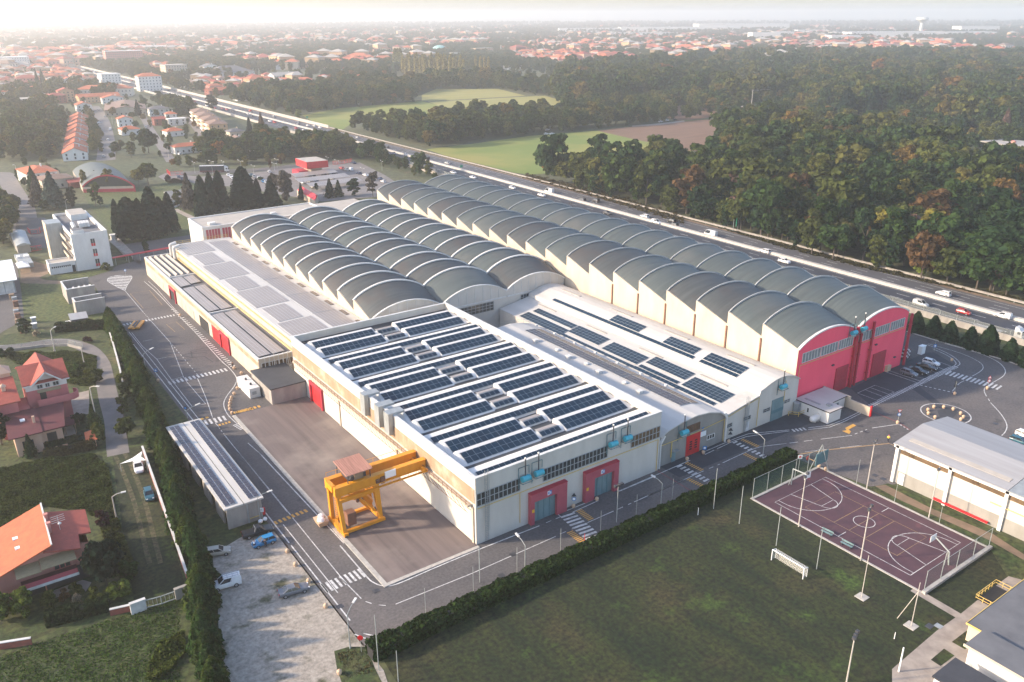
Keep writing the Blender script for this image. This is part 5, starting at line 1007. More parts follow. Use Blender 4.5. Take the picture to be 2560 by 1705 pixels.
CARS={'hatch':(4.0,.85,[(-.5,.8,.75),(-.47,.95,.95),(-.3,1,.98),(.18,1,.96),(.36,.97,.88),(.47,.88,.74),(.5,.75,.55)],(-.49,.22),(-.42,.04),1.47),'sedan':(4.8,.9,[(-.5,.82,.72),(-.48,.93,.93),(-.32,1,.97),(.15,1,.94),(.36,.97,.86),(.47,.88,.72),(.5,.74,.52)],(-.36,.2),(-.2,.04),1.42),'suv':(4.5,.93,[(-.5,.85,.9),(-.47,.96,1.1),(-.3,1,1.12),(.18,1,1.1),(.38,.98,1.02),(.47,.9,.9),(.5,.8,.6)],(-.48,.22),(-.43,.08),1.68),'van':(4.6,.93,[(-.5,.93,1.1),(-.49,.98,1.2),(-.1,1,1.2),(.2,1,1.1),(.38,.97,.98),(.47,.9,.8),(.5,.78,.55)],(-.495,.24),(-.48,.06),1.85),'bigvan':(5.9,1.0,[(-.5,.95,1.1),(-.49,1,1.2),(-.1,1,1.2),(.3,1,1.15),(.42,.97,1.05),(.48,.9,.85),(.5,.8,.6)],(-.498,.42),(-.49,.26),2.5),'pickup':(5.3,.95,[(-.5,.92,.85),(-.49,.98,1.02),(-.1,1,1.05),(.18,1,1.05),(.38,.98,.98),(.47,.92,.85),(.5,.82,.6)],(-.1,.22),(-.04,.08),1.75)}
def car_parts(kind):
 L,w,st,cb,rf,rz=CARS[kind];body=MB();body.loft([ring(x*L,w*f,.28,.55,z,.9)for x,f,z in st],0)
 zb=max(s[2]for s in st)-.05;bw,rw=w*.9,w*.72
 B=[(cb[0]*L,-bw,zb),(cb[1]*L,-bw,zb),(cb[1]*L,bw,zb),(cb[0]*L,bw,zb)];T=[(rf[0]*L,-rw,rz-.06),(rf[1]*L,-rw,rz-.06),(rf[1]*L,rw,rz-.06),(rf[0]*L,rw,rz-.06)]
 glass=MB();glass.loft([B,T],0);roof=MB();roof.loft([T,[(p[0]*.94+.0,p[1]*.86,rz)for p in T]],0)
 for i in range(4):roof.bar(B[i],T[i],.11,.09)
 xm=(cb[0]+cb[1])/2*L
 for s in(-1,1):roof.bar((xm,s*bw,zb),((rf[0]+rf[1])/2*L,s*rw,rz-.06),.1,.06)
 if kind in('van','bigvan'):
  for s in(-1,1):q=[(cb[0]*L,s*(bw+.02),zb),((cb[0]+.46*(cb[1]-cb[0]))*L,s*(bw+.02),zb),((rf[0]+.5*(rf[1]-rf[0]))*L,s*(rw+.02),rz-.05),(rf[0]*L,s*(rw+.02),rz-.05)];roof.face(q if s<0 else q[::-1])
  roof.face([(cb[0]*L-.01,bw,zb),(cb[0]*L-.01,-bw,zb),(rf[0]*L-.01,-rw,rz-.05),(rf[0]*L-.01,rw,rz-.05)])
 ax=(-.31*L,.31*L);whs=[(x,s*(w-.09))for x in ax for s in(-1,1)]
 return L,w,zb,body,glass,roof,whs
def make_car(name,kind,label,cat):
 L,w,zb,body,glass,roof,whs=car_parts(kind);root=thing(name,label,cat)
 body.build('body','carpaint',root,local=True);glass.build('window','carglass',root,local=True);roof.build('roof','carpaint',root,local=True)
 r=.31 if kind in('hatch','sedan')else .36
 for x,y in whs:
  s=1 if y>0 else -1;mb=MB();mb.tube((x,y-.1,r),(x,y+.1,r),r,n=14);o=mb.build('wheel','tyre',root,local=True);mb=MB();mb.tube((x,y+s*.09,r),(x,y+s*.115,r),r*.62,n=10);mb.build('rim','rim',o,local=True)
 for s in(-1,1):
  mb=MB();mb.box(L*.455,s*w*.62-.14,.62,L*.492,s*w*.62+.14,.76);mb.build('headlight','lamp_glass',root,local=True);mb=MB();mb.box(-L*.502,s*w*.7-.12,.7,-L*.485,s*w*.7+.12,.95);mb.build('tail_light','tail_red',root,local=True)
 if kind=='pickup':mb=MB();mb.box(-L*.47,-w*.8,1.0,-L*.13,w*.8,1.03);mb.build('load_bed','plastic_black',root,local=True);mb=MB();[mb.bar((-L*.12,s*w*.75,1.0),(-L*.08,s*w*.68,1.7),.08)for s in(-1,1)];mb.bar((-L*.08,-w*.68,1.7),(-L*.08,w*.68,1.7),.08);mb.build('roll_bar','rim',root,local=True)
 return root
CB={}
CL=dict(white=(.78,.77,.75),silver=(.45,.45,.44),grey=(.16,.165,.18),black=(.016,.017,.02),red=(.42,.015,.02),blue=(.015,.20,.42),teal=(.02,.10,.14),navy=(.02,.035,.09),beige=(.42,.38,.31),dark=(.045,.045,.05))
CN=dict(hatch='hatchback',sedan='saloon car',suv='off-road car',van='van',bigvan='box_van',pickup='pickup_truck')
def car(kind,col_,label,crop,rear,front=None,rz=None,z=.06,group=None):
 if kind not in CB:o=make_car(CN[kind].replace(' ','_'),kind,label,'van' if 'van' in kind else 'pickup' if kind=='pickup' else 'car');CB[kind]=o
 else:o=copy_tree(CB[kind])
 a=P(crop,*rear,z+.4)
 if front:b=P(crop,*front,z+.4);rz=math.atan2(b[1]-a[1],b[0]-a[0]);a=((a[0]+b[0])/2,(a[1]+b[1])/2)
 o.location=(a[0],a[1],z);o.rotation_euler=(0,0,rz);o['label']=label;paint(o,CL[col_])
 if group:o['group']=group
 return o
UP,DN=PI/2+.01,-PI/2+.01
car('pickup','black','black pickup with an open bed parked against the end of the panelled shed','lot',(700,310),(1110,200));blue=car('hatch','blue','bright blue hatchback parked on the grass beside the black pickup','lot',(1170,350),(830,470))
car('hatch','beige','beige hatchback half hidden by the conifer hedge on the gravel lot','lot',(150,590),(425,545));wv=car('van','white','white van with a roof rack on the gravel lot','lot',(590,1020),(225,1120));car('sedan','grey','dark grey saloon standing in the middle of the gravel lot','lot',(1265,1230),(1675,1110))
mb=MB()
for y in(-.6,0,.6):mb.bar((-2.0,y,2.02),(.4,y,2.02),.05)
for x in(-1.9,-1.1,-.3,.35):mb.bar((x,-.65,1.95),(x,.65,1.95),.06)
mb.build('roof_rack','rim',wv,local=True)
car('sedan','white','white car under the white shade sail on the grass drive','zG',(940,75),(950,130));car('hatch','teal','small dark blue hatchback alone on the grass drive','zG',(1010,265),(1025,325))
for rear,fr_,c,k,lab in(((1275,245),(1385,280),'grey','hatch','dark grey hatchback, first of four cars by the pink hall'),((1345,222),(1478,262),'black','sedan','black car, second of four cars by the pink hall'),((1425,190),(1555,225),'black','sedan','black saloon, third of four cars by the pink hall'),((1475,155),(1580,185),'white','hatch','white hatchback, last of four cars by the pink hall')):car(k,c,lab,'c6',rear,fr_)
car('hatch','teal','dark blue car half cut by the right picture edge behind the white warehouse','c6',(2270,855),(2370,890));car('hatch','white','white car at the right picture edge above the dark blue one','c6',(2340,810),(2400,835))
MWC=[('suv','white','hw',1075,335,UP,'white off-road car in the far carriageway above the red car'),('van','silver','hw',735,490,DN,'silver people carrier in the near carriageway right of the pink hall'),('hatch','red','hw',1380,610,DN,'red hatchback beside the pale median'),('van','white','hw',1970,670,UP,'white van in the far carriageway at the right edge'),('bigvan','white','zF',205,75,UP,'white box van in the far carriageway above the vaults'),('suv','white','zF',573,188,UP,'white car beside the median behind the pink vaults'),('suv','white','zF',705,255,DN,'white car partly hidden behind the last vault rib'),('hatch','silver','zB',120,942,UP,'silver car in the far carriageway near the tree belt'),('hatch','black','zB',25,930,UP,'black car in the far carriageway, farthest before the tree belt'),('hatch','black','zB',197,976,UP,'black car side by side with another black one'),('sedan','black','zB',228,971,UP,'black car in the outer far lane beside a black car'),('sedan','white','zB',215,1010,DN,'white car against the median near the conifer strip'),('hatch','black','zB',322,1008,UP,'black car following the pair of black cars'),('sedan','navy','zB',370,1052,DN,'dark car in the near carriageway behind the conifer strip'),('hatch','white','zB',455,1060,DN,'white car just across the median from the conifer strip'),('hatch','black','zB',598,1083,UP,'black car alone in the middle of the far carriageway'),('sedan','silver','zB',735,1117,UP,'silver car following the lone black car'),('sedan','white','zB',775,1182,DN,'white car above the far end of the vaults, left one'),('sedan','white','zB',910,1215,DN,'white car above the far end of the vaults, right one'),('hatch','white','zB',1180,1287,DN,'white car roof showing just above the vaults'),('bigvan','white','zB',1432,1316,UP,'white minibus with dark windows in the far carriageway'),('sedan','white','zB',1380,1337,DN,'white car below the white minibus'),('suv','dark','zB',1655,1371,UP,'dark off-road car, left one of a pair'),('suv','dark','zB',1750,1376,UP,'dark off-road car, right one of a pair'),('sedan','dark','zB',1830,1460,DN,'dark saloon passing close behind the vaults'),('suv','white','zB',2085,1484,UP,'white car alone in the inner far lane'),('van','white','zB',2165,1524,DN,'white van right behind the vaults'),('suv','black','zB',2268,1516,UP,'black off-road car, upper one of two'),('suv','black','zB',2284,1543,UP,'black off-road car, lower one of two')]
for k,c,cr_,x,y,rz,lab in MWC:car(k,c,lab,cr_,(x,y),rz=rz,z=.13)
q=P('zB',1580,1396);mo=thing('motorcycle','dark motorcycle with rider passing behind the vaults','motorcycle',(*q,.13),DN);mb=MB();[mb.tube((x,-.06,.32),(x,.06,.32),.32,n=12)for x in(-.7,.7)];mb.build('wheel','tyre',mo,local=True);mb=MB();mb.loft([[(-.6,-.14,.6),(-.6,.14,.6),(-.6,.1,.9),(-.6,-.1,.9)],[(.6,-.16,.5),(.6,.16,.5),(.6,.12,1.0),(.6,-.12,1.0)]]);mb.bar((.6,-.3,1.05),(.6,.3,1.05),.05);mb.build('frame','navy',mo,local=True)
def tractor(root,x0,col='clean_white'):
 mb=MB();mb.loft([[(x0,-1.2,.9),(x0,1.2,.9),(x0,1.2,2.9),(x0,-1.2,2.9)],[(x0+1.9,-1.2,.7),(x0+1.9,1.2,.7),(x0+1.9,1.2,2.7),(x0+1.9,-1.2,2.7)],[(x0+2.15,-1.1,.7),(x0+2.15,1.1,.7),(x0+2.15,1.1,1.5),(x0+2.15,-1.1,1.5)]]);mb.loft([[(x0,-1.1,2.9),(x0,1.1,2.9),(x0,1,3.7),(x0,-1,3.7)],[(x0+1.5,-1.1,2.8),(x0+1.5,1.1,2.8),(x0+.9,1,3.4),(x0+.9,-1,3.4)]]);mb.build('cab',col,root,local=True)
 mb=MB();mb.box(x0+.8,-1.22,1.8,x0+1.6,1.22,2.6);mb.loft([[(x0+2.0,-1.05,1.6),(x0+2.0,1.05,1.6),(x0+1.93,1.05,2.6),(x0+1.93,-1.05,2.6)],[(x0+2.16,-1.0,1.6),(x0+2.16,1.0,1.6),(x0+1.98,1.0,2.6),(x0+1.98,-1.0,2.6)]]);mb.build('window','carglass',root,local=True)
 mb=MB();mb.box(x0-3.6,-.5,.7,x0+1.8,.5,1.0);mb.box(x0-1.4,-1.15,.4,x0-.2,1.15,.95);mb.build('chassis','plastic_black',root,local=True)
 for x in(x0+1.1,x0-2.4):
  for s in(-1,1):mb=MB();mb.tube((x,s*.75,.5),(x,s*1.2,.5),.5,n=14);o=mb.build('wheel','tyre',root,local=True);mb=MB();mb.tube((x,s*1.19,.5),(x,s*1.22,.5),.28,n=10);mb.build('rim','rim',o,local=True)
q=P('hw',2150,1010);tr=thing('lorry_tractor','white lorry tractor without trailer at the right edge of the motorway','lorry',(*q,.13),DN);tractor(tr,0)
a,b=P('pk',425,218),P('pk',728,212);lo_=thing('articulated_lorry','articulated lorry with dark tarpaulin trailer and white cab on the brick-red road','lorry',(a[0],a[1],.07),math.atan2(b[1]-a[1],b[0]-a[0]));tractor(lo_,13.9)
mb=MB();mb.box(0,-1.25,1.2,13.4,1.25,3.8);mb.build('trailer','navy',lo_,local=True);mb=MB();mb.box(-.05,-1.3,3.8,13.45,1.3,3.95);mb.box(-.06,-1.3,1.2,0,1.3,3.8);mb.build('trailer_frame','coping',lo_,local=True);mb=MB();mb.box(.1,-1.27,.5,13.3,1.27,1.2);mb.build('side_skirt','tile_dark',lo_,local=True);mb=MB();[mb.tube((x,s*.8,.5),(x,s*1.25,.5),.5,n=12)for x in(2,3.3,4.6)for s in(-1,1)];mb.build('trailer_wheels','tyre',lo_,local=True);bpy.data.objects['trailer_wheels'].name='trailer_axle'
def small(kind):
 L,w,zb,body,glass,roof,whs=car_parts(kind);mb=MB()
 for src,m in((body,0),(glass,1),(roof,0)):
  n=len(mb.v);mb.v+=src.v;mb.f+=[tuple(i+n for i in f)for f in src.f];mb.m+=[m]*len(src.f)
 for x,y in whs:mb.tube((x,y-.1,.32),(x,y+.1,.32),.32,n=8,m=2)
 return mb.build('small_car' if kind!='van' else 'small_van',['carpaint','carglass','tyre'],None,local=True,at=(0,0,0))
SM={}
def scar(kind,col_,x,y,rz,label,group=None,z=.07):
 o=SM.get(kind)
 if o is None:o=SM[kind]=small(kind)
 else:o=o.copy();COL.objects.link(o)
 o.location=(x,y,z);o.rotation_euler=(0,0,rz);tag(o,label,'van' if kind=='van' else 'car',group);o.color=c4(CL[col_])
CN2=dict(white='white',silver='silver',grey='dark grey',black='black',red='red',navy='dark blue',beige='beige',blue='blue',dark='dark',teal='dark blue')
PKC=[(200,272,'navy'),(238,288,'navy'),(270,303,'silver'),(290,313,'white'),(560,300,'silver'),(720,252,'white'),(748,268,'white'),(765,286,'white'),(960,250,'teal'),(990,266,'silver'),(1040,282,'white'),(1150,217,'white'),(1088,318,'blue'),(1112,324,'white'),(1560,264,'dark'),(1610,257,'black'),(1725,250,'dark'),(1772,240,'beige'),(1842,234,'dark'),(1500,332,'white'),(1570,320,'beige'),(1635,313,'navy'),(1810,291,'beige'),(1605,380,'beige'),(1912,180,'red'),(1958,196,'silver'),(2000,196,'white'),(2032,124,'navy'),(2092,233,'navy'),(2160,252,'white'),(2225,300,'silver'),(2310,292,'navy'),(2345,322,'white')]
for x,y,c in PKC:
 q=P('pk',x,y);w_='at the left of the car park' if x<800 else 'in the middle of the car park' if x<1300 else 'under the carport rows' if x<1850 else 'at the right end of the car park'
 scar('van' if x in(2000,)else 'hatch' if(x+y)%2 else 'sedan',c,q[0],q[1],1.35 if x<1400 else 1.6,f'{CN2[c]} parked car {w_}' if x!=2000 else 'white minivan at the right end of the car park','cars in the car park')
for c,x,y,col_,rz,lab,kd in(('t1',1440,945,'white',1.3,'white car driving up the broad street','hatch'),('t1',1340,858,'white',1.2,'white car at the far bend of the broad street','hatch'),('t1',1310,1022,'silver',.3,'silver car parked askew left of the broad street','hatch'),('t1',1368,1034,'white',.3,'white car parked askew left of the broad street','sedan'),('t1',1480,1268,'white',1.4,'white car alone in the middle of the broad street','hatch'),('t1',1420,1495,'silver',1.5,'pale car at the near end of the broad street','sedan'),('t1',1512,1125,'white',1.4,'white van parked on the right of the broad street','van'),('t1',2065,1035,'white',1.3,'white car at the top of the narrow street','hatch'),('t1',2000,1088,'white',1.3,'white car parked left of the narrow street','hatch'),('t2',485,1052,'dark',1.1,'dark car parked before the brown apartments, far one','sedan'),('t2',520,1096,'grey',1.1,'grey car parked before the brown apartments','sedan'),('t2',580,1162,'white',1.1,'white car parked near the brown apartments','hatch'),('t2',290,1462,'white',.4,'white car beside the widest orange-roofed house','hatch'),('t2',712,1350,'white',1.1,'white van parked by the yellowish house','van'),('t2',884,1343,'silver',1.1,'silver van behind the yellowish house','van'),('of',245,525,'white',1.45,'white car on the street beside the cedar','sedan'),('of',850,222,'white',.5,'white van parked beside the sports hall','van'),('zB',1420,894,'white',.1,'white car on the field track, upper one of three','hatch'),('zB',1412,922,'white',.1,'white car on the field track, lower left of three','hatch'),('zB',1452,921,'white',.1,'white car on the field track, lower right of three','sedan'),('zB',2195,837,'white',.1,'white car at the ploughed field, left of three','sedan'),('zB',2240,829,'white',.1,'white car at the ploughed field, middle of three','hatch'),('zB',2290,824,'dark',.1,'dark car at the ploughed field, right of three','sedan')):
 q=P(c,x,y);scar(kd,col_,q[0],q[1],rz,lab)
for k in range(86):
 y=640+1500*(k/86)**1.3+RNG.uniform(-6,6);near=RNG.random()<.55;lane=RNG.choice([-3.8,-7.5,-11.2])if near else RNG.choice([3.4,6.6,9.7]);c=['white','silver','dark','grey','white','black','red'][int(RNG.integers(7))];dd='coming' if near else 'leaving'
 scar(['hatch','sedan','van'][int(RNG.integers(3))],c,mwc(y)+lane,y,DN if near else UP,f'{CN2[c]} vehicle in the {dd} lanes of the distant motorway queue','vehicles in the distant motorway queue',.13)
a,b=P('zD',905,722),P('zD',945,672);q=((a[0]+b[0])/2,(a[1]+b[1])/2);tl=thing('transport_trolley','flat yellow transport trolley standing on the service road','trolley',(*q,.06),math.atan2(b[1]-a[1],b[0]-a[0]));mb=MB();mb.box(-3,-1.5,.5,3,-.35,.9);mb.box(-3,.35,.5,3,1.5,.9);mb.box(-3.2,-.35,.45,3.2,.35,.7);mb.build('deck','crane',tl,local=True);mb=MB();mb.box(-3,-.5,.92,3,-.1,1.05);mb.box(-1.5,.3,.91,2.5,.8,1.0);mb.build('rail','dark_metal',tl,local=True)
for x in(-2.2,2.2):
 for s in(-1,1):mb=MB();mb.tube((x,s*1.1,.28),(x,s*1.4,.28),.28,n=10);mb.build('wheel','tyre',tl,local=True)
def person(label,x,y,rz,top,legs,cap=None,lean=0.0,stride=.25,arm=.0):
 root=thing('person',label,'person',(x,y,.06),rz)
 J={'pel':(0,0,.95),'sp':(lean*.4,0,1.15),'ch':(lean,0,1.38),'nk':(lean*1.15,0,1.52),'hd':(lean*1.25+.02,0,1.66),'tp':(lean*1.25+.01,0,1.74)}
 E_=[('pel','sp'),('sp','ch'),('ch','nk'),('nk','hd'),('hd','tp')];Rd=dict(pel=.15,sp=.14,ch=.16,nk=.055,hd=.095,tp=.06)
 for s,n in((1,'l'),(-1,'r')):
  f=stride*s
  for nm,pos,r in(('hp',(0,s*.09,.9),.095),('kn',(f*.55,s*.1,.5),.06),('an',(f*.8-.05,s*.1,.09),.042),('to',(f*.8+.15,s*.11,.04),.035),('sh',(lean*1.0,s*.2,1.42),.062),('el',(lean+arm*.4-f*.4,s*.27,1.14),.043),('wr',(lean+arm+.1-f*.5,s*.25,.93+arm*.25),.03),('pm',(lean+arm+.15-f*.5,s*.25,.86+arm*.25),.033)):J[nm+n]=pos;Rd[nm+n]=r
  E_+=[('pel','hp'+n),('hp'+n,'kn'+n),('kn'+n,'an'+n),('an'+n,'to'+n),('ch','sh'+n),('sh'+n,'el'+n),('el'+n,'wr'+n),('wr'+n,'pm'+n)]
  p=J['pm'+n]
  for i in range(5):nm=f'f{i}{n}';J[nm]=(p[0]+(.03 if i else .05)+.008*i,p[1]+(i-2)*.018-(0 if i else s*.03),p[2]-(.06+.012*(2-abs(i-2))if i else .03));Rd[nm]=.009;E_.append(('pm'+n,nm))
 def sk(name,keys,k,m,lim=None):
  ks=list(keys);ix={q:i for i,q in enumerate(ks)};me=bpy.data.meshes.new(name);me.from_pydata([J[q]for q in ks],[(ix[a],ix[b])for a,b in E_ if a in ix and b in ix],[]);o=bpy.data.objects.new(name,me);COL.objects.link(o);o.parent=root;me.materials.append(M[m])
  md=o.modifiers.new('skin','SKIN');me.skin_vertices.new()if not me.skin_vertices else None
  for i,q in enumerate(ks):me.skin_vertices[0].data[i].radius=(Rd[q]*k,Rd[q]*k)
  me.skin_vertices[0].data[0].use_root=True;o.modifiers.new('sub','SUBSURF').levels=1;o.modifiers['sub'].render_levels=1;return o
 sk('body',J.keys(),1,'skin');sk('jacket',[q for q in J if q in('pel','sp','ch')or q[:2]in('sh','el','wr')],1.16,top);sk('trousers',['pel']+[q for q in J if q[:2]in('hp','kn','an')and q!='pel'],1.2,legs)
 h=J['hd'];mb=MB();mb.ball((h[0]-.02,0,h[2]+.045),.1,sz=.9);mb.build('hair' if not cap else 'cap',cap or 'hair',root,local=True);mb=MB();[mb.ball((h[0]+.088,s*.035,h[2]+.0),.014,n=6,k=4)for s in(-1,1)];mb.build('eye','dark',root,local=True);mb=MB();mb.loft([[(h[0]+.085,-.015,h[2]-.02),(h[0]+.085,.015,h[2]-.02),(h[0]+.085,0,h[2]+.02)],[(h[0]+.115,-.008,h[2]-.025),(h[0]+.115,.008,h[2]-.025),(h[0]+.112,0,h[2]-.01)]]);mb.box(h[0]+.083,-.025,h[2]-.055,h[0]+.097,.025,h[2]-.045);mb.build('face','skin',root,local=True);return root
q=P('c6',1140,880);person('person in a yellow jacket and dark trousers walking across the yard',q[0],q[1],.3,'hiviz','navy','red')
q=P('lot',1035,500);person('person in dark clothes leaning at the side of the blue hatchback',q[0],q[1],1.9,'navy','navy',lean=.18,stride=.08,arm=.3);q=P('lot',860,520);person('person in a white shirt bending over the bonnet of the blue hatchback',q[0],q[1],1.2,'sign_white','navy',lean=.28,stride=.06,arm=.35)
q=P('zD',1575,975);person('person in grey work clothes standing at the second red door',q[0],q[1],1.2,'dark_metal','navy',stride=.08)
def lamp(crop,base,top,head,label,name='street_lamp',m='pole',cat='street lamp',r=.09,double=False,h=None):
 x,y=P(crop,*base);h=h or pheight(crop,base,top);root=thing(name,label,cat,(x,y,0));mb=MB();mb.tube((x,y,0),(x,y,h),r,r*.65,n=8);mb.tube((x,y,0),(x,y,.35),r*1.7,n=8);mb.build('post',m,root)
 if head:
  hz=h+.55;q=P(crop,*head,hz);d=Vector((q[0]-x,q[1]-y,0));d=d.normalized()*min(max(d.length,.8),2.6)
  ends=[d,-d]if double else[d]
  for e in ends:
   mb=MB();mb.path([(x,y,h),(x+e.x*.5,y+e.y*.5,h+.45),(x+e.x,y+e.y,hz)],r*.55,6);mb.build('arm',m,root);mb=MB();mb.bar((x+e.x*.85,y+e.y*.85,hz),(x+e.x*1.3,y+e.y*1.3,hz+.08),.34,.16);mb.build('lamp_head','coping',root)
 return root
for c,b,t,hd,lab in(('zH',(1262,795),(1262,640),(1213,570),'curved street lamp behind the clipped hedge, left of the first gate'),('zH',(2187,365),(2190,215),(2140,168),'curved street lamp behind the clipped hedge near the second gate'),('zH',(70,1340),(50,1110),(95,1018),'curved street lamp at the lower road corner'),('fr',(1912,800),(1930,560),(1838,475),'curved street lamp by the last zebra crossing'),('zD',(990,1010),(978,880),(1025,842),'curved street lamp beside the marked lorry bays'),('zD',(1268,1312),(1285,1258),(1335,1220),'curved street lamp just above the panelled shed'),('zG',(1775,470),(1765,310),(1832,270),'lamp arm at the end wall of the panelled shed'),('c5',(190,720),(158,505),(190,488),'street lamp left of the silver arched shed'),('of',(860,660),(835,525),(850,510),'slim lamp behind the office roof')):lamp(c,b,t,hd,lab)
for c,b,t,hd,lab in(('zD',(370,860),(340,722),(368,698),'concrete lamp pole at the curve of the lane'),('zG',(795,455),(765,305),(835,275),'concrete lamp pole beside the salmon house garden'),('zD',(665,1390),(608,1105),(655,1097),'tall concrete lamp pole beside the pink house lane'),('zD',(568,940),(540,845),None,'leaning double concrete pole in the wild garden'),('of',(215,170),(185,65),(140,75),'lamp pole at the street corner by the villa'),('t1',(1555,1100),(1530,900),None,'tall wooden pole on the right of the broad street'),('t1',(1450,890),(1440,820),(1405,812),'street lamp on the far part of the broad street'),('t2',(120,1500),(95,1350),None,'thin pole beside the russet garden tree'),('t2',(590,1310),(585,1190),None,'thin pole in the street of the brown apartments')):lamp(c,b,t,hd,lab,'utility_pole','pole_warm','pole',.15)
for k,(b,t)in enumerate((((368,220),(350,115)),((555,235),(545,105)),((672,205),(657,108)),((858,208),(853,100)),((985,220),(978,152)),((1205,195),(1203,125)),((1232,165),(1225,85)),((1762,112),(1755,65)),((1862,150),(1860,98)),((2335,195),(2325,105)),((2130,240),(2128,180)))):
 lamp('pk',b,t,(t[0]+14,t[1]-4),f"two-armed car park lamp, {['first', 'second', 'third', 'fourth', 'fifth', 'sixth', 'seventh', 'eighth', 'ninth', 'tenth', 'last'][k]} from the red sliding gate",double=True)
def post(crop,base,top,label,name='fence_post',cat='post',m='pole',r=.045,guy=None,group=None):
 x,y=P(crop,*base);h=max(1.2,pheight(crop,base,top));mb=MB();mb.tube((x,y,0),(x,y,h),r,r*.8,n=7)
 if guy:g=P(crop,*guy);mb.tube((g[0],g[1],0),(x,y,h*.8),r*.8,n=6)
 o=mb.build(name,m,None,at=(x,y,0));tag(o,label,cat,group);return(x,y,h)
HP=[((585,1105),(577,928)),((910,955),(905,783)),((1207,820),(1206,650)),((1503,690),(1505,522)),((1775,560),(1776,400)),((2018,445),(2026,290)),((2262,345),(2268,182))]
for b,t in HP:post('zH',b,t,'slim grey post rising out of the clipped hedge beside the road',group='posts along the clipped hedge')
post('zH',(953,890),(943,645),'tall bare pole in the hedge below the crane yard corner','tall_pole','pole','pole',.08);post('zH',(1885,480),(1890,235),'tall pole in the hedge below the right crimson gate with floodlights','tall_pole','pole','pole',.08)
x,y=P('zH',1885,480);hh=pheight('zH',(1885,480),(1890,235));fl=MB();fl.bar((x-.8,y,hh),(x+.8,y,hh+.3),.08);[fl.box(x+dx-.25,y-.3,hh+.1,x+dx+.25,y+.2,hh+.5)for dx in(-.7,.2,.8)];tag(fl.build('floodlight_bar','dark_metal'),'dark floodlight bar on the pole by the right crimson gate','floodlight')
NP=[('zH',(265,1490),(205,1115)),('zH',(398,1568),(380,1355)),('zI',(228,388),(192,105)),('zI',(403,490),(430,232)),('zI',(655,640),(685,373)),('zI',(930,800),(965,528)),('zI',(1235,995),(1285,705)),('zI',(1575,1190),(1625,887))]
LN=['at the hedge end by the gravel','second along the hedge end','nearest the second zebra crossing','left of the basketball court','just behind the small goal','below the turquoise benches','on a concrete foot in the lawn','with a slanting stay beside the court corner']
NPX=[post(c,b,t,f'pale net post {LN[k]}','net_post','post','pole_warm' if k>5 else 'pole',.07,guy=(1480,1135)if k==7 else None)for k,(c,b,t)in enumerate(NP)]
for c,x,y in(('zI',1240,990),('zI',1575,1187)):q=P(c,x,y);mb=MB();mb.box(q[0]-.8,q[1]-.8,0,q[0]+.8,q[1]+.8,.14);tag(mb.build('post_footing','kerb'),'square concrete foot of the '+('middle' if x==1240 else 'stayed')+' lawn net post','footing')
def fence(label,pts,h,n_=None,m='pole',net='net',cat='fence',step=4.5):
 root=thing('wire_fence',label,cat,(*pts[0],0));mb=MB();nt_=MB()
 for i in range(len(pts)-1):
  a,b=Vector((*pts[i],0)),Vector((*pts[i+1],0));k=max(1,round((b-a).length/step))
  nt_.face([(a.x,a.y,.1),(b.x,b.y,.1),(b.x,b.y,h),(a.x,a.y,h)]);mb.bar((a.x,a.y,h),(b.x,b.y,h),.05)
  for j in range(k+1):q=a+(b-a)*(j/k);pm=MB();pm.tube((q.x,q.y,0),(q.x,q.y,h+.05),.06,n=6);pm.build('post',m,root)if(j or i==0)else None
 mb.build('top_rail',m,root);nt_.build('netting',net,root);return root
fence('green wire fence at the hedge end of the basketball court',[(113.6,83.4),(126,83.4),(133.5,83.2)],4.2);fence('wire fence closing the near end of the basketball court',[(113.6,50),(123,50),(133.4,50)],4.0)
fence('low wire railing along the curved lane',PP('zD',[(-60,840),(0,855),(150,838),(300,815),(460,812),(560,835)]),1.3,net='netd',step=3);fence('crash barrier fence on top of the motorway wall',[(mwc(y)-18.9,y)for y in(60,95,130,200,320,500,650)],3.2,net='netd',step=5)
mw_=MB();[mw_.bar((mwc(a)-19.2,a,.6),(mwc(b)-19.2,b,.6),.4,2.4)for a,b in zip((40,95,130,200,320,500),(95,130,200,320,500,650))];tag(mw_.build('motorway_wall','concrete'),'stained concrete wall between the young conifers and the motorway','wall')
md=MB();Y_=[-40,100,250,400,550,650,900,1300,1800,2600]
for a,b in zip(Y_,Y_[1:]):md.loft([[(mwc(a)-1.1,a,.13),(mwc(a)+1.1,a,.13),(mwc(a)+.75,a,.95),(mwc(a)-.75,a,.95)],[(mwc(b)-1.1,b,.13),(mwc(b)+1.1,b,.13),(mwc(b)+.75,b,.95),(mwc(b)-.75,b,.95)]])
tag(md.build('median_barrier','kerb'),'pale concrete barrier running down the middle of the motorway','barrier')
gr=thing('guard_rail','long steel guard rail along the wood side of the motorway','guard rail',(mwc(200)+15.5,200,0));mb=MB()
for a,b in zip(Y_,Y_[1:]):mb.bar((mwc(a)+15.6,a,.75),(mwc(b)+15.6,b,.75),.28,.5);mb.bar((mwc(a)+15.6,a,1.15),(mwc(b)+15.6,b,1.15),.3,.12)
mb.build('rail','concrete',gr);mb=MB();[mb.box(mwc(y)+15.5,y,0,mwc(y)+15.65,y+.15,.8)for y in np.arange(30,700,8)];mb.build('support','metal_grey',gr)
nb=MB();[nb.bar((mwc(a)+15.2,a,1.2),(mwc(b)+15.2,b,1.2),.5,2.4)for a,b in zip((640,760,900,1200,1700),(760,900,1200,1700,2400))];tag(nb.build('noise_barrier','kerb'),'tall cream noise barrier on the far side of the distant motorway','barrier')
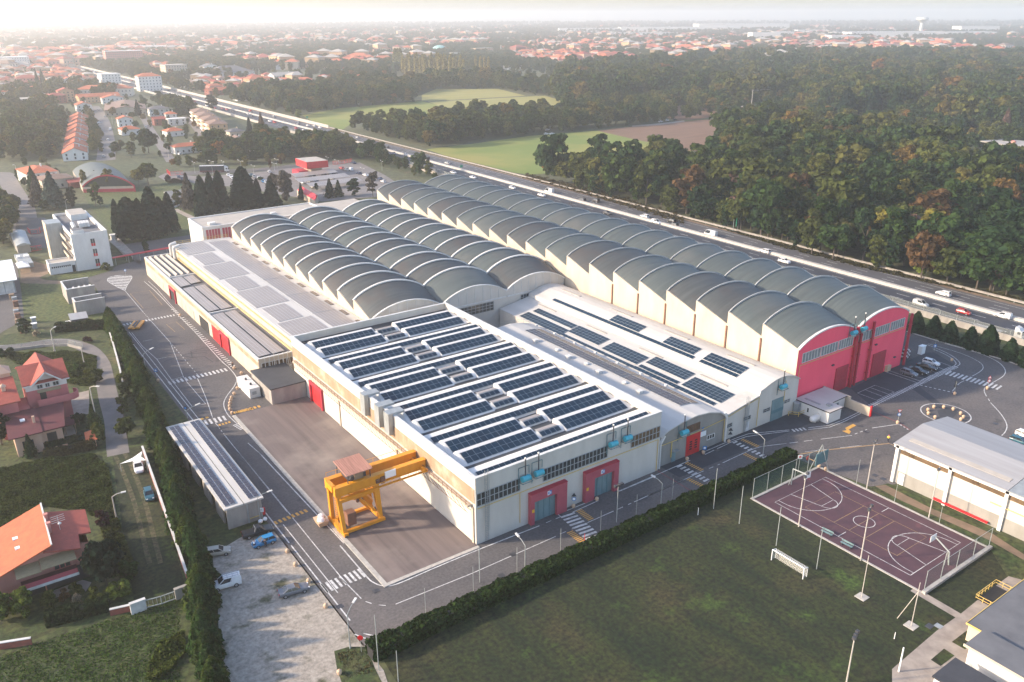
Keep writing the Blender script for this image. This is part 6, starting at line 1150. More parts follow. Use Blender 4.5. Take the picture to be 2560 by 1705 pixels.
nb=MB();[nb.bar((mwc(a)-19,a,1.0),(mwc(b)-19,b,1.0),.5,2.0)for a,b in zip((700,1000,1400),(1000,1400,2300))];tag(nb.build('noise_barrier','kerb'),'tall cream noise barrier on the town side of the distant motorway','barrier')
def flood(crop,base,top,label,heads=2):
 x,y=P(crop,*base);h=pheight(crop,base,top);root=thing('floodlight_mast',label,'floodlight',(x,y,0));mb=MB();mb.tube((x,y,0),(x,y,h),.12,.08,n=8);mb.build('mast','pole_warm',root);mb=MB();mb.bar((x-.9,y-.3,h),(x+.9,y+.3,h),.08);mb.build('crossbar','pole_warm',root)
 for k in range(heads):t=-0.7+1.4*k/max(1,heads-1);mb=MB();mb.box(x+t-.22,y+t*.33-.3,h,x+t+.22,y+t*.33+.1,h+.42);mb.build('lamp','dark_metal',root)
flood('zI',(808,510),(845,160),'floodlight mast by the left side of the basketball court');flood('zI',(1230,740),(1295,385),'floodlight mast in front of the middle of the basketball court');flood('zI',(1695,450),(1770,115),'floodlight mast between court and white warehouse',1);flood('zI',(1272,252),(1312,-70),'floodlight mast at the far right corner of the court');flood('S',(2115,1712),(2140,1590),'floodlight mast with three lamps at the bottom of the lawn',3)
post('zI',(1490,1500),(1515,1330),'short thick white post on the terrace edge','white_post','post','sign_white',.12);post('zI',(1460,345),(1480,220),'thin post beside the dirt path by the warehouse','thin_post','post');post('zI',(1765,490),(1785,370),'thin post right of the dirt path floodlight','thin_post','post');post('zI',(1200,225),(1220,50),'thin post behind the far corner of the court','thin_post','post')
for c,x,y,t,lab in(('zI',122,430,(110,378),'small white corner flag stake on the lawn by the hedge'),('zI',1460,1275,(1462,1262),'tiny pale peg in the lawn'),('ff',1325,1385,(1325,1290),'red and white marker post by the zebra crossing')):post(c,(x,y),t,lab,'marker_post','post','sign_white' if c=='zI' else 'red',.06)
a,b=P('zI',622,738),P('zI',836,868);gl=thing('football_goal','small white football goal with net on the lawn','goal',((a[0]+b[0])/2,(a[1]+b[1])/2,0));hg=2.1;nrm=Vector((b[1]-a[1],-(b[0]-a[0]),0)).normalized()*-1.0;a,b=Vector((*a,0)),Vector((*b,0));up=Vector((0,0,hg));a2,b2=a-nrm,b-nrm
if a2.x<a.x:a2,b2=a+nrm,b+nrm
mb=MB();[mb.tube(p,q,.07,n=8)for p,q in((a,a+up),(b,b+up),(a+up,b+up))];mb.build('frame','sign_white',gl);mb=MB();[mb.tube(p,q,.035,n=6)for p,q in((a+up,a2+up*.9),(b+up,b2+up*.9),(a2+up*.9,a2),(b2+up*.9,b2))];mb.build('net_support','sign_white',gl);mb=MB();mb.face([a+up,b+up,b2+up*.9,a2+up*.9]);mb.face([a2+up*.9,b2+up*.9,b2,a2]);mb.face([a+up,a2+up*.9,a2,a]);mb.face([b+up,b,b2,b2+up*.9]);mb.build('net','netw',gl)
for s,y0,lab in((1,51.4,'basketball hoop on a slanting pole at the near end of the court'),(-1,82.2,'basketball hoop on a bent pole at the hedge end of the court')):
 hp2=thing('basketball_hoop',lab,'basketball hoop',(123.4,y0,0));mb=MB()
 if s>0:mb.path([(123.4,y0,0),(123.4,y0+.3,2.4),(123.4,y0+3.0,3.9)],.12,8);mb.path([(122.8,y0+.4,0),(123.3,y0+.6,2.2)],.06);mb.path([(124,y0+.4,0),(123.5,y0+.6,2.2)],.06)
 else:mb.path([(123.4,y0,0),(123.4,y0,3.5),(123.4,y0-3.2,3.7)],.12,8);mb.path([(122.8,y0+.2,0),(123.4,y0,1.8)],.06)
 mb.build('pole','pole',hp2);yb_=y0+s*3.2;mb=MB();mb.box(122.5,yb_-.03,2.95,124.3,yb_+.03,4.1);mb.build('backboard','sign_white',hp2);mb=MB();mb.path([(123.4+.23*math.cos(t),yb_+s*.3+.23*math.sin(t),3.05)for t in np.linspace(0,2*PI,13)],.02,5);mb.build('ring','red',hp2)
for k,(p1,p2)in enumerate((((960,548),(1035,585)),((1093,628),(1172,668)))):
 a,b=P('zI',*p1),P('zI',*p2);bn=thing('bench',f"turquoise bench beside the court, {'nearer the hedge' if k == 0 else 'nearer the terrace'}",'bench',((a[0]+b[0])/2,(a[1]+b[1])/2,.1),math.atan2(b[1]-a[1],b[0]-a[0]));L_=math.hypot(b[0]-a[0],b[1]-a[1]);mb=MB();[mb.box(-L_/2,y,.42,L_/2,y+.13,.46)for y in(-.2,-.04,.12)];mb.build('seat','gate_teal',bn,local=True);mb=MB();[mb.box(-L_/2,.32,z,L_/2,.36,z+.13)for z in(.58,.76)];mb.build('backrest','gate_teal',bn,local=True)
 for x in(-L_*.36,L_*.36):mb=MB();mb.box(x-.04,-.18,0,x+.04,.3,.42);mb.bar((x,.3,.4),(x,.36,.9),.06);mb.build('leg','dark_metal',bn,local=True)
BO=[('lot',1375,578),('lot',1500,788),('lot',1705,1045),('zG',2222,1062),('zG',2315,1515),('zD',1605,1118),('zD',1583,1155),('zD',1566,1182),('zD',1560,1200),('zD',1556,1220),('zD',1553,1240),('zD',1556,1262),('zD',1570,1286),('zD',1070,1066),('zD',1218,623),('zD',1632,1016),('zD',1583,982),('ff',1195,985),('ff',1470,902),('fr',1025,805),('fr',1215,730),('fr',1515,600),('c6',320,1006),('c6',525,1100),('c6',585,1128),('c6',1225,712),('c6',1710,152),('c6',1735,454),('c6',2025,404),('c6',1497,598),('c6',1550,572),('c6',1637,574),('c6',1722,592),('c6',1788,630),('c6',1813,662),('c6',1790,685),('c6',1560,665),('c6',1500,630)]
BL=['beside the blue hatchback','on the kerb above the grey saloon','at the bonnet of the grey saloon','at the last weeds of the gravel lot','at the bottom edge of the gravel lot']
pr_=None
for k,(c,x,y)in enumerate(BO):
 q=P(c,x,y);lab,g_=(f'pale orange ball bollard {BL[k]}',None)if k<5 else('pale orange ball bollard in the curved chain by the white container','ball bollards of the curved chain')if k<13 else(f"pale orange ball bollard {['at the left verge of the lorry bays', 'by the first red door', 'at the workshop corner', 'near the second red door', 'under the arrow sign between the gates', 'at the foot of the right crimson gate', 'left of the red roller door', 'right of the red roller door', 'at the start of the white hall walkway', 'at the hedge end', 'left one by the court corner', 'right one by the court corner', 'under the give-way sign', 'in the bend by the parked cars', 'under the dark signs', 'at the zebra by the roundel'][k-13]}",None)if k<29 else('pale orange ball bollard on the white painted roundel','ball bollards on the roundel')
 if pr_ is None:mb=MB();mb.ball((0,0,.4),.37,n=14,k=9);mb.tube((0,0,0),(0,0,.18),.28,n=12);pr_=o=mb.build('ball_bollard','orange_ball',None,local=True,at=(0,0,0),smooth=True)
 else:o=pr_.copy();COL.objects.link(o)
 o.location=(q[0],q[1],.05);tag(o,lab,'bollard',g_)
def sign(crop,base,h,plates,label,m='pole',face=-.6):
 x,y=P(crop,*base);root=thing('road_sign',label,'sign',(x,y,0),face);mb=MB();mb.tube((0,0,0),(0,0,h),.045,n=6);mb.build('post',m,root,local=True)
 for sh,z,c,c2 in plates:
  mb=MB();r=.42
  if sh=='disc':mb.tube((0,-.05,z),(0,-.09,z),r,n=18,m=0);mb.tube((0,-.09,z),(0,-.1,z),r*.68,n=18,m=1)
  elif sh in('tri','yield'):
   s=1 if sh=='tri' else -1
   for k_,m_,y_ in((1.15,0,-.07),(.72,1,-.09)):mb.loft([[(-r*k_,y_,z-s*r*k_*.58),(r*k_,y_,z-s*r*k_*.58),(0,y_,z+s*r*k_)],[(-r*k_,y_-.02,z-s*r*k_*.58),(r*k_,y_-.02,z-s*r*k_*.58),(0,y_-.02,z+s*r*k_)]],m_)
  else:mb.box(-r,-.09,z-r,r,-.05,z+r,0);mb.box(-r*.5,-.1,z-r*.5,r*.5,-.09,z+r*.5,1)
  mb.build('plate',[c,c2],root,local=True)
sign('c6',(1228,700),3.2,[('yield',2.9,'red','sign_white'),('disc',2.0,'sign_blue','sign_white')],'give-way sign above a blue disc in front of the white annex');sign('c6',(2030,392),3.0,[('tri',2.8,'red','sign_white'),('disc',1.9,'red','sign_white')],'red-rimmed triangle and disc sign at the roundel zebra');sign('c6',(1733,442),3.2,[('yield',2.9,'dark_metal','plastic_black'),('disc',2.0,'dark_metal','plastic_black')],'signs seen from their dark backs by the roundel',face=2.6)
sign('hw',(935,1195),3.4,[('square',1.6,'sign_blue','sign_white')],'blue pedestrian sign in the bend by the red store');sign('c6',(338,1150),4.0,[('square',3.6,'sign_white','red')],'white square sign at the end of the clipped hedge');sign('fr',(1226,722),1.6,[('square',1.3,'sign_blue','sign_white')],'small blue sign by the red roller door');sign('zH',(147,1365),2.8,[('disc',2.6,'red','red')],'plain red disc sign at the end of the hedge')
sign('ff',(1197,985),3.0,[('tri',2.7,'navy','dark_metal'),('disc',1.9,'sign_blue','sign_white')],'dark triangle above a blue disc between the crimson gates');sign('fr',(1527,560),2.6,[('tri',2.4,'navy','dark_metal'),('tri',1.5,'navy','dark_metal')],'pair of dark triangle signs by the low white facade');sign('c5',(1545,1030),2.4,[('disc',2.1,'sign_blue','sign_white')],'blue disc sign above the hatched traffic island');sign('zD',(1060,1035),2.2,[('square',1.9,'sign_blue','sign_white')],'blue sign on the verge beside the lorry bays');sign('zD',(1262,1300),2.4,[('disc',2.1,'navy','sign_blue')],'dark blue sign above the panelled shed')
sign('zG',(1790,455),2.2,[('square',1.9,'sign_white','coping')],'white notice at the corner of the panelled shed');x,y=P('zG',1800,425);mb=MB();mb.box(x-.25,y-.2,.05,x+.25,y+.2,1.4);tag(mb.build('fire_cabinet','red'),'small red cabinet at the corner of the panelled shed','cabinet')
x,y=P('zG',1785,482);sk_=MB();sk_.ball((x-.2,y,.4),.45,sz=.8);sk_.ball((x+.7,y+.2,.4),.4);tag(sk_.build('white_sack','sign_white'),'white sacks dumped in front of the black pickup','sack')
sg=thing('motorway_sign','green motorway sign at the edge of the wood','sign',(*P('zF',372,60),0));x,y=P('zF',372,60);mb=MB();[mb.tube((x,y+d_,0),(x,y+d_,5.5),.09)for d_ in(-1.2,1.2)];mb.build('post','metal_grey',sg);mb=MB();mb.loft([[(x-1.9,y-1.6,3.2),(x+1.9,y+1.0,3.2),(x+1.9,y+1.0,6.2),(x-1.9,y-1.6,6.2)],[(x-1.85,y-1.75,3.2),(x+1.95,y+.85,3.2),(x+1.95,y+.85,6.2),(x-1.85,y-1.75,6.2)]]);mb.build('panel','sign_green',sg)
for c,x,y in(('zB',832,1165),('t2',2018,985)):
 q=P(c,x,y);r_=thing('motorway_sign','small green sign '+('on the motorway median' if c=='zB' else 'at the corner of the hay field'),'sign',(*q,0));mb=MB();mb.tube((*q,0),(*q,2.6),.08);mb.build('post','metal_grey',r_);mb=MB();mb.box(q[0]-.9,q[1]-.05,1.6,q[0]+.9,q[1]+.05,3.0);mb.build('panel','sign_green',r_)
a,b=P('c6',437,1132),P('c6',610,1142);af=thing('ball_stop_frame','grey A-shaped frame with a dark teal board at the court corner','frame',((a[0]+b[0])/2,(a[1]+b[1])/2,0));hh=pheight('c6',(470,1132),(540,900));m_=((a[0]+b[0])/2,(a[1]+b[1])/2,hh);mb=MB();mb.tube((*a,0),m_,.08);mb.tube((*b,0),m_,.08);mb.build('leg','pole',af)
q=P('c6',575,1150);mb=MB();mb.box(q[0]-1.9,q[1]+1,1.6,q[0]+1.9,q[1]+1.12,4.2);mb.build('board','teal_frame',af)
a,b=P('c6',325,1012),P('c6',515,1098);rb=thing('barrier_arm','pale barrier arm with a red plate between the hedge and the court','barrier',(*a,0));mb=MB();mb.bar((*a,1),(*b,1),.14);mb.build('arm','pale_yellow_line',rb);mb=MB();[mb.tube((*p,0),(*p,1.1),.12)for p in(a,b)];mb.build('post','pole',rb);q=((a[0]+b[0])/2,(a[1]+b[1])/2);mb=MB();mb.tube((q[0],q[1]-.12,1.0),(q[0],q[1]-.06,1.0),.5,n=8);mb.build('stop_plate','red',rb)
sl_=thing('shade_sail','white triangular shade sail stretched over the white car','shade sail',(*P('zG',945,120),0));T_=[(*P('zG',818,80,1.8),1.8),(*P('zG',968,-5,3.8),3.8),(*P('zG',995,55,2.6),2.6)];mid=Vector(T_[0])*.34+Vector(T_[1])*.33+Vector(T_[2])*.33;mb=MB()
def inw(p,q,k=.18):c=(Vector(p)+Vector(q))/2;return c+(mid-c)*k*2
pts6=[Vector(T_[0]),inw(T_[0],T_[1]),Vector(T_[1]),inw(T_[1],T_[2]),Vector(T_[2]),inw(T_[2],T_[0])]
for i in range(6):p,q=pts6[i],pts6[(i+1)%6];mb.face([p,q,mid]);mb.face([q-Vector((0,0,.03)),p-Vector((0,0,.03)),mid-Vector((0,0,.03))])
mb.build('cloth','sign_white',sl_);mb=MB();[mb.tube((t[0],t[1],0),t,.06)for t in T_];mb.build('mast','pole',sl_)
x,y=P('zI',320,320);
for c,x,y,w_,lab in(('br',505,780,1.0,'dark grille and grey slab let into the lawn edge'),):q=P(c,x,y);s_=MB();s_.box(q[0]-.3,q[1]-.6,0,q[0]+.9,q[1]+.3,.1,0);s_.box(q[0]+.9,q[1]-1.4,0,q[0]+1.9,q[1]-.4,.1,1);tag(s_.build('ground_hatch',['dark_metal','metal_grey']),lab,'hatch')
def proj(x,y,z=0):
 d=Vector((x,y,z-CAMZ));q=d.dot(_f)
 if q<1:return(-9999,-9999)
 return(d.dot(_r)/q*FPX+W/2,H/2-d.dot(_u)/q*FPX)
def seen(x,y,m=60,z=6):
 a,b=proj(x,y,z);return -m<a<W+m and -m<b<H+m*2
def leafcards(name,C,N,sz,mats,parent=None,extra=None,asp=1.0):
 """one small quad per leaf clump: centres C, outward directions N, half sizes sz"""
 n=len(C);U=RNG.normal(size=(n,3));N=N/np.maximum(np.linalg.norm(N,axis=1,keepdims=True),1e-6)
 U-=N*(U*N).sum(1,keepdims=True);U/=np.maximum(np.linalg.norm(U,axis=1,keepdims=True),1e-6);Vv=np.cross(N,U)
 s=np.asarray(sz).reshape(-1,1);a=asp
 V=np.stack([C-U*s-Vv*s*a,C+U*s-Vv*s*a*.8,C+U*s*.85+Vv*s*a,C-U*s*.9+Vv*s*a*.9],1)
 V[:,1]+=N*s*.35;V[:,3]+=N*s*.25
 V=V.reshape(-1,3);F=np.arange(n*4).reshape(-1,4)
 nv=len(V);nf=n;midx=np.zeros(n,int)
 if extra is not None:
  ev,ef,em=extra;V=np.vstack([V,ev]);
 me=bpy.data.meshes.new(name);faces=F.tolist()
 if extra is not None:faces+=[tuple(i+nv for i in f)for f in ef];midx=np.concatenate([midx,em])
 me.from_pydata(V.tolist(),[],faces)
 for m in mats:me.materials.append(M[m])
 me.polygons.foreach_set('material_index',midx);me.update()
 o=bpy.data.objects.new(name,me);COL.objects.link(o)
 if parent:o.parent=parent
 return o
def sph(n):v=RNG.normal(size=(n,3));return v/np.linalg.norm(v,axis=1,keepdims=True)
def crown_decid(h,r,nc=30,per=44,leaf=.5,low=.3,flat=1.0):
 cz=h*(1+low)/2;hz=h*(1-low)/2;C,N,Z=[],[],[]
 for i in range(nc):
  d=sph(1)[0];q=RNG.uniform(.3,1.1)**.7;cr=r*RNG.uniform(.16,.36)
  c=np.array([d[0]*(r-cr*.7)*q,d[1]*(r-cr*.7)*q,cz+d[2]*(hz-cr*.6)*q*flat]);e=sph(per);e[:,2]=np.abs(e[:,2])*1.0-.25*(RNG.random(per)<.5)
  rr=cr*RNG.uniform(.7,1.12,(per,1));C.append(c+e*rr*np.array([1,1,.85]));N.append(e+RNG.normal(size=(per,3))*.45+np.array([0,0,.25]));Z.append(RNG.uniform(.7,1.25,per)*leaf)
 return np.vstack(C),np.vstack(N),np.concatenate(Z)
def crown_cone(h,r,n=1100,leaf=.42,low=.06,power=1.0,tiers=0,round_=.0):
 t=RNG.random(n)**.85;z=h*(low+(1-low)*t);rad=r*((1-t)**power)*(1-round_)+r*round_*np.sqrt(np.maximum(1-t**3,0))
 if tiers:rad=rad*(.72+.42*(1-np.mod(t*tiers,1.0)))
 a=RNG.random(n)*2*PI;rad=np.maximum(rad*(1+.16*np.sin(a*5+z*1.7)+RNG.normal(size=n)*.07)*np.where(RNG.random(n)<.2,RNG.uniform(.4,1,n),1),.08)
 C=np.stack([rad*np.cos(a),rad*np.sin(a),z+RNG.normal(size=n)*.12],1);N=np.stack([np.cos(a),np.sin(a),np.full(n,.55)],1)+RNG.normal(size=(n,3))*.4
 return C,N,RNG.uniform(.7,1.25,n)*leaf
def trunk_mb(h,r,limbs=4):
 mb=MB();mb.tube((0,0,0),(.1,.05,h*.55),r,r*.55,n=7)
 for k in range(limbs):a=k*2*PI/max(limbs,1)+.4;mb.tube((0.05,0,h*(.3+.05*k)),(math.cos(a)*h*.16,math.sin(a)*h*.16,h*(.55+.05*k)),r*.45,r*.15,n=5)
 return mb
def tree_proto(name,cat,crown,h,tr=.22,limbs=4,leafm='leaf'):
 root=thing(name,'x',cat);trunk_mb(h,tr,limbs).build('trunk','bark',root,local=True)
 leafcards('crown',*crown,[leafm],root);root['h']=1.0;del root['h'];root['_h']=h
 return root
PROTO={}
PROTO['decid']=[tree_proto('broadleaf_tree','tree',crown_decid(12,4.6,48,38,.44,.16),12),tree_proto('broadleaf_tree','tree',crown_decid(12,4.0,42,38,.44,.12,1.1),12),tree_proto('broadleaf_tree','tree',crown_decid(12,3.5,40,38,.42,.1,1.12),12),tree_proto('broadleaf_tree','tree',crown_decid(12,5.2,54,36,.46,.24,1.08),12),tree_proto('broadleaf_tree','tree',crown_decid(12,3.0,34,34,.4,.1,1.1),12)]
PROTO['spire']=[tree_proto('dark_conifer','conifer',crown_cone(16,3.6,2600,.5,.08,.62,0,.45),16,.3,0),tree_proto('dark_conifer','conifer',crown_cone(16,3.0,2300,.46,.05,.7,0,.35),16,.3,0)]
PROTO['cedar']=[tree_proto('cedar_tree','conifer',crown_cone(15,5.4,2600,.5,.1,.8,7),15,.35,0),tree_proto('cedar_tree','conifer',crown_cone(15,4.6,2400,.5,.08,.9,8),15,.35,0)]
PROTO['spruce']=[tree_proto('spruce_tree','conifer',crown_cone(10,2.5,1300,.38,.06,1,9),10,.2,0)]
PROTO['poplar']=[tree_proto('poplar_tree','tree',crown_cone(22,2.0,900,.62,.1,.5,0,.5),22,.25,0)]
PROTO['hedge']=[tree_proto('hedge_conifer','conifer',crown_cone(5.5,1.7,1500,.22,.0,.95,0,.3),5.5,.12,0),tree_proto('hedge_conifer','conifer',crown_cone(5.5,1.6,1400,.22,.0,1.0,0,.25),5.5,.12,0)]
PROTO['bush']=[tree_proto('garden_bush','bush',crown_decid(2.4,1.6,14,60,.17,.02),2.4,.07,2),tree_proto('garden_bush','bush',crown_decid(2.4,1.4,12,60,.16,.0),2.4,.07,2)]
PROTO['young']=[tree_proto('young_conifer','conifer',crown_cone(5,1.75,1300,.27,.02,.8,0,.3),5,.12,0)]
used={}
def put(kind,x,y,h,colour,label,group=None,wide=1.0,z=0):
 L_=PROTO[kind];p=L_[int(RNG.integers(len(L_)))];k=h/p['_h']
 if p.name not in used:used[p.name]=1;o=p
 else:o=copy_tree(p)
 o.location=(x,y,z);o.rotation_euler=(0,0,RNG.uniform(0,6.28));o.scale=(k*wide*RNG.uniform(.92,1.08),k*wide*RNG.uniform(.92,1.08),k)
 o['label']=label
 if group:o['group']=group
 v=RNG.uniform(.88,1.12);paint(o,[c*v for c in colour]);return o
GRN=dict(khaki=(.10,.095,.034),dark=(.022,.042,.018),green=(.034,.06,.018),olive=(.062,.074,.02),yellow=(.13,.115,.025),brown=(.10,.058,.026),gold=(.24,.125,.025),red=(.16,.03,.022),blue=(.045,.068,.058),grey=(.085,.075,.062),fir=(.012,.024,.016),hedge=(.024,.048,.015),mauve=(.125,.078,.06),lime=(.11,.14,.028),plum=(.05,.022,.026),straw=(.3,.25,.17))
NM=dict(khaki='khaki',dark='dark green',green='green',olive='olive green',yellow='yellowing',brown='russet brown',gold='golden orange',red='crimson',blue='blue-green',grey='grey-brown',fir='almost black',mauve='mauve-brown',lime='light green',plum='plum coloured',straw='pale straw',hedge='green')
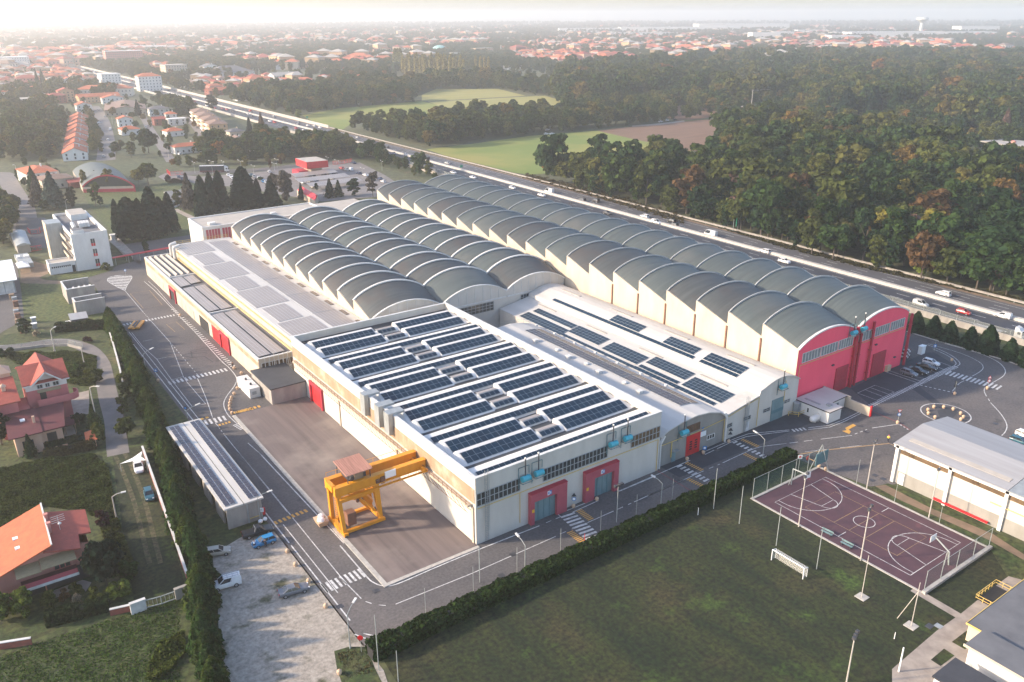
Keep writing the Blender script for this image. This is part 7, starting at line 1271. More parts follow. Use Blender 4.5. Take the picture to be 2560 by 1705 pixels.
ONE=[('spire','of',1525,945,14,'fir',.75,'slim almost black conifer, leftmost of the clump on the park lawn'),('spire','of',1690,1030,17,'fir',1.2,'broad almost black conifer, second from the left in the lawn clump'),('spire','of',1985,990,20,'fir',1.15,'tallest almost black conifer in the middle of the lawn clump'),('spire','of',2090,945,15,'fir',.9,'almost black conifer fourth in the lawn clump'),('spire','of',2200,920,16,'fir',.95,'pointed almost black conifer, rightmost of the lawn clump'),('spire','of',1830,1010,16,'fir',1.0,'almost black conifer just left of the tallest lawn conifer'),('decid','of',1460,745,5,'brown',.8,'small russet tree left of the dark lawn conifers'),('decid','c5',1800,775,6,'dark',.7,'small dark tree standing beside the red canopy'),('spire','pk',470,715,19,'fir',.95,'dark brown-green conifer at the left end behind the long white office'),('spire','pk',560,640,18,'fir',.8,'slim dark conifer second from the left behind the white office'),('spire','pk',650,620,18,'fir',1.0,'broad dark conifer third from the left behind the white office'),('spire','pk',900,600,19,'fir',1.6,'broadest dark conifer behind the middle of the white office'),('spire','pk',1040,580,13,'fir',1.0,'shorter dark conifer right of the broadest one'),('spruce','pk',1180,565,13,'fir',1.4,'dark spruce next to the brown park trees'),('decid','pk',1330,520,16,'grey',.9,'thin grey-brown tree standing above the red roof'),('decid','pk',1200,500,14,'grey',.85,'bare-looking grey-brown tree left of the red roof'),('cedar','pk',320,620,17,'grey',.75,'silvery grey conifer beside the low glazed office'),('decid','pk',190,575,8,'olive',.9,'olive tree in front of the low glazed office'),('spruce','pk',1490,500,8,'fir',.8,'little dark spruce in front of the red roof'),('spruce','pk',1790,480,9,'fir',1.2,'dark spruce pair behind the small white block, left one'),('spruce','pk',1880,470,8,'dark',1.2,'dark spruce pair behind the small white block, right one'),('decid','pk',2040,455,9,'dark',1.25,'round dark green tree behind the vault ends'),('decid','pk',2240,470,14,'grey',.95,'thin reddish grey tree at the end of the pink hall'),('decid','pk',905,200,9,'yellow',.6,'slim yellow tree by the lorry road'),('decid','pk',1160,170,6,'brown',.6,'little brown tree by the red fence, left one'),('decid','pk',1270,160,6,'brown',.55,'little brown tree by the red fence, right one'),('decid','pk',90,335,5,'plum',.9,'small plum coloured tree on the car park lawn'),('bush','pk',1050,300,2,'green',1.5,'clipped green bush between parked cars'),('decid','pk',1650,415,5,'dark',.8,'small dark tree at the near carport'),('cedar','of',705,625,17,'blue',.95,'large blue-green cedar beside the office street'),('cedar','of',500,590,14,'grey',.8,'grey-blue conifer left of the large cedar'),('cedar','of',450,420,13,'dark',.7,'dark conifer in front of the villa'),('decid','of',580,680,6,'dark',.9,'round dark tree at the office yard corner'),('decid','of',930,600,10,'fir',.9,'dense dark tree behind the office roof'),('decid','of',1230,580,12,'olive',.95,'big olive tree in front of the barrel-roofed sports hall'),('decid','of',1095,380,11,'yellow',.6,'yellowing tree at the left corner of the sports hall'),('decid','of',1410,400,12,'yellow',.7,'yellow-green tree in front of the glazed sports hall arch'),('decid','of',1260,330,8,'plum',.8,'plum coloured tree beside the sports hall'),('decid','of',1900,315,12,'olive',1.3,'wide olive tree right of the sports hall'),('decid','of',1290,600,6,'dark',.9,'small dark tree beneath the big olive tree'),('decid','of',1780,330,9,'yellow',.9,'yellowing tree touching the sports hall'),('decid','of',40,800,11,'dark',1.1,'dark tree at the left edge beside the street'),('decid','of',130,880,10,'dark',1.0,'dark tree left of the red gates'),('decid','of',200,650,8,'dark',1.0,'dark tree beside the white car on the street'),('decid','of',40,1080,9,'olive',1.1,'olive tree left of the silver roofed shed'),('decid','of',330,360,6,'dark',.8,'dark tree by the villa gate'),('decid','of',230,250,6,'green',.7,'green tree at the street corner'),('decid','of',730,215,5,'dark',.9,'small dark tree behind the villa'),('decid','of',20,620,9,'dark',1,'dark tree at the left picture edge above the barn'),('decid','h2',1560,1250,8.2,'fir',.85,'dense glossy dark tree beside the salmon house'),('decid','h2',1500,420,4,'plum',1.2,'plum coloured shrub behind the salmon house'),('bush','h2',1130,1380,2.6,'olive',.9,'tufted shrub on the salmon house patio'),('bush','h2',1400,1500,2.8,'olive',1.2,'tufted green shrub in front of the glossy tree'),('bush','h2',1750,1400,3.2,'lime',1.2,'light green shrub by the drive gate'),('bush','h2',1850,1150,3,'green',1.2,'green shrub at the edge of the grass drive'),('bush','h2',120,1400,3,'olive',1.2,'spiky olive shrub under the white chimney'),('decid','h2',360,1690,5,'lime',1.2,'large light green tree at the bottom left'),('decid','h2',740,1600,3.6,'olive',1.2,'olive tree beside the pampas clump'),('bush','h2',1140,1530,2,'straw',.6,'pale straw pampas clump near the brick wall'),('bush','h2',950,1450,2,'brown',1.2,'russet shrub below the salmon house balcony'),('decid','h2',20,1760,5,'lime',1.2,'bright green tree in the bottom left corner'),('spruce','h1',1390,1130,6,'green',1.0,'feathery green tree beside the lane'),('spruce','h1',460,1520,5,'dark',1.0,'dark fir in front of the peach house'),('decid','h1',30,1350,9,'fir',1.1,'dark tree at the left edge by the peach house'),('bush','h1',1240,1270,2.6,'blue',1.1,'round grey-green bush beside the tiny hut'),('bush','h1',1160,1060,2.6,'dark',1.2,'dark bush on the corner of the patio'),('bush','h1',1440,1330,4.5,'olive',.6,'ivy-covered pole of leaves beside the tiny hut'),('decid','h1',1840,700,5,'olive',1,'olive shrub tree at the end of the pale wall'),('decid','h1',1850,1250,5,'olive',1.1,'olive tree between lane and conifer hedge'),('bush','h1',1820,480,3,'olive',1.2,'olive bush where the pale wall ends'),('bush','h1',1350,450,3.5,'olive',1.2,'olive bush under the street lamp'),('bush','h1',1130,330,3,'green',1.3,'green shrub in the wild garden'),('bush','h1',90,90,3.5,'dark',1.3,'dark bush behind the pink house'),('decid','h1',1800,950,5.5,'olive',1,'olive tree leaning over the lane'),('bush','c5',1290,960,2.6,'olive',1.2,'round bush at the corner of the white office block'),('decid','yd',390,1190,5,'dark',1.1,'dark shrub tree at the lane corner'),('bush','yd',560,1220,2,'straw',.9,'pale grass clump by the lane lamp'),('bush','yd',1330,1300,2,'plum',1.3,'reddish creeper at the end of the dark hedge'),('bush','zB',1990,1260,3,'olive',1,'bush at the forest foot'),('decid','t6',160,190,9,'gold',.8,'golden tree beside the ploughed field track'),('decid','t6',320,180,10,'mauve',.8,'mauve-brown tree left of the tall mast'),('decid','t6',470,215,9,'dark',.7,'dark tree right of the building plot cabin'),('decid','t6',560,215,8,'brown',1,'brown tree inside the building plot'),('decid','t6',820,730,17,'gold',.62,'tall golden orange tree in the middle of the wood'),('decid','t6',880,660,16,'gold',.6,'slim golden tree beside the tall golden one'),('decid','zC',1660,1530,13,'gold',.55,'slim orange tree near the wood edge'),('decid','zF',1810,190,10,'red',.8,'crimson tree in the wood above the parked cars'),('decid','t6',1150,440,10,'red',.6,'reddish tree in the middle of the wood'),('decid','zB',1420,1190,12,'gold',1.0,'golden brown tree at the motorway corner of the hay field'),('cedar','t6',1050,250,22,'fir',1.2,'wide dark cedar left of the clearing'),('cedar','t6',1250,235,22,'fir',1.1,'dark cedar above the clearing'),('cedar','t6',1400,240,22,'dark',1.1,'dark cedar right of the clearing'),('cedar','t6',1620,210,17,'mauve',.8,'mauve conifer behind the clearing'),('cedar','t6',1720,270,15,'blue',.6,'pale blue spruce beyond the clearing'),('cedar','t6',2230,200,19,'blue',.8,'pale blue spruce at the right, left of two'),('cedar','t6',2340,220,19,'blue',.8,'pale blue spruce at the right picture edge'),('cedar','t6',2060,290,18,'mauve',1.2,'broad mauve tree above the modern villa'),('cedar','t6',2200,370,17,'mauve',.8,'mauve conifer just above the modern villa'),('cedar','t6',1880,400,17,'dark',.9,'dark conifer left of the modern villa'),('cedar','t6',1850,490,17,'green',.8,'green conifer below left of the modern villa'),('decid','t6',2250,545,8,'fir',1.2,'round dark tree in front of the modern villa'),('decid','t5',2150,800,24,'dark',1.4,'huge round dark tree at the right edge of the wood'),('decid','zF',1620,370,14,'lime',.75,'light green tree at the motorway edge of the wood'),('decid','t1',670,1500,11,'dark',1.4,'broad dark umbrella-shaped tree near the villa'),('cedar','t1',1900,950,15,'fir',.6,'dark pointed conifer behind the gabled house'),('cedar','t1',530,560,24,'dark',.42,'slim cypress in the hazy town, left one'),('cedar','t1',600,540,22,'dark',.5,'slim cypress in the hazy town, right one'),('decid','t1',250,580,14,'olive',1.6,'broad olive tree in the hazy town at the left'),('decid','t2',720,850,15,'fir',1.3,'dark round tree beside the motorway'),('decid','t1',2040,1440,16,'dark',1.2,'large dark garden tree between two streets'),('decid','t1',1800,1500,11,'olive',1.2,'olive garden tree left of the large dark one'),('decid','t1',1600,1470,9,'dark',1.1,'dark garden tree beside the broad street'),('cedar','t2',1240,1230,15,'fir',.5,'thin dark conifer behind the grey-roofed house'),('cedar','t2',1400,1160,15,'brown',.5,'thin brown conifer behind the grey-roofed house'),('decid','t2',1900,960,8,'lime',1.2,'light green tree at the corner of the hay field')]
for kd,c,x,y,h,col_,wd,lab in ONE:q=P(c,x,y);put(kd,q[0],q[1],h*(1.22 if q[0]>300 else 1),GRN[col_],lab,None,wd)
hx=[(36.6,256),(34.6,220),(31,182),(27.6,152),(25.2,138),(23.3,120),(20,106),(17.2,93),(13.5,74)]
y=255.0;k=0
while y>74:
 x=float(np.interp(-y,[-q[1]for q in hx],[q[0]for q in hx]));h=RNG.uniform(4.4,6.6)
 put('hedge',x+RNG.uniform(-.3,.3),y,h,(GRN['hedge'],GRN['green'],(.046,.066,.016),GRN['hedge'],(.03,.05,.014))[int(RNG.integers(5))],'green conifer in the long dense hedge row along the lane wall','conifers of the long hedge row',1.2);y-=RNG.uniform(1.9,2.6);k+=1
for px,py,lab in(('hw',(655,900),'first'),('hw',(910,960),'second'),('hw',(1160,1050),'third'),('hw',(1460,1140),'fourth'),('hw',(1730,1210),'fifth'),('hw',(2060,1320),'sixth'),('hw',(2290,1400),'seventh')):
 q=P(px,*py);put('young',q[0],q[1],5.6 if lab!='fifth' else 7,GRN['dark'],f'{lab} bushy young conifer from the pink hall along the motorway wall','young conifers along the motorway wall',1.1)
def hedge(lab,x0,y0,x1,y1,w,h,n,colour,leaf=.16,name='clipped_hedge'):
 root=thing(name,lab,'hedge',((x0+x1)/2,(y0+y1)/2,0));L_=math.hypot(x1-x0,y1-y0);d=np.array([(x1-x0)/L_,(y1-y0)/L_]);p=np.array([-d[1],d[0]])
 t=RNG.random(n)*L_;wob=.18*np.sin(t*.9)+.12*np.sin(t*2.3);a=RNG.random(n);per=2*h+w;s=a*per
 side=np.where(s<h,-1,np.where(s>h+w,1,0));off=np.where(side==-1,-w/2,np.where(side==1,w/2,s-h-w/2));z=np.where(side==-1,s,np.where(side==1,per-s,h))
 off=off*(1+RNG.normal(size=n)*.08);z=np.maximum(z+wob*(z/h)+RNG.normal(size=n)*.09,.05)
 C=np.stack([x0+d[0]*t+p[0]*off,y0+d[1]*t+p[1]*off,z],1)-np.array([(x0+x1)/2,(y0+y1)/2,0]);N=np.stack([p[0]*side,p[1]*side,np.where(side==0,1.0,.35)],1)+RNG.normal(size=(n,3))*.5
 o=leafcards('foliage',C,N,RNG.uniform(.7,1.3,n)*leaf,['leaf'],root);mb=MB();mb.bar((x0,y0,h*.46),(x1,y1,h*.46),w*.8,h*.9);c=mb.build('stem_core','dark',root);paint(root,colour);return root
hedge('long clipped dark green hedge between the road and the football lawn',37.2,87.2,132,88.6,2.3,2.1,22000,(.026,.046,.014),.19)
a,b=P('yd',850,1140),P('yd',1600,1080);hedge('dark clipped hedge behind the dark shed',a[0],a[1],b[0],b[1],2.2,2.2,3500,(.016,.03,.012),.2)
a,b=P('h1',620,1400),P('h1',1200,1270);hedge('clipped hedge in front of the peach house terrace',a[0],a[1],b[0],b[1],1.0,1.2,2200,(.024,.042,.014),.13)
a,b=P('h1',650,1540),P('h1',1400,1390);hedge('brownish hedge along the foot of the peach house garden',a[0],a[1],b[0],b[1],1.6,1.5,3000,(.05,.045,.02),.15)
a,b=P('zG',330,1200),P('zG',760,1090);hedge('overgrown dark hedge behind the brick garden wall',a[0],a[1]+1,b[0],b[1]+1,1.8,1.8,3000,(.022,.036,.014),.16)
def cover(name,crop,pts,n,colour,hmax,leaf,lift=.0):
 q=PP(crop,pts);xs=[p[0]for p in q];yy=[p[1]for p in q];C=[]
 while len(C)<n:
  x,y=RNG.uniform(min(xs),max(xs)),RNG.uniform(min(yy),max(yy))
  if inside(x,y,q):C.append((x,y,hmax*(.15+.85*abs(math.sin(x*.7+y*.31)*math.cos(y*.53-x*.2)))*RNG.uniform(.5,1)+lift))
 C=np.array(C);N=RNG.normal(size=(n,3))*.6+np.array([0,0,1]);o=leafcards(name,C,N,RNG.uniform(.6,1.3,n)*leaf,['leaf']);tag(o,None,None,None,'stuff');o.color=c4(colour);return o
cover('bramble_thicket','zG',[(-40,130),(250,60),(640,20),(740,120),(780,330),(770,470),(620,440),(590,410),(290,370),(0,520)],22000,(.046,.062,.018),.8,.17)
cover('bramble_thicket','h1',[(60,20),(1150,0),(1400,60),(1400,440),(1250,500),(950,470),(920,160),(600,110),(260,200)],8000,(.056,.072,.02),.8,.18)
cover('bramble_thicket','zG',[(760,330),(800,470),(860,640),(940,850),(860,900),(760,780),(680,480)],2500,(.05,.06,.018),1.4,.24)
cover('rough_weeds','zG',[(-60,1420),(420,1250),(900,1100),(1250,960),(1250,1050),(1200,1300),(1240,1600),(-60,1600)],9000,(.05,.085,.02),.2,.09)
cover('tall_weeds','zG',[(1020,1450),(1150,1280),(1260,1250),(1260,1380),(1100,1560),(1000,1560)],1800,(.07,.09,.02),1.3,.2)
0 and cover('weed_tufts','zG',[(1850,800),(2010,760),(2140,920),(2260,1080),(2180,1090),(2080,960),(1900,870)],700,(.06,.066,.024),.12,.09)
sheet('corner_grass',PP('zH',[(-40,1360),(60,1330),(180,1330),(240,1480),(300,1600),(20,1600),(-20,1480)]),.07,'grass');cover('weed_tufts','zH',[(-20,1370),(180,1340),(230,1500),(40,1560)],500,(.07,.06,.028),.14,.1)
cover('verge_scrub','zB',[(1280,1195),(1700,1295),(2340,1480),(2360,1540),(1700,1340),(1250,1220)],4000,(.07,.055,.022),1.6,.35)
cover('verge_scrub','zF',[(250,25),(700,140),(1300,295),(2325,510),(2325,540),(1300,318),(700,165)],3500,(.055,.05,.02),1.0,.3)
WOODS=[('decid','S',[(1338,449),(1390,460),(1480,484),(1705,545),(2080,652),(2330,708),(2720,790),(2720,470),(2460,470),(2360,405),(2250,405),(2200,380),(2060,340),(2000,325),(1960,325),(1840,345),(1815,350),(1800,372),(1790,400),(1795,438),(1730,458),(1640,440),(1520,448),(1400,452)],6.8,14.5),('decid','S',[(2280,320),(2400,330),(2460,350),(2720,380),(2720,160),(2300,150),(1900,150),(1500,178),(1420,180),(1380,240),(1410,275),(1540,266),(1600,262),(1700,262),(1780,280),(1830,283),(1880,262),(1960,272),(2040,285),(2140,305),(2170,300)],10.5,16),('decid','zB',[(70,885),(180,905),(420,965),(620,1012),(800,982),(1100,935),(1500,898),(2200,842),(2190,822),(1500,868),(1100,893),(760,900),(420,900)],7.0,11.5),('decid','zB',[(-250,765),(0,742),(545,697),(545,678),(0,715),(-250,735)],9,12),('decid','zB',[(0,645),(520,645),(650,612),(1080,606),(1330,655),(1510,675),(1540,740),(1700,758),(1930,730),(1940,700),(1600,590),(1000,560),(500,590),(0,610)],11,13),('decid','t2',[(560,1450),(1000,1400),(1350,1360),(1300,1180),(1600,1120),(1900,1120),(2150,1220),(2355,1390),(2450,1440),(2355,1530),(900,1530),(560,1560)],6.6,9),('decid','pk',[(130,195),(500,150),(1100,130),(1400,110),(1400,60),(1100,90),(500,120),(130,150)],5.5,8),('decid','t1',[(40,900),(500,860),(800,900),(920,1060),(860,1240),(850,1500),(0,1560),(-60,1560),(-60,1200),(60,1100)],8,10),('decid','t1',[(1250,960),(1290,1000),(1380,1200),(1400,1450),(1260,1440),(1240,1100)],6,6),('decid','t2',[(-100,760),(150,700),(560,760),(600,830),(480,960),(250,980),(200,880),(-60,800)],8,12),('decid','zB',[(-260,960),(60,1020),(330,1100),(680,1230),(650,1245),(330,1150),(60,1080),(-280,1010)],6,7.5),('decid','zA',[(2010,985),(2300,1020),(2355,1090),(2100,1060),(1800,1040),(1750,990)],7,8.5),('decid','t2',[(1150,730),(1500,790),(1800,850),(2000,860),(2355,800),(2355,640),(1900,640),(1500,640),(1250,660)],9,12),('decid','of',[(-60,470),(100,560),(200,700),(200,900),(60,1126),(-100,1126)],6,8)]
GAPS=[PP('S',g)for g in([(1815,270),(1960,262),(2040,275),(2060,345),(1990,338),(1815,318)],[(2130,295),(2300,300),(2300,352),(2180,345),(2120,320)],[(2425,340),(2720,345),(2720,455),(2425,440)])]
GARD=[('t1',[(1480,700),(2355,700),(2355,1540),(1520,1540)],21,5.5),('t2',[(0,880),(700,900),(700,1420),(0,1500)],18,5),('t1',[(760,700),(1240,700),(1240,1000),(760,1000)],20,6),('of',[(0,60),(800,40),(800,180),(100,180)],16,5.5)]
WOODS+=[('decid',*g)for g in GARD]
pts=[]
for kd,c,poly,sp,hh in WOODS:
 q=PP(c,poly);xs=[p[0]for p in q];yy=[p[1]for p in q]
 for gx in np.arange(min(xs),max(xs),sp):
  for gy in np.arange(min(yy),max(yy),sp):
   x,y=gx+RNG.uniform(-.45,.45)*sp,gy+RNG.uniform(-.45,.45)*sp
   if inside(x,y,q)and seen(x,y)and not(y>560 and mwc(y)-46<x<mwc(y)+18)and not any(inside(x,y,e)for e in GAPS):pts.append((x*x+y*y,x,y,hh*RNG.uniform(.72,1.22)))
pts.sort()
PAL=['dark','green','olive','green','olive','brown','olive','khaki','green','dark','olive','green','mauve','khaki','dark','yellow']
def where(x,y):
 if x>255:return('in the wood beyond the motorway','trees of the wood beyond the motorway')
 if x>120:return('in the belt between car park and motorway','trees of the belt beside the motorway')
 return('in the grove at the left by the villas','trees of the left-hand grove')
NEAR=250
for k,(_,x,y,h)in enumerate(pts[:NEAR]):
 c=PAL[int(RNG.integers(len(PAL)))]if RNG.random()>.012 else 'gold';w_,g_=where(x,y)
 put('decid',x,y,h*RNG.choice([.8,.95,1.1,1.35]),GRN[c],f'{NM[c]} broadleaf tree {w_}',g_,RNG.uniform(.85,1.2))
FARPTS=[(x,y,h/12*RNG.choice([.75,.95,1.15,1.5]),0)for _,x,y,h in pts[NEAR:]]
EXCL=[PP('zB',p_)for p_ in([(590,1030),(1300,930),(2060,855),(2720,790),(2560,1050),(1300,1200)],[(-260,800),(0,745),(560,650),(660,605),(1090,605),(1530,680),(1720,775),(880,805),(400,885),(-250,880)])]
TOWN=[]
def far_noise(x,y):return math.sin(x*.0061+1.3)*math.cos(y*.0047+x*.002)+.6*math.sin(x*.013-y*.011)+.4*math.sin(y*.021+x*.017)
WALLS=['cream_wall','clean_white','peach_wall','white_wall','ochre_wall','salmon_wall'];ROOFS=['tile','roof_pale','tile_red','tile_brown','roof_pale','tile']
def house(name,label,x,y,w,d,h,rz=0,rise=1.8,roof='tile',wm='cream_wall',kind='hip',wins=True,floors=2,cat='house',group=None,chim=True,over=.7,flat=None):
 root=thing(name,label,cat,(x,y,0),rz,group);mb=MB();mb.box(-w/2,-d/2,0,w/2,d/2,h)
 if kind=='gable':
  for s in(-1,1):f=[(s*w/2,-d/2,h),(s*w/2,d/2,h),(s*w/2,0,h+rise*.93)];mb.face(f if s>0 else f[::-1])
 if kind=='gable_y':
  for s in(-1,1):f=[(-w/2,s*d/2,h),(w/2,s*d/2,h),(0,s*d/2,h+rise*.93)];mb.face(f if s<0 else f[::-1])
 mb.build('wall',wm,root,local=True);mb=MB();W2,D2,z0=w/2+over,d/2+over,h-.05
 if kind=='hip':
  k=min(W2,D2)*.95;r0,r1=((-(W2-k),0),(W2-k,0))if W2>=D2 else((0,-(D2-k)),(0,D2-k));a,b=(*r0,h+rise),(*r1,h+rise);c=[(-W2,-D2,z0),(W2,-D2,z0),(W2,D2,z0),(-W2,D2,z0)]
  if W2>=D2:F=[[c[0],c[1],b,a],[c[1],c[2],b],[c[2],c[3],a,b],[c[3],c[0],a]]
  else:F=[[c[0],c[1],a],[c[1],c[2],b,a],[c[2],c[3],b],[c[3],c[0],a,b]]
  for f in F:mb.face(f)
  mb.face(c[::-1])
 elif kind=='gable':mb.loft([[(-W2,-D2,z0),(-W2,0,h+rise),(-W2,D2,z0),(-W2,D2,z0+.22),(-W2,0,h+rise+.25),(-W2,-D2,z0+.22)],[(W2,-D2,z0),(W2,0,h+rise),(W2,D2,z0),(W2,D2,z0+.22),(W2,0,h+rise+.25),(W2,-D2,z0+.22)]])
 elif kind=='gable_y':mb.loft([[(-W2,-D2,z0),(0,-D2,h+rise),(W2,-D2,z0),(W2,-D2,z0+.22),(0,-D2,h+rise+.25),(-W2,-D2,z0+.22)],[(-W2,D2,z0),(0,D2,h+rise),(W2,D2,z0),(W2,D2,z0+.22),(0,D2,h+rise+.25),(-W2,D2,z0+.22)]])
 else:mb.box(-w/2-.25,-d/2-.25,h,w/2+.25,d/2+.25,h+.5)
 r=mb.build('roof',roof,root,local=True)
 if chim:mb=MB();mb.box(w*.18,d*.1,h+.2,w*.18+.7,d*.1+.7,h+rise+.7);mb.build('chimney',wm,r,local=True)
 if wins:
  for fl in range(floors):
   z=.9+fl*(h-.3)/floors
   for s,L_,ax in((-1,w,'y'),(-1,d,'x')):
    n=max(2,int(L_/3.6))
    for i in range(n):
     t=-L_/2+L_*(i+.5)/n;mb=MB()
     if ax=='y':mb.box(t-.5,-d/2-.06,z,t+.5,-d/2-.005,z+1.4)
     else:mb.box(-w/2-.06,t-.5,z,-w/2-.005,t+.5,z+1.4)
     mb.build('window','glass',root,local=True)
 return root
def hp_(c,x,y):return P(c,x,y)
NH=[('t2',175,1000,9,9,6,'hip','tile','clean_white','white two-storey house with an orange hip roof beside the side street'),('t2',215,1210,13,10,4,'hip','tile','clean_white','white bungalow with an orange hip roof above the larger orange-roofed one'),('t2',400,1440,18,9,4.6,'hip','tile','clean_white','white house with the widest orange hip roof nearest the hedge belt'),('t2',250,1060,14,8,5,'flat','clean_white','clean_white','white flat-roofed block joined behind the orange-roofed bungalow'),('t2',1070,1290,11,9,7.5,'hip','tile_grey','cream_wall','cream two-storey house with a slate hip roof'),('t2',790,1350,12,8,6,'gable','tile_brown','ochre_wall','yellowish gabled house with a long dark roof window front'),('t2',1090,1330,9,9,4,'gable_y','tile_brown','clean_white','low house with brown gabled roof under the slate-roofed house'),('t2',1210,1420,8,10,4.2,'gable_y','tile_brown','clean_white','little white gabled house at the edge of the hedge belt'),('t1',1800,1190,13,11,4.2,'hip','tile','clean_white','white bungalow with a broad orange hip roof beside the garden trees'),('t1',1740,1080,11,10,6.2,'gable_y','tile','clean_white','tall white gabled house with an orange roof edge'),('t1',2200,930,17,11,6.2,'hip','tile_grey','clean_white','white villa with grey mansard-like roof'),('t1',2200,1060,9,8,5,'gable','tile_red','brick','brick house with a red gabled roof'),('t1',1170,870,13,12,6,'gable_y','tile','clean_white','white house at the head of the terraced row'),('t1',400,830,26,16,9,'flat','roof_pale','clean_white','white flat-topped apartment block in the left grove'),('t1',180,880,12,10,5,'flat','roof_pale','cream_wall','low cream annex left of the flat-topped apartments'),('t1',200,700,22,16,8,'hip','tile','clean_white','white house with a broad orange hip roof at the left'),('t1',530,640,20,14,7,'hip','tile','cream_wall','cream house with an orange hip roof left of the long barracks'),('t1',680,640,18,12,6,'flat','roof_pale','clean_white','white flat-roofed house in the hazy town'),('t1',930,740,15,14,11,'gable_y','tile_red','ochre_wall','ochre three-storey house with balcony gable'),('t1',800,760,16,12,8,'hip','tile_red','brick','brick-red house left of the balcony house'),('t1',640,740,22,14,5,'hip','tile','peach_wall','peach house with a faded orange roof'),('t1',1370,745,40,14,6,'gable','tile','ochre_wall','long low building with an orange roof before the barracks'),('t1',1560,765,20,12,6,'gable_y','tile','clean_white','white gable with two windows before the barracks'),('t1',420,560,26,18,13,'hip','tile_red','salmon_wall','salmon apartment house in the haze behind a round tree'),('t1',1530,500,24,18,13,'flat','clean_white','clean_white','pale cubic block beside the motorway'),('t1',2080,590,26,18,17,'hip','tile','clean_white','tall white block with an orange hip roof at the motorway edge'),('t1',960,530,18,16,8,'gable_y','tile','clean_white','white gabled house left of twin gables in the haze'),('t1',1130,545,20,16,9,'gable_y','tile','clean_white','white twin-gabled house in the haze'),('t1',150,300,60,30,20,'flat','clean_white','clean_white','hazy white slab block at the far left'),('t1',1730,255,62,22,26,'flat','clean_white','salmon_wall','five-storey hazy hotel block beyond the motorway'),('t2',240,440,30,22,20,'flat','roof_pale','cream_wall','cream apartment tower beyond the motorway'),('t2',1010,400,62,42,7,'hip','tile_grey','clean_white','great hall with a broad dark slate roof'),('t2',720,370,24,20,12,'gable_y','tile_grey','clean_white','white chalet left of the dark slate hall'),('t2',1370,560,26,18,12,'hip','tile','ochre_wall','ochre house with an orange hip roof beyond the motorway'),('t2',1750,470,40,18,9,'gable','roof_pale','clean_white','long white house at the edge of the trees'),('t2',1200,290,34,18,8,'gable','tile','brick','low brick house with an orange roof behind the slate hall'),('t2',870,640,34,14,5,'gable','tile','brick','long low brick house right beside the motorway'),('t2',1150,720,14,16,6,'gable_y','tile_brown','clean_white','white steep-gabled house among the trees by the motorway'),('zB',70,595,26,22,8,'hip','tile','clean_white','white villa with an orange roof at the hay field corner, left one'),('zB',180,580,30,22,8,'hip','tile','clean_white','white villa with an orange roof at the hay field corner, right one'),('t3',1910,460,30,16,5,'flat','roof_pale','clean_white','low pale barn among the trees behind the fields'),('t3',1305,370,18,14,14,'flat','roof_pale','clean_white','tall white house front behind the poplars'),('t3',1590,320,46,18,15,'flat','roof_pale','ochre_wall','brown flat-roofed block beyond the poplars'),('t3',1955,315,28,22,17,'hip','tile_red','brick','red brick apartment house right of the poplars')]
for k,(c,x,y,w_,d_,h_,kd,rf,wl,lab)in enumerate(NH):
 q=P(c,x,y);big=h_>10;far=q[0]**2+q[1]**2>900**2
 house('house' if kd!='flat' else 'flat_roofed_block',lab,q[0],q[1]+d_/2,w_,d_,h_,RNG.uniform(-.12,.12),max(1.6,min(w_,d_)*.2),rf,wl,kd,wins=True,floors=max(1,round(h_/3.1)),cat='house' if not big else 'apartment block',chim=kd!='flat')
for k in range(8):
 t=k/7;x,y=84+37*t,585+205*t;house('terraced_house',f"white terraced house with stepped orange gable roofs, {['nearest', 'second', 'third', 'fourth', 'fifth', 'sixth', 'seventh', 'farthest'][k]} of the long row",x,y+12,14,22,4.6,-.17,3.2,'tile','clean_white','gable_y',True,2,'house','terraced houses of the long row',over=.3)
for k in range(4):
 t=k/3;x,y=190+15*t,642+92*t;r=house('apartment_house',f"ochre apartment house with brown hip roof and white balconies, {['nearest', 'second', 'third', 'farthest'][k]} of four stepped blocks",x,y+9,13,22,9.5,-.15,2,'tile_brown','ochre_wall','hip',True,3,'apartment block','stepped apartment blocks')
 for f in range(3):mb=MB();mb.box(-7.9,-7,1.6+3*f,-6.55,7,2.6+3*f);mb.build('balcony','clean_white',r,local=True)
A=P('t1',1065,680);B=P('t1',1800,660);ang=math.atan2(B[1]-A[1],B[0]-A[0]);house('barracks','long white building with rows of dark windows under a broad orange roof',(A[0]+B[0])/2+4,(A[1]+B[1])/2+12,math.hypot(B[0]-A[0],B[1]-A[1])+2,22,8.5,ang,3.6,'tile','white_wall','hip',True,2,'barracks',chim=False)
A=P('t1',1480,860);house('market_hall','wide low hall with a dark brown roof between streets',172,870,34,70,5,-.2,3,'tile_brown','cream_wall','gable_y',True,1,'hall',chim=False)
vl=P('of',480,400);house('villa','white villa with an orange hip roof behind dark conifers',53,522,15,22,6.2,.1,2.2,'tile','clean_white','hip',True,2,'house');house('villa_annex','brown-roofed annex in front of the orange-roofed villa',58,500,15,14,5,.1,1.8,'tile_brown','cream_wall','hip',True,1,'house');house('garage','low garage with a red roof beside the white van',68,495,10,12,3,.1,1,'tile_red','brick','gable',False,1,'garage',chim=False)
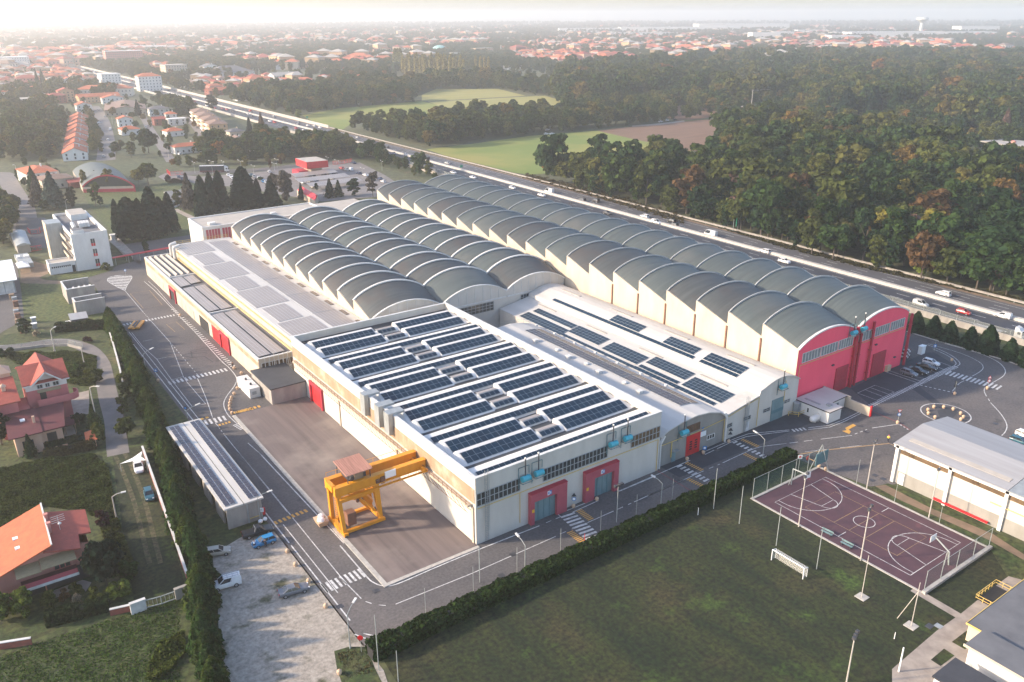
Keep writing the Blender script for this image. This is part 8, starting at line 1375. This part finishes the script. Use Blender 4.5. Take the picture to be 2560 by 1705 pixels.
mv=thing('modern_villa','modern white villa with sloping porch roof in the wood at the right edge','house',(560,250,0));mb=MB();mb.box(548,236,0,575,262,7,0);mb.build('wall','clean_white',mv);mb=MB();mb.loft([[(546,234,7.3),(546,264,8.6),(546,264,9.2),(546,234,7.9)],[(578,234,7.0),(578,264,7.2),(578,264,7.8),(578,234,7.6)]]);mb.build('roof','roof_pale',mv);mb=MB();[mb.box(547.9,y,3.6,547.99,y+2.4,6.2)for y in(239,245,251)];mb.build('window_row','glass_amber',mv);mb=MB();mb.box(556,248,7.5,558,250,10);mb.build('chimney','salmon_wall',mv);mb=MB();mb.box(547,235.7,3.0,575,235.99,3.8);mb.build('balcony','cream_wall',mv)
Q=PP('t6',[(210,215),(280,228),(470,258),(660,285)]);mb=MB();[mb.bar((*Q[i],1.3),(*Q[i+1],1.3),.8,2.6,0)for i in range(3)];[mb.bar((*Q[i],2.8),(*Q[i+1],2.8),1.4,.4,1)for i in range(3)];tag(mb.build('plot_wall',['clean_white','tile']),'long red-topped white wall round the building plot','wall')
Q=PP('t6',[(620,160),(840,195)]);mb=MB();mb.bar((*Q[0],1.2),(*Q[1],1.2),.8,2.4);tag(mb.build('plot_wall','cream_wall'),'short pale wall at the back of the building plot','wall')
q=P('t6',400,205);house('site_house','small raw house with a grey roof on the building plot',q[0],q[1]+6,14,12,8,.3,1.5,'roof_pale','salmon_wall','hip',True,2,'house')
q=P('t6',520,245);mb=MB();mb.box(q[0]-5,q[1],0,q[0]+5,q[1]+4,2.6);tag(mb.build('site_cabin','coping'),'pale site cabin behind the red-topped wall','cabin')
q=P('t6',368,185);mb=MB();mb.tube((*q,0),(*q,21),.4,.2);mb.bar((*q,20),(q[0]+16,q[1]-6,20.4),.15);tag(mb.build('tall_mast','pole_warm'),'tall thin mast with a side arm beside the building plot','mast')
wt=thing('water_tower','white mushroom-shaped water tower on the hazy horizon','water tower',(*P('t5',1300,148),0));x,y=P('t5',1300,148);mb=MB();mb.tube((x,y,0),(x,y,46),8,6,n=14);mb.build('shaft','clean_white',wt);mb=MB();mb.tube((x,y,46),(x,y,58),8,24,n=20);mb.tube((x,y,58),(x,y,66),24,22,n=20);mb.build('bowl','clean_white',wt)
q=P('t3',1135,302);mb=MB();n=16;mb.loft([[(q[0]+22*math.cos(a)*math.cos(b),q[1]+22*math.sin(a)*math.cos(b),19*math.sin(b))for a in np.linspace(0,2*PI,24,endpoint=False)]for b in np.linspace(0,PI/2*.98,8)]);tag(mb.build('air_dome','water_green',smooth=True),'pale green air dome in the hazy middle distance','dome')
for c,x,y,w_,d_,h_,lab in(('t5',1150,190,330,90,22,'long white factory left of the water tower'),('t5',1700,175,300,80,18,'long white factory right of the water tower'),('t5',1950,140,160,80,30,'pale factory block at the right of the water tower'),('t5',750,180,190,70,18,'pale factory hall far left of the water tower'),('t5',600,230,90,60,20,'white hall left of the tile-roofed estate'),('t5',250,155,120,70,20,'white hall at the left of the hazy right-hand town'),('t4',600,130,500,120,20,'very long pale depot in the haze, left part'),('t4',1300,128,560,130,24,'very long pale depot in the haze, middle part'),('t4',1950,110,460,160,34,'huge pale arena in the haze'),('t4',2140,215,90,60,26,'stepped white church-like hall in the haze'),('t4',2310,185,70,50,22,'small white hall right of the stepped one'),('t4',380,155,170,80,16,'pale depot at the left of the haze'),('t4',920,175,240,60,16,'low white sheds in the middle haze'),('t1',1900,60,200,60,14,'pale shed in the far left haze')):
 q=P(c,x,y);house('hazy_factory',lab,q[0],q[1]+d_/2,w_,d_,h_,-.62,3,'roof_white','clean_white','flat',False,1,'factory',chim=False)
for c,x,y,y2,lab in(('t4',752,160,60,'thin pale chimney in the haze left of the arena'),('t4',1710,80,5,'thin chimney in the haze beside the arena'),('t3',105,170,110,'hazy church tower in the left distance'),('t3',1755,290,215,'slim tower behind the brown block'),('t5',840,335,262,'pale floodlight mast above the wood'),('t3',508,415,310,'tall floodlight mast in front of the brown trees')):
 q=P(c,x,y);hh=pheight(c,(x,y),(x,y2));mb=MB();r=hh*.05;mb.tube((*q,0),(*q,hh),r,r*.8,n=8);mb.tube((*q,hh),(*q,hh*1.02),r*1.4,r*1.2,n=8);tag(mb.build('slim_tower','coping'),lab,'tower')
for k in range(26):
 t=k/25;q=P('t3',760+620*t+RNG.uniform(-6,6),512+8*t+(10 if k%2 else 0));put('poplar',q[0],q[1],RNG.uniform(24,32),(.24,.19,.055),'golden olive poplar in the long straight row behind the fields','poplars of the long row',.95)
for px,lab in((1500,'first'),(1548,'second'),(1590,'third'),(1630,'last')):q=P('t3',px,515+(px-1500)*.12);put('poplar',q[0],q[1],27,(.24,.18,.05),f'tall golden poplar, {lab} of the short row of four','poplars of the short row',.85)
for px in(690,715,740):q=P('t3',px,475);put('poplar',q[0],q[1],34,(.2,.18,.055),'broad poplar clump at the left end of the long row','poplars at the left end',1.25)
TOWN+=[PP(c,p)for c,p in(('t2',[(250,470),(700,440),(1000,470),(1500,440),(2100,500),(2355,480),(2355,560),(1700,590),(1300,600),(1100,660),(700,660),(420,590),(300,540)]),('t4',[(0,330),(300,310),(600,320),(450,420),(420,490),(200,500),(0,480),(-120,420)]),('t3',[(1880,330),(2100,300),(2400,320),(2400,440),(2150,420),(1920,390)]),('t5',[(660,235),(980,225),(1350,235),(1520,265),(1480,300),(1200,290),(960,275),(680,250)]),('t4',[(1350,200),(1700,215),(2000,260),(2000,310),(1600,290),(1150,280)]),('t1',[(-60,330),(300,280),(700,300),(1250,380),(1400,450),(1300,520),(850,520),(600,600),(0,640),(-60,600)]),('t1',[(2000,240),(2355,250),(2355,420),(2200,400),(2050,330)]),('t5',[(150,270),(520,300),(520,350),(260,330)]))]
MID=[PP(c,p)for c,p in(('zA',[(0,420),(500,330),(1200,300),(2355,260),(2355,330),(1600,400),(1100,470),(900,420),(0,500)]),('zB',[(0,280),(900,240),(1800,250),(2355,290),(2355,330),(1200,360),(700,330),(0,350)]),('zC',[(0,270),(600,250),(1300,260),(2200,240),(2200,280),(1100,330),(300,320)]))]
HV=[]
for k in range(6):
 w_,d_,h_=[(11,10,6),(13,9,5),(10,10,8),(16,10,6),(12,12,9),(18,11,7)][k];mb=MB();mb.box(-w_/2,-d_/2,0,w_/2,d_/2,h_,0);W2,D2,z0,rs=w_/2+.6,d_/2+.6,h_-.05,2.2
 kx=D2*.9;a,b=(-(W2-kx)if W2>D2 else 0,0,h_+rs),((W2-kx)if W2>D2 else 0.01,0,h_+rs);c=[(-W2,-D2,z0),(W2,-D2,z0),(W2,D2,z0),(-W2,D2,z0)]
 for f in([c[0],c[1],b,a],[c[1],c[2],b],[c[2],c[3],a,b],[c[3],c[0],a]):mb.face(f,1)
 for fl in range(2):
  for i in range(3):t=-w_/2+w_*(i+.5)/3;mb.box(t-.5,-d_/2-.06,1+fl*3,t+.5,-d_/2-.005,2.4+fl*3,2);t=-d_/2+d_*(i+.5)/3;mb.box(-w_/2-.06,t-.5,1+fl*3,-w_/2-.005,t+.5,2.4+fl*3,2)
 HV.append((mb,[WALLS[k],ROOFS[k],'glass']))
cand=[]
for poly,sp in[(t,21)for t in TOWN]+[(t,46)for t in MID]:
 xs=[p[0]for p in poly];yy=[p[1]for p in poly]
 for gx in np.arange(min(xs),max(xs),sp):
  for gy in np.arange(min(yy),max(yy),sp):
   x,y=gx+RNG.uniform(-.3,.3)*sp,gy+RNG.uniform(-.3,.3)*sp
   if inside(x,y,poly)and seen(x,y,10)and not(mwc(y)-30<x<mwc(y)+26)and RNG.random()<.82:cand.append((x*x+y*y,x,y,sp))
cand.sort();HOBJ={};WN=dict(zip(range(6),['cream','white','peach','pale','ochre','salmon']));RN_=['orange','pale','red','brown','pale','orange']
def twhere(x,y):
 if x<mwc(y):return('left of the motorway','town houses left of the motorway')
 return('right of the motorway','town houses right of the motorway')if x<900 else('in the hazy town beyond the wood','town houses beyond the wood')
for _,x,y,sp in cand[:230]:
 k=int(RNG.integers(6));s=RNG.uniform(.9,1.3);w_,g_=twhere(x,y)
 if k not in HOBJ:mb,ms=HV[k];o=mb.build('town_house',ms,None,local=True,at=(0,0,0));HOBJ[k]=o
 else:o=HOBJ[k].copy();COL.objects.link(o)
 o.location=(x,y,0);o.rotation_euler=(0,0,RNG.choice([0,.2,-.6,1.57,1.2]));o.scale=(s,s,s);tag(o,f'{WN[k]} house with {RN_[k]} roof {w_}','house',g_)
FH=[(x,y,RNG.uniform(.9,1.5))for _,x,y,sp in cand[230:]]
for k in range(5200):
 r=1500*(4.2**RNG.random());a=RNG.uniform(-.02,1.25);x,y=r*math.sin(a),r*math.cos(a)
 if seen(x,y,5)and far_noise(x*.6,y*.6)>-.1:FH.append((x,y,RNG.uniform(1,2.2)))
def instancer(name,P_,protos,mats=None,rot=True):
 """points that carry one of several tree or house shapes each (a mass nobody could count)"""
 me=bpy.data.meshes.new(name);n=len(P_);me.vertices.add(n);me.vertices.foreach_set('co',np.array([(p[0],p[1],0)for p in P_],dtype=float).ravel())
 for nm,ty,dat in(('sc','FLOAT',[p[2]for p in P_]),('rz','FLOAT',RNG.uniform(0,6.28,n)),('idx','INT',RNG.integers(0,len(protos),n)),('tint','FLOAT',np.clip(RNG.beta(1.5,2.6,n)*1.08,0,1))):
  at=me.attributes.new(nm,ty,'POINT');at.data.foreach_set('value',np.array(dat,dtype=np.int32 if ty=='INT' else np.float32))
 o=bpy.data.objects.new(name,me);COL.objects.link(o);o['kind']='stuff'
 ng=bpy.data.node_groups.new(name,'GeometryNodeTree');ng.interface.new_socket('Geometry',in_out='INPUT',socket_type='NodeSocketGeometry');ng.interface.new_socket('Geometry',in_out='OUTPUT',socket_type='NodeSocketGeometry')
 N=ng.nodes.new;L=ng.links.new;gi=N('NodeGroupInput');go=N('NodeGroupOutput');iop=N('GeometryNodeInstanceOnPoints');gti=N('GeometryNodeGeometryToInstance')
 for p in protos[::-1]:oi=N('GeometryNodeObjectInfo');oi.inputs['Object'].default_value=p;oi.transform_space='ORIGINAL';L(oi.outputs['Geometry'],gti.inputs[0])
 def na(nm,ty):q=N('GeometryNodeInputNamedAttribute');q.data_type=ty;q.inputs['Name'].default_value=nm;return q.outputs['Attribute']
 L(gi.outputs[0],iop.inputs['Points']);iop.inputs['Pick Instance'].default_value=True;L(na('idx','INT'),iop.inputs['Instance Index']);L(na('sc','FLOAT'),iop.inputs['Scale'])
 cx=N('ShaderNodeCombineXYZ');L(na('rz','FLOAT'),cx.inputs[2]);L(cx.outputs[0],iop.inputs['Rotation'])
 src=gti.outputs[0]
 if mats:sm=N('GeometryNodeSetMaterial');sm.inputs['Material'].default_value=mats;L(src,sm.inputs[0]);src=sm.outputs[0]
 L(src,iop.inputs['Instance']);L(iop.outputs[0],go.inputs[0]);md=o.modifiers.new('scatter','NODES');md.node_group=ng;return o
instancer('distant_rooftops',FH,[HOBJ[k]for k in sorted(HOBJ)])
TP=TOWN+MID
def clear(x,y):
 if mwc(y)-24<x<mwc(y)+22 and y<2600:return False
 return not any(inside(x,y,e)for e in EXCL)
for poly,sp in[(t,17)for t in TOWN]:
 xs=[p[0]for p in poly];yy=[p[1]for p in poly]
 for k in range(int((max(xs)-min(xs))*(max(yy)-min(yy))/sp/sp/1.6)):
  x,y=RNG.uniform(min(xs),max(xs)),RNG.uniform(min(yy),max(yy))
  if inside(x,y,poly)and seen(x,y)and clear(x,y):FARPTS.append((x,y,RNG.uniform(.4,.95),0))
PF=PP('t3',[(640,500),(1660,500),(1660,590),(640,590)])
for k in range(70000):
 r=math.sqrt(RNG.uniform(620**2,1900**2))if k<16000 else 1500*(5.5**RNG.random()**1.2);a=RNG.uniform(-.05,1.3);x,y=r*math.sin(a),r*math.cos(a)
 if not seen(x,y,30):continue
 if r<1900 and(any(inside(x,y,t)for t in TOWN)or not clear(x,y)):continue
 if x<240 and r<1050 or(y>560 and mwc(y)-60<x<mwc(y)+22):continue
 if 1060<r<1330 and inside(x,y,PF):continue
 m=far_noise(x,y)
 if m>(-.55 if r<1900 else -.35)or RNG.random()<.12:FARPTS.append((x,y,RNG.uniform(.75,1.35)*(1+max(r-2000,0)/6000),0))
print('far trees',len(FARPTS),'houses',len(cand),len(FH))
instancer('distant_woodland',FARPTS,[o.children[1]if o.children[1].name.startswith('crown')else o.children[0]for o in PROTO['decid'][:4]],M['leaf_far'])
for L_ in PROTO.values():
 for p in L_:
  if '_h' in p:del p['_h']
for o in list(bpy.data.objects):
 if '_h' in o:del o['_h']
 if o.get('label')=='x' and o.parent is None and o.type=='EMPTY':
  for ch in list(o.children):bpy.data.objects.remove(ch)
  bpy.data.objects.remove(o)
SUN_AZ=Vector((-.88,.47)).normalized();SUN_EL=R(23)
w=bpy.data.worlds.new('World');S.world=w;w.use_nodes=True;nt=w.node_tree
sk=nt.nodes.new('ShaderNodeTexSky');sk.sky_type='NISHITA';sk.sun_disc=False;sk.sun_elevation=SUN_EL
sk.sun_rotation=math.atan2(SUN_AZ.x,SUN_AZ.y);sk.air_density=1.0;sk.dust_density=DUST;sk.ozone_density=1.0
bg=nt.nodes['Background'];bg.inputs['Strength'].default_value=.15;tm=nt.nodes.new('ShaderNodeMix');tm.data_type='RGBA';tm.blend_type='MULTIPLY';tm.inputs[0].default_value=1;tm.inputs[7].default_value=(.98,.99,1.06,1);nt.links.new(sk.outputs[0],tm.inputs[6]);nt.links.new(tm.outputs[2],bg.inputs[0])
sl=bpy.data.lights.new('sun','SUN');sl.energy=SUNE;sl.angle=R(2.5);sl.color=SUNC
so=bpy.data.objects.new('sun',sl);COL.objects.link(so)
d=Vector((SUN_AZ.x*math.cos(SUN_EL),SUN_AZ.y*math.cos(SUN_EL),math.sin(SUN_EL)))
so.rotation_euler=d.to_track_quat('Z','Y').to_euler();so.location=d*500
if HAZE:
 mb=MB();mb.box(-15500,-560,-1,15500,15500,HTOP)
 hz=mb.build('haze',[]);tag(hz,None,None,None,'stuff')
 m=bpy.data.materials.new('haze_air');m.use_nodes=True;n2=m.node_tree
 for n in list(n2.nodes):n2.nodes.remove(n)
 o=n2.nodes.new('ShaderNodeOutputMaterial');v=n2.nodes.new('ShaderNodeVolumePrincipled')
 v.inputs['Color'].default_value=(1,.975,.94,1);v.inputs['Density'].default_value=HAZE;v.inputs['Anisotropy'].default_value=ANI
 n2.links.new(v.outputs[0],o.inputs['Volume']);hz.data.materials.append(m)
S.view_settings.view_transform='Standard';S.view_settings.look='None';S.view_settings.gamma=1;S.view_settings.exposure=EXPO
S.cycles.max_bounces=6;S.cycles.diffuse_bounces=3;S.cycles.glossy_bounces=2;S.cycles.transmission_bounces=2;S.cycles.volume_bounces=2;S.cycles.transparent_max_bounces=12
S.cycles.use_denoising=True;S.cycles.volume_step_rate=1
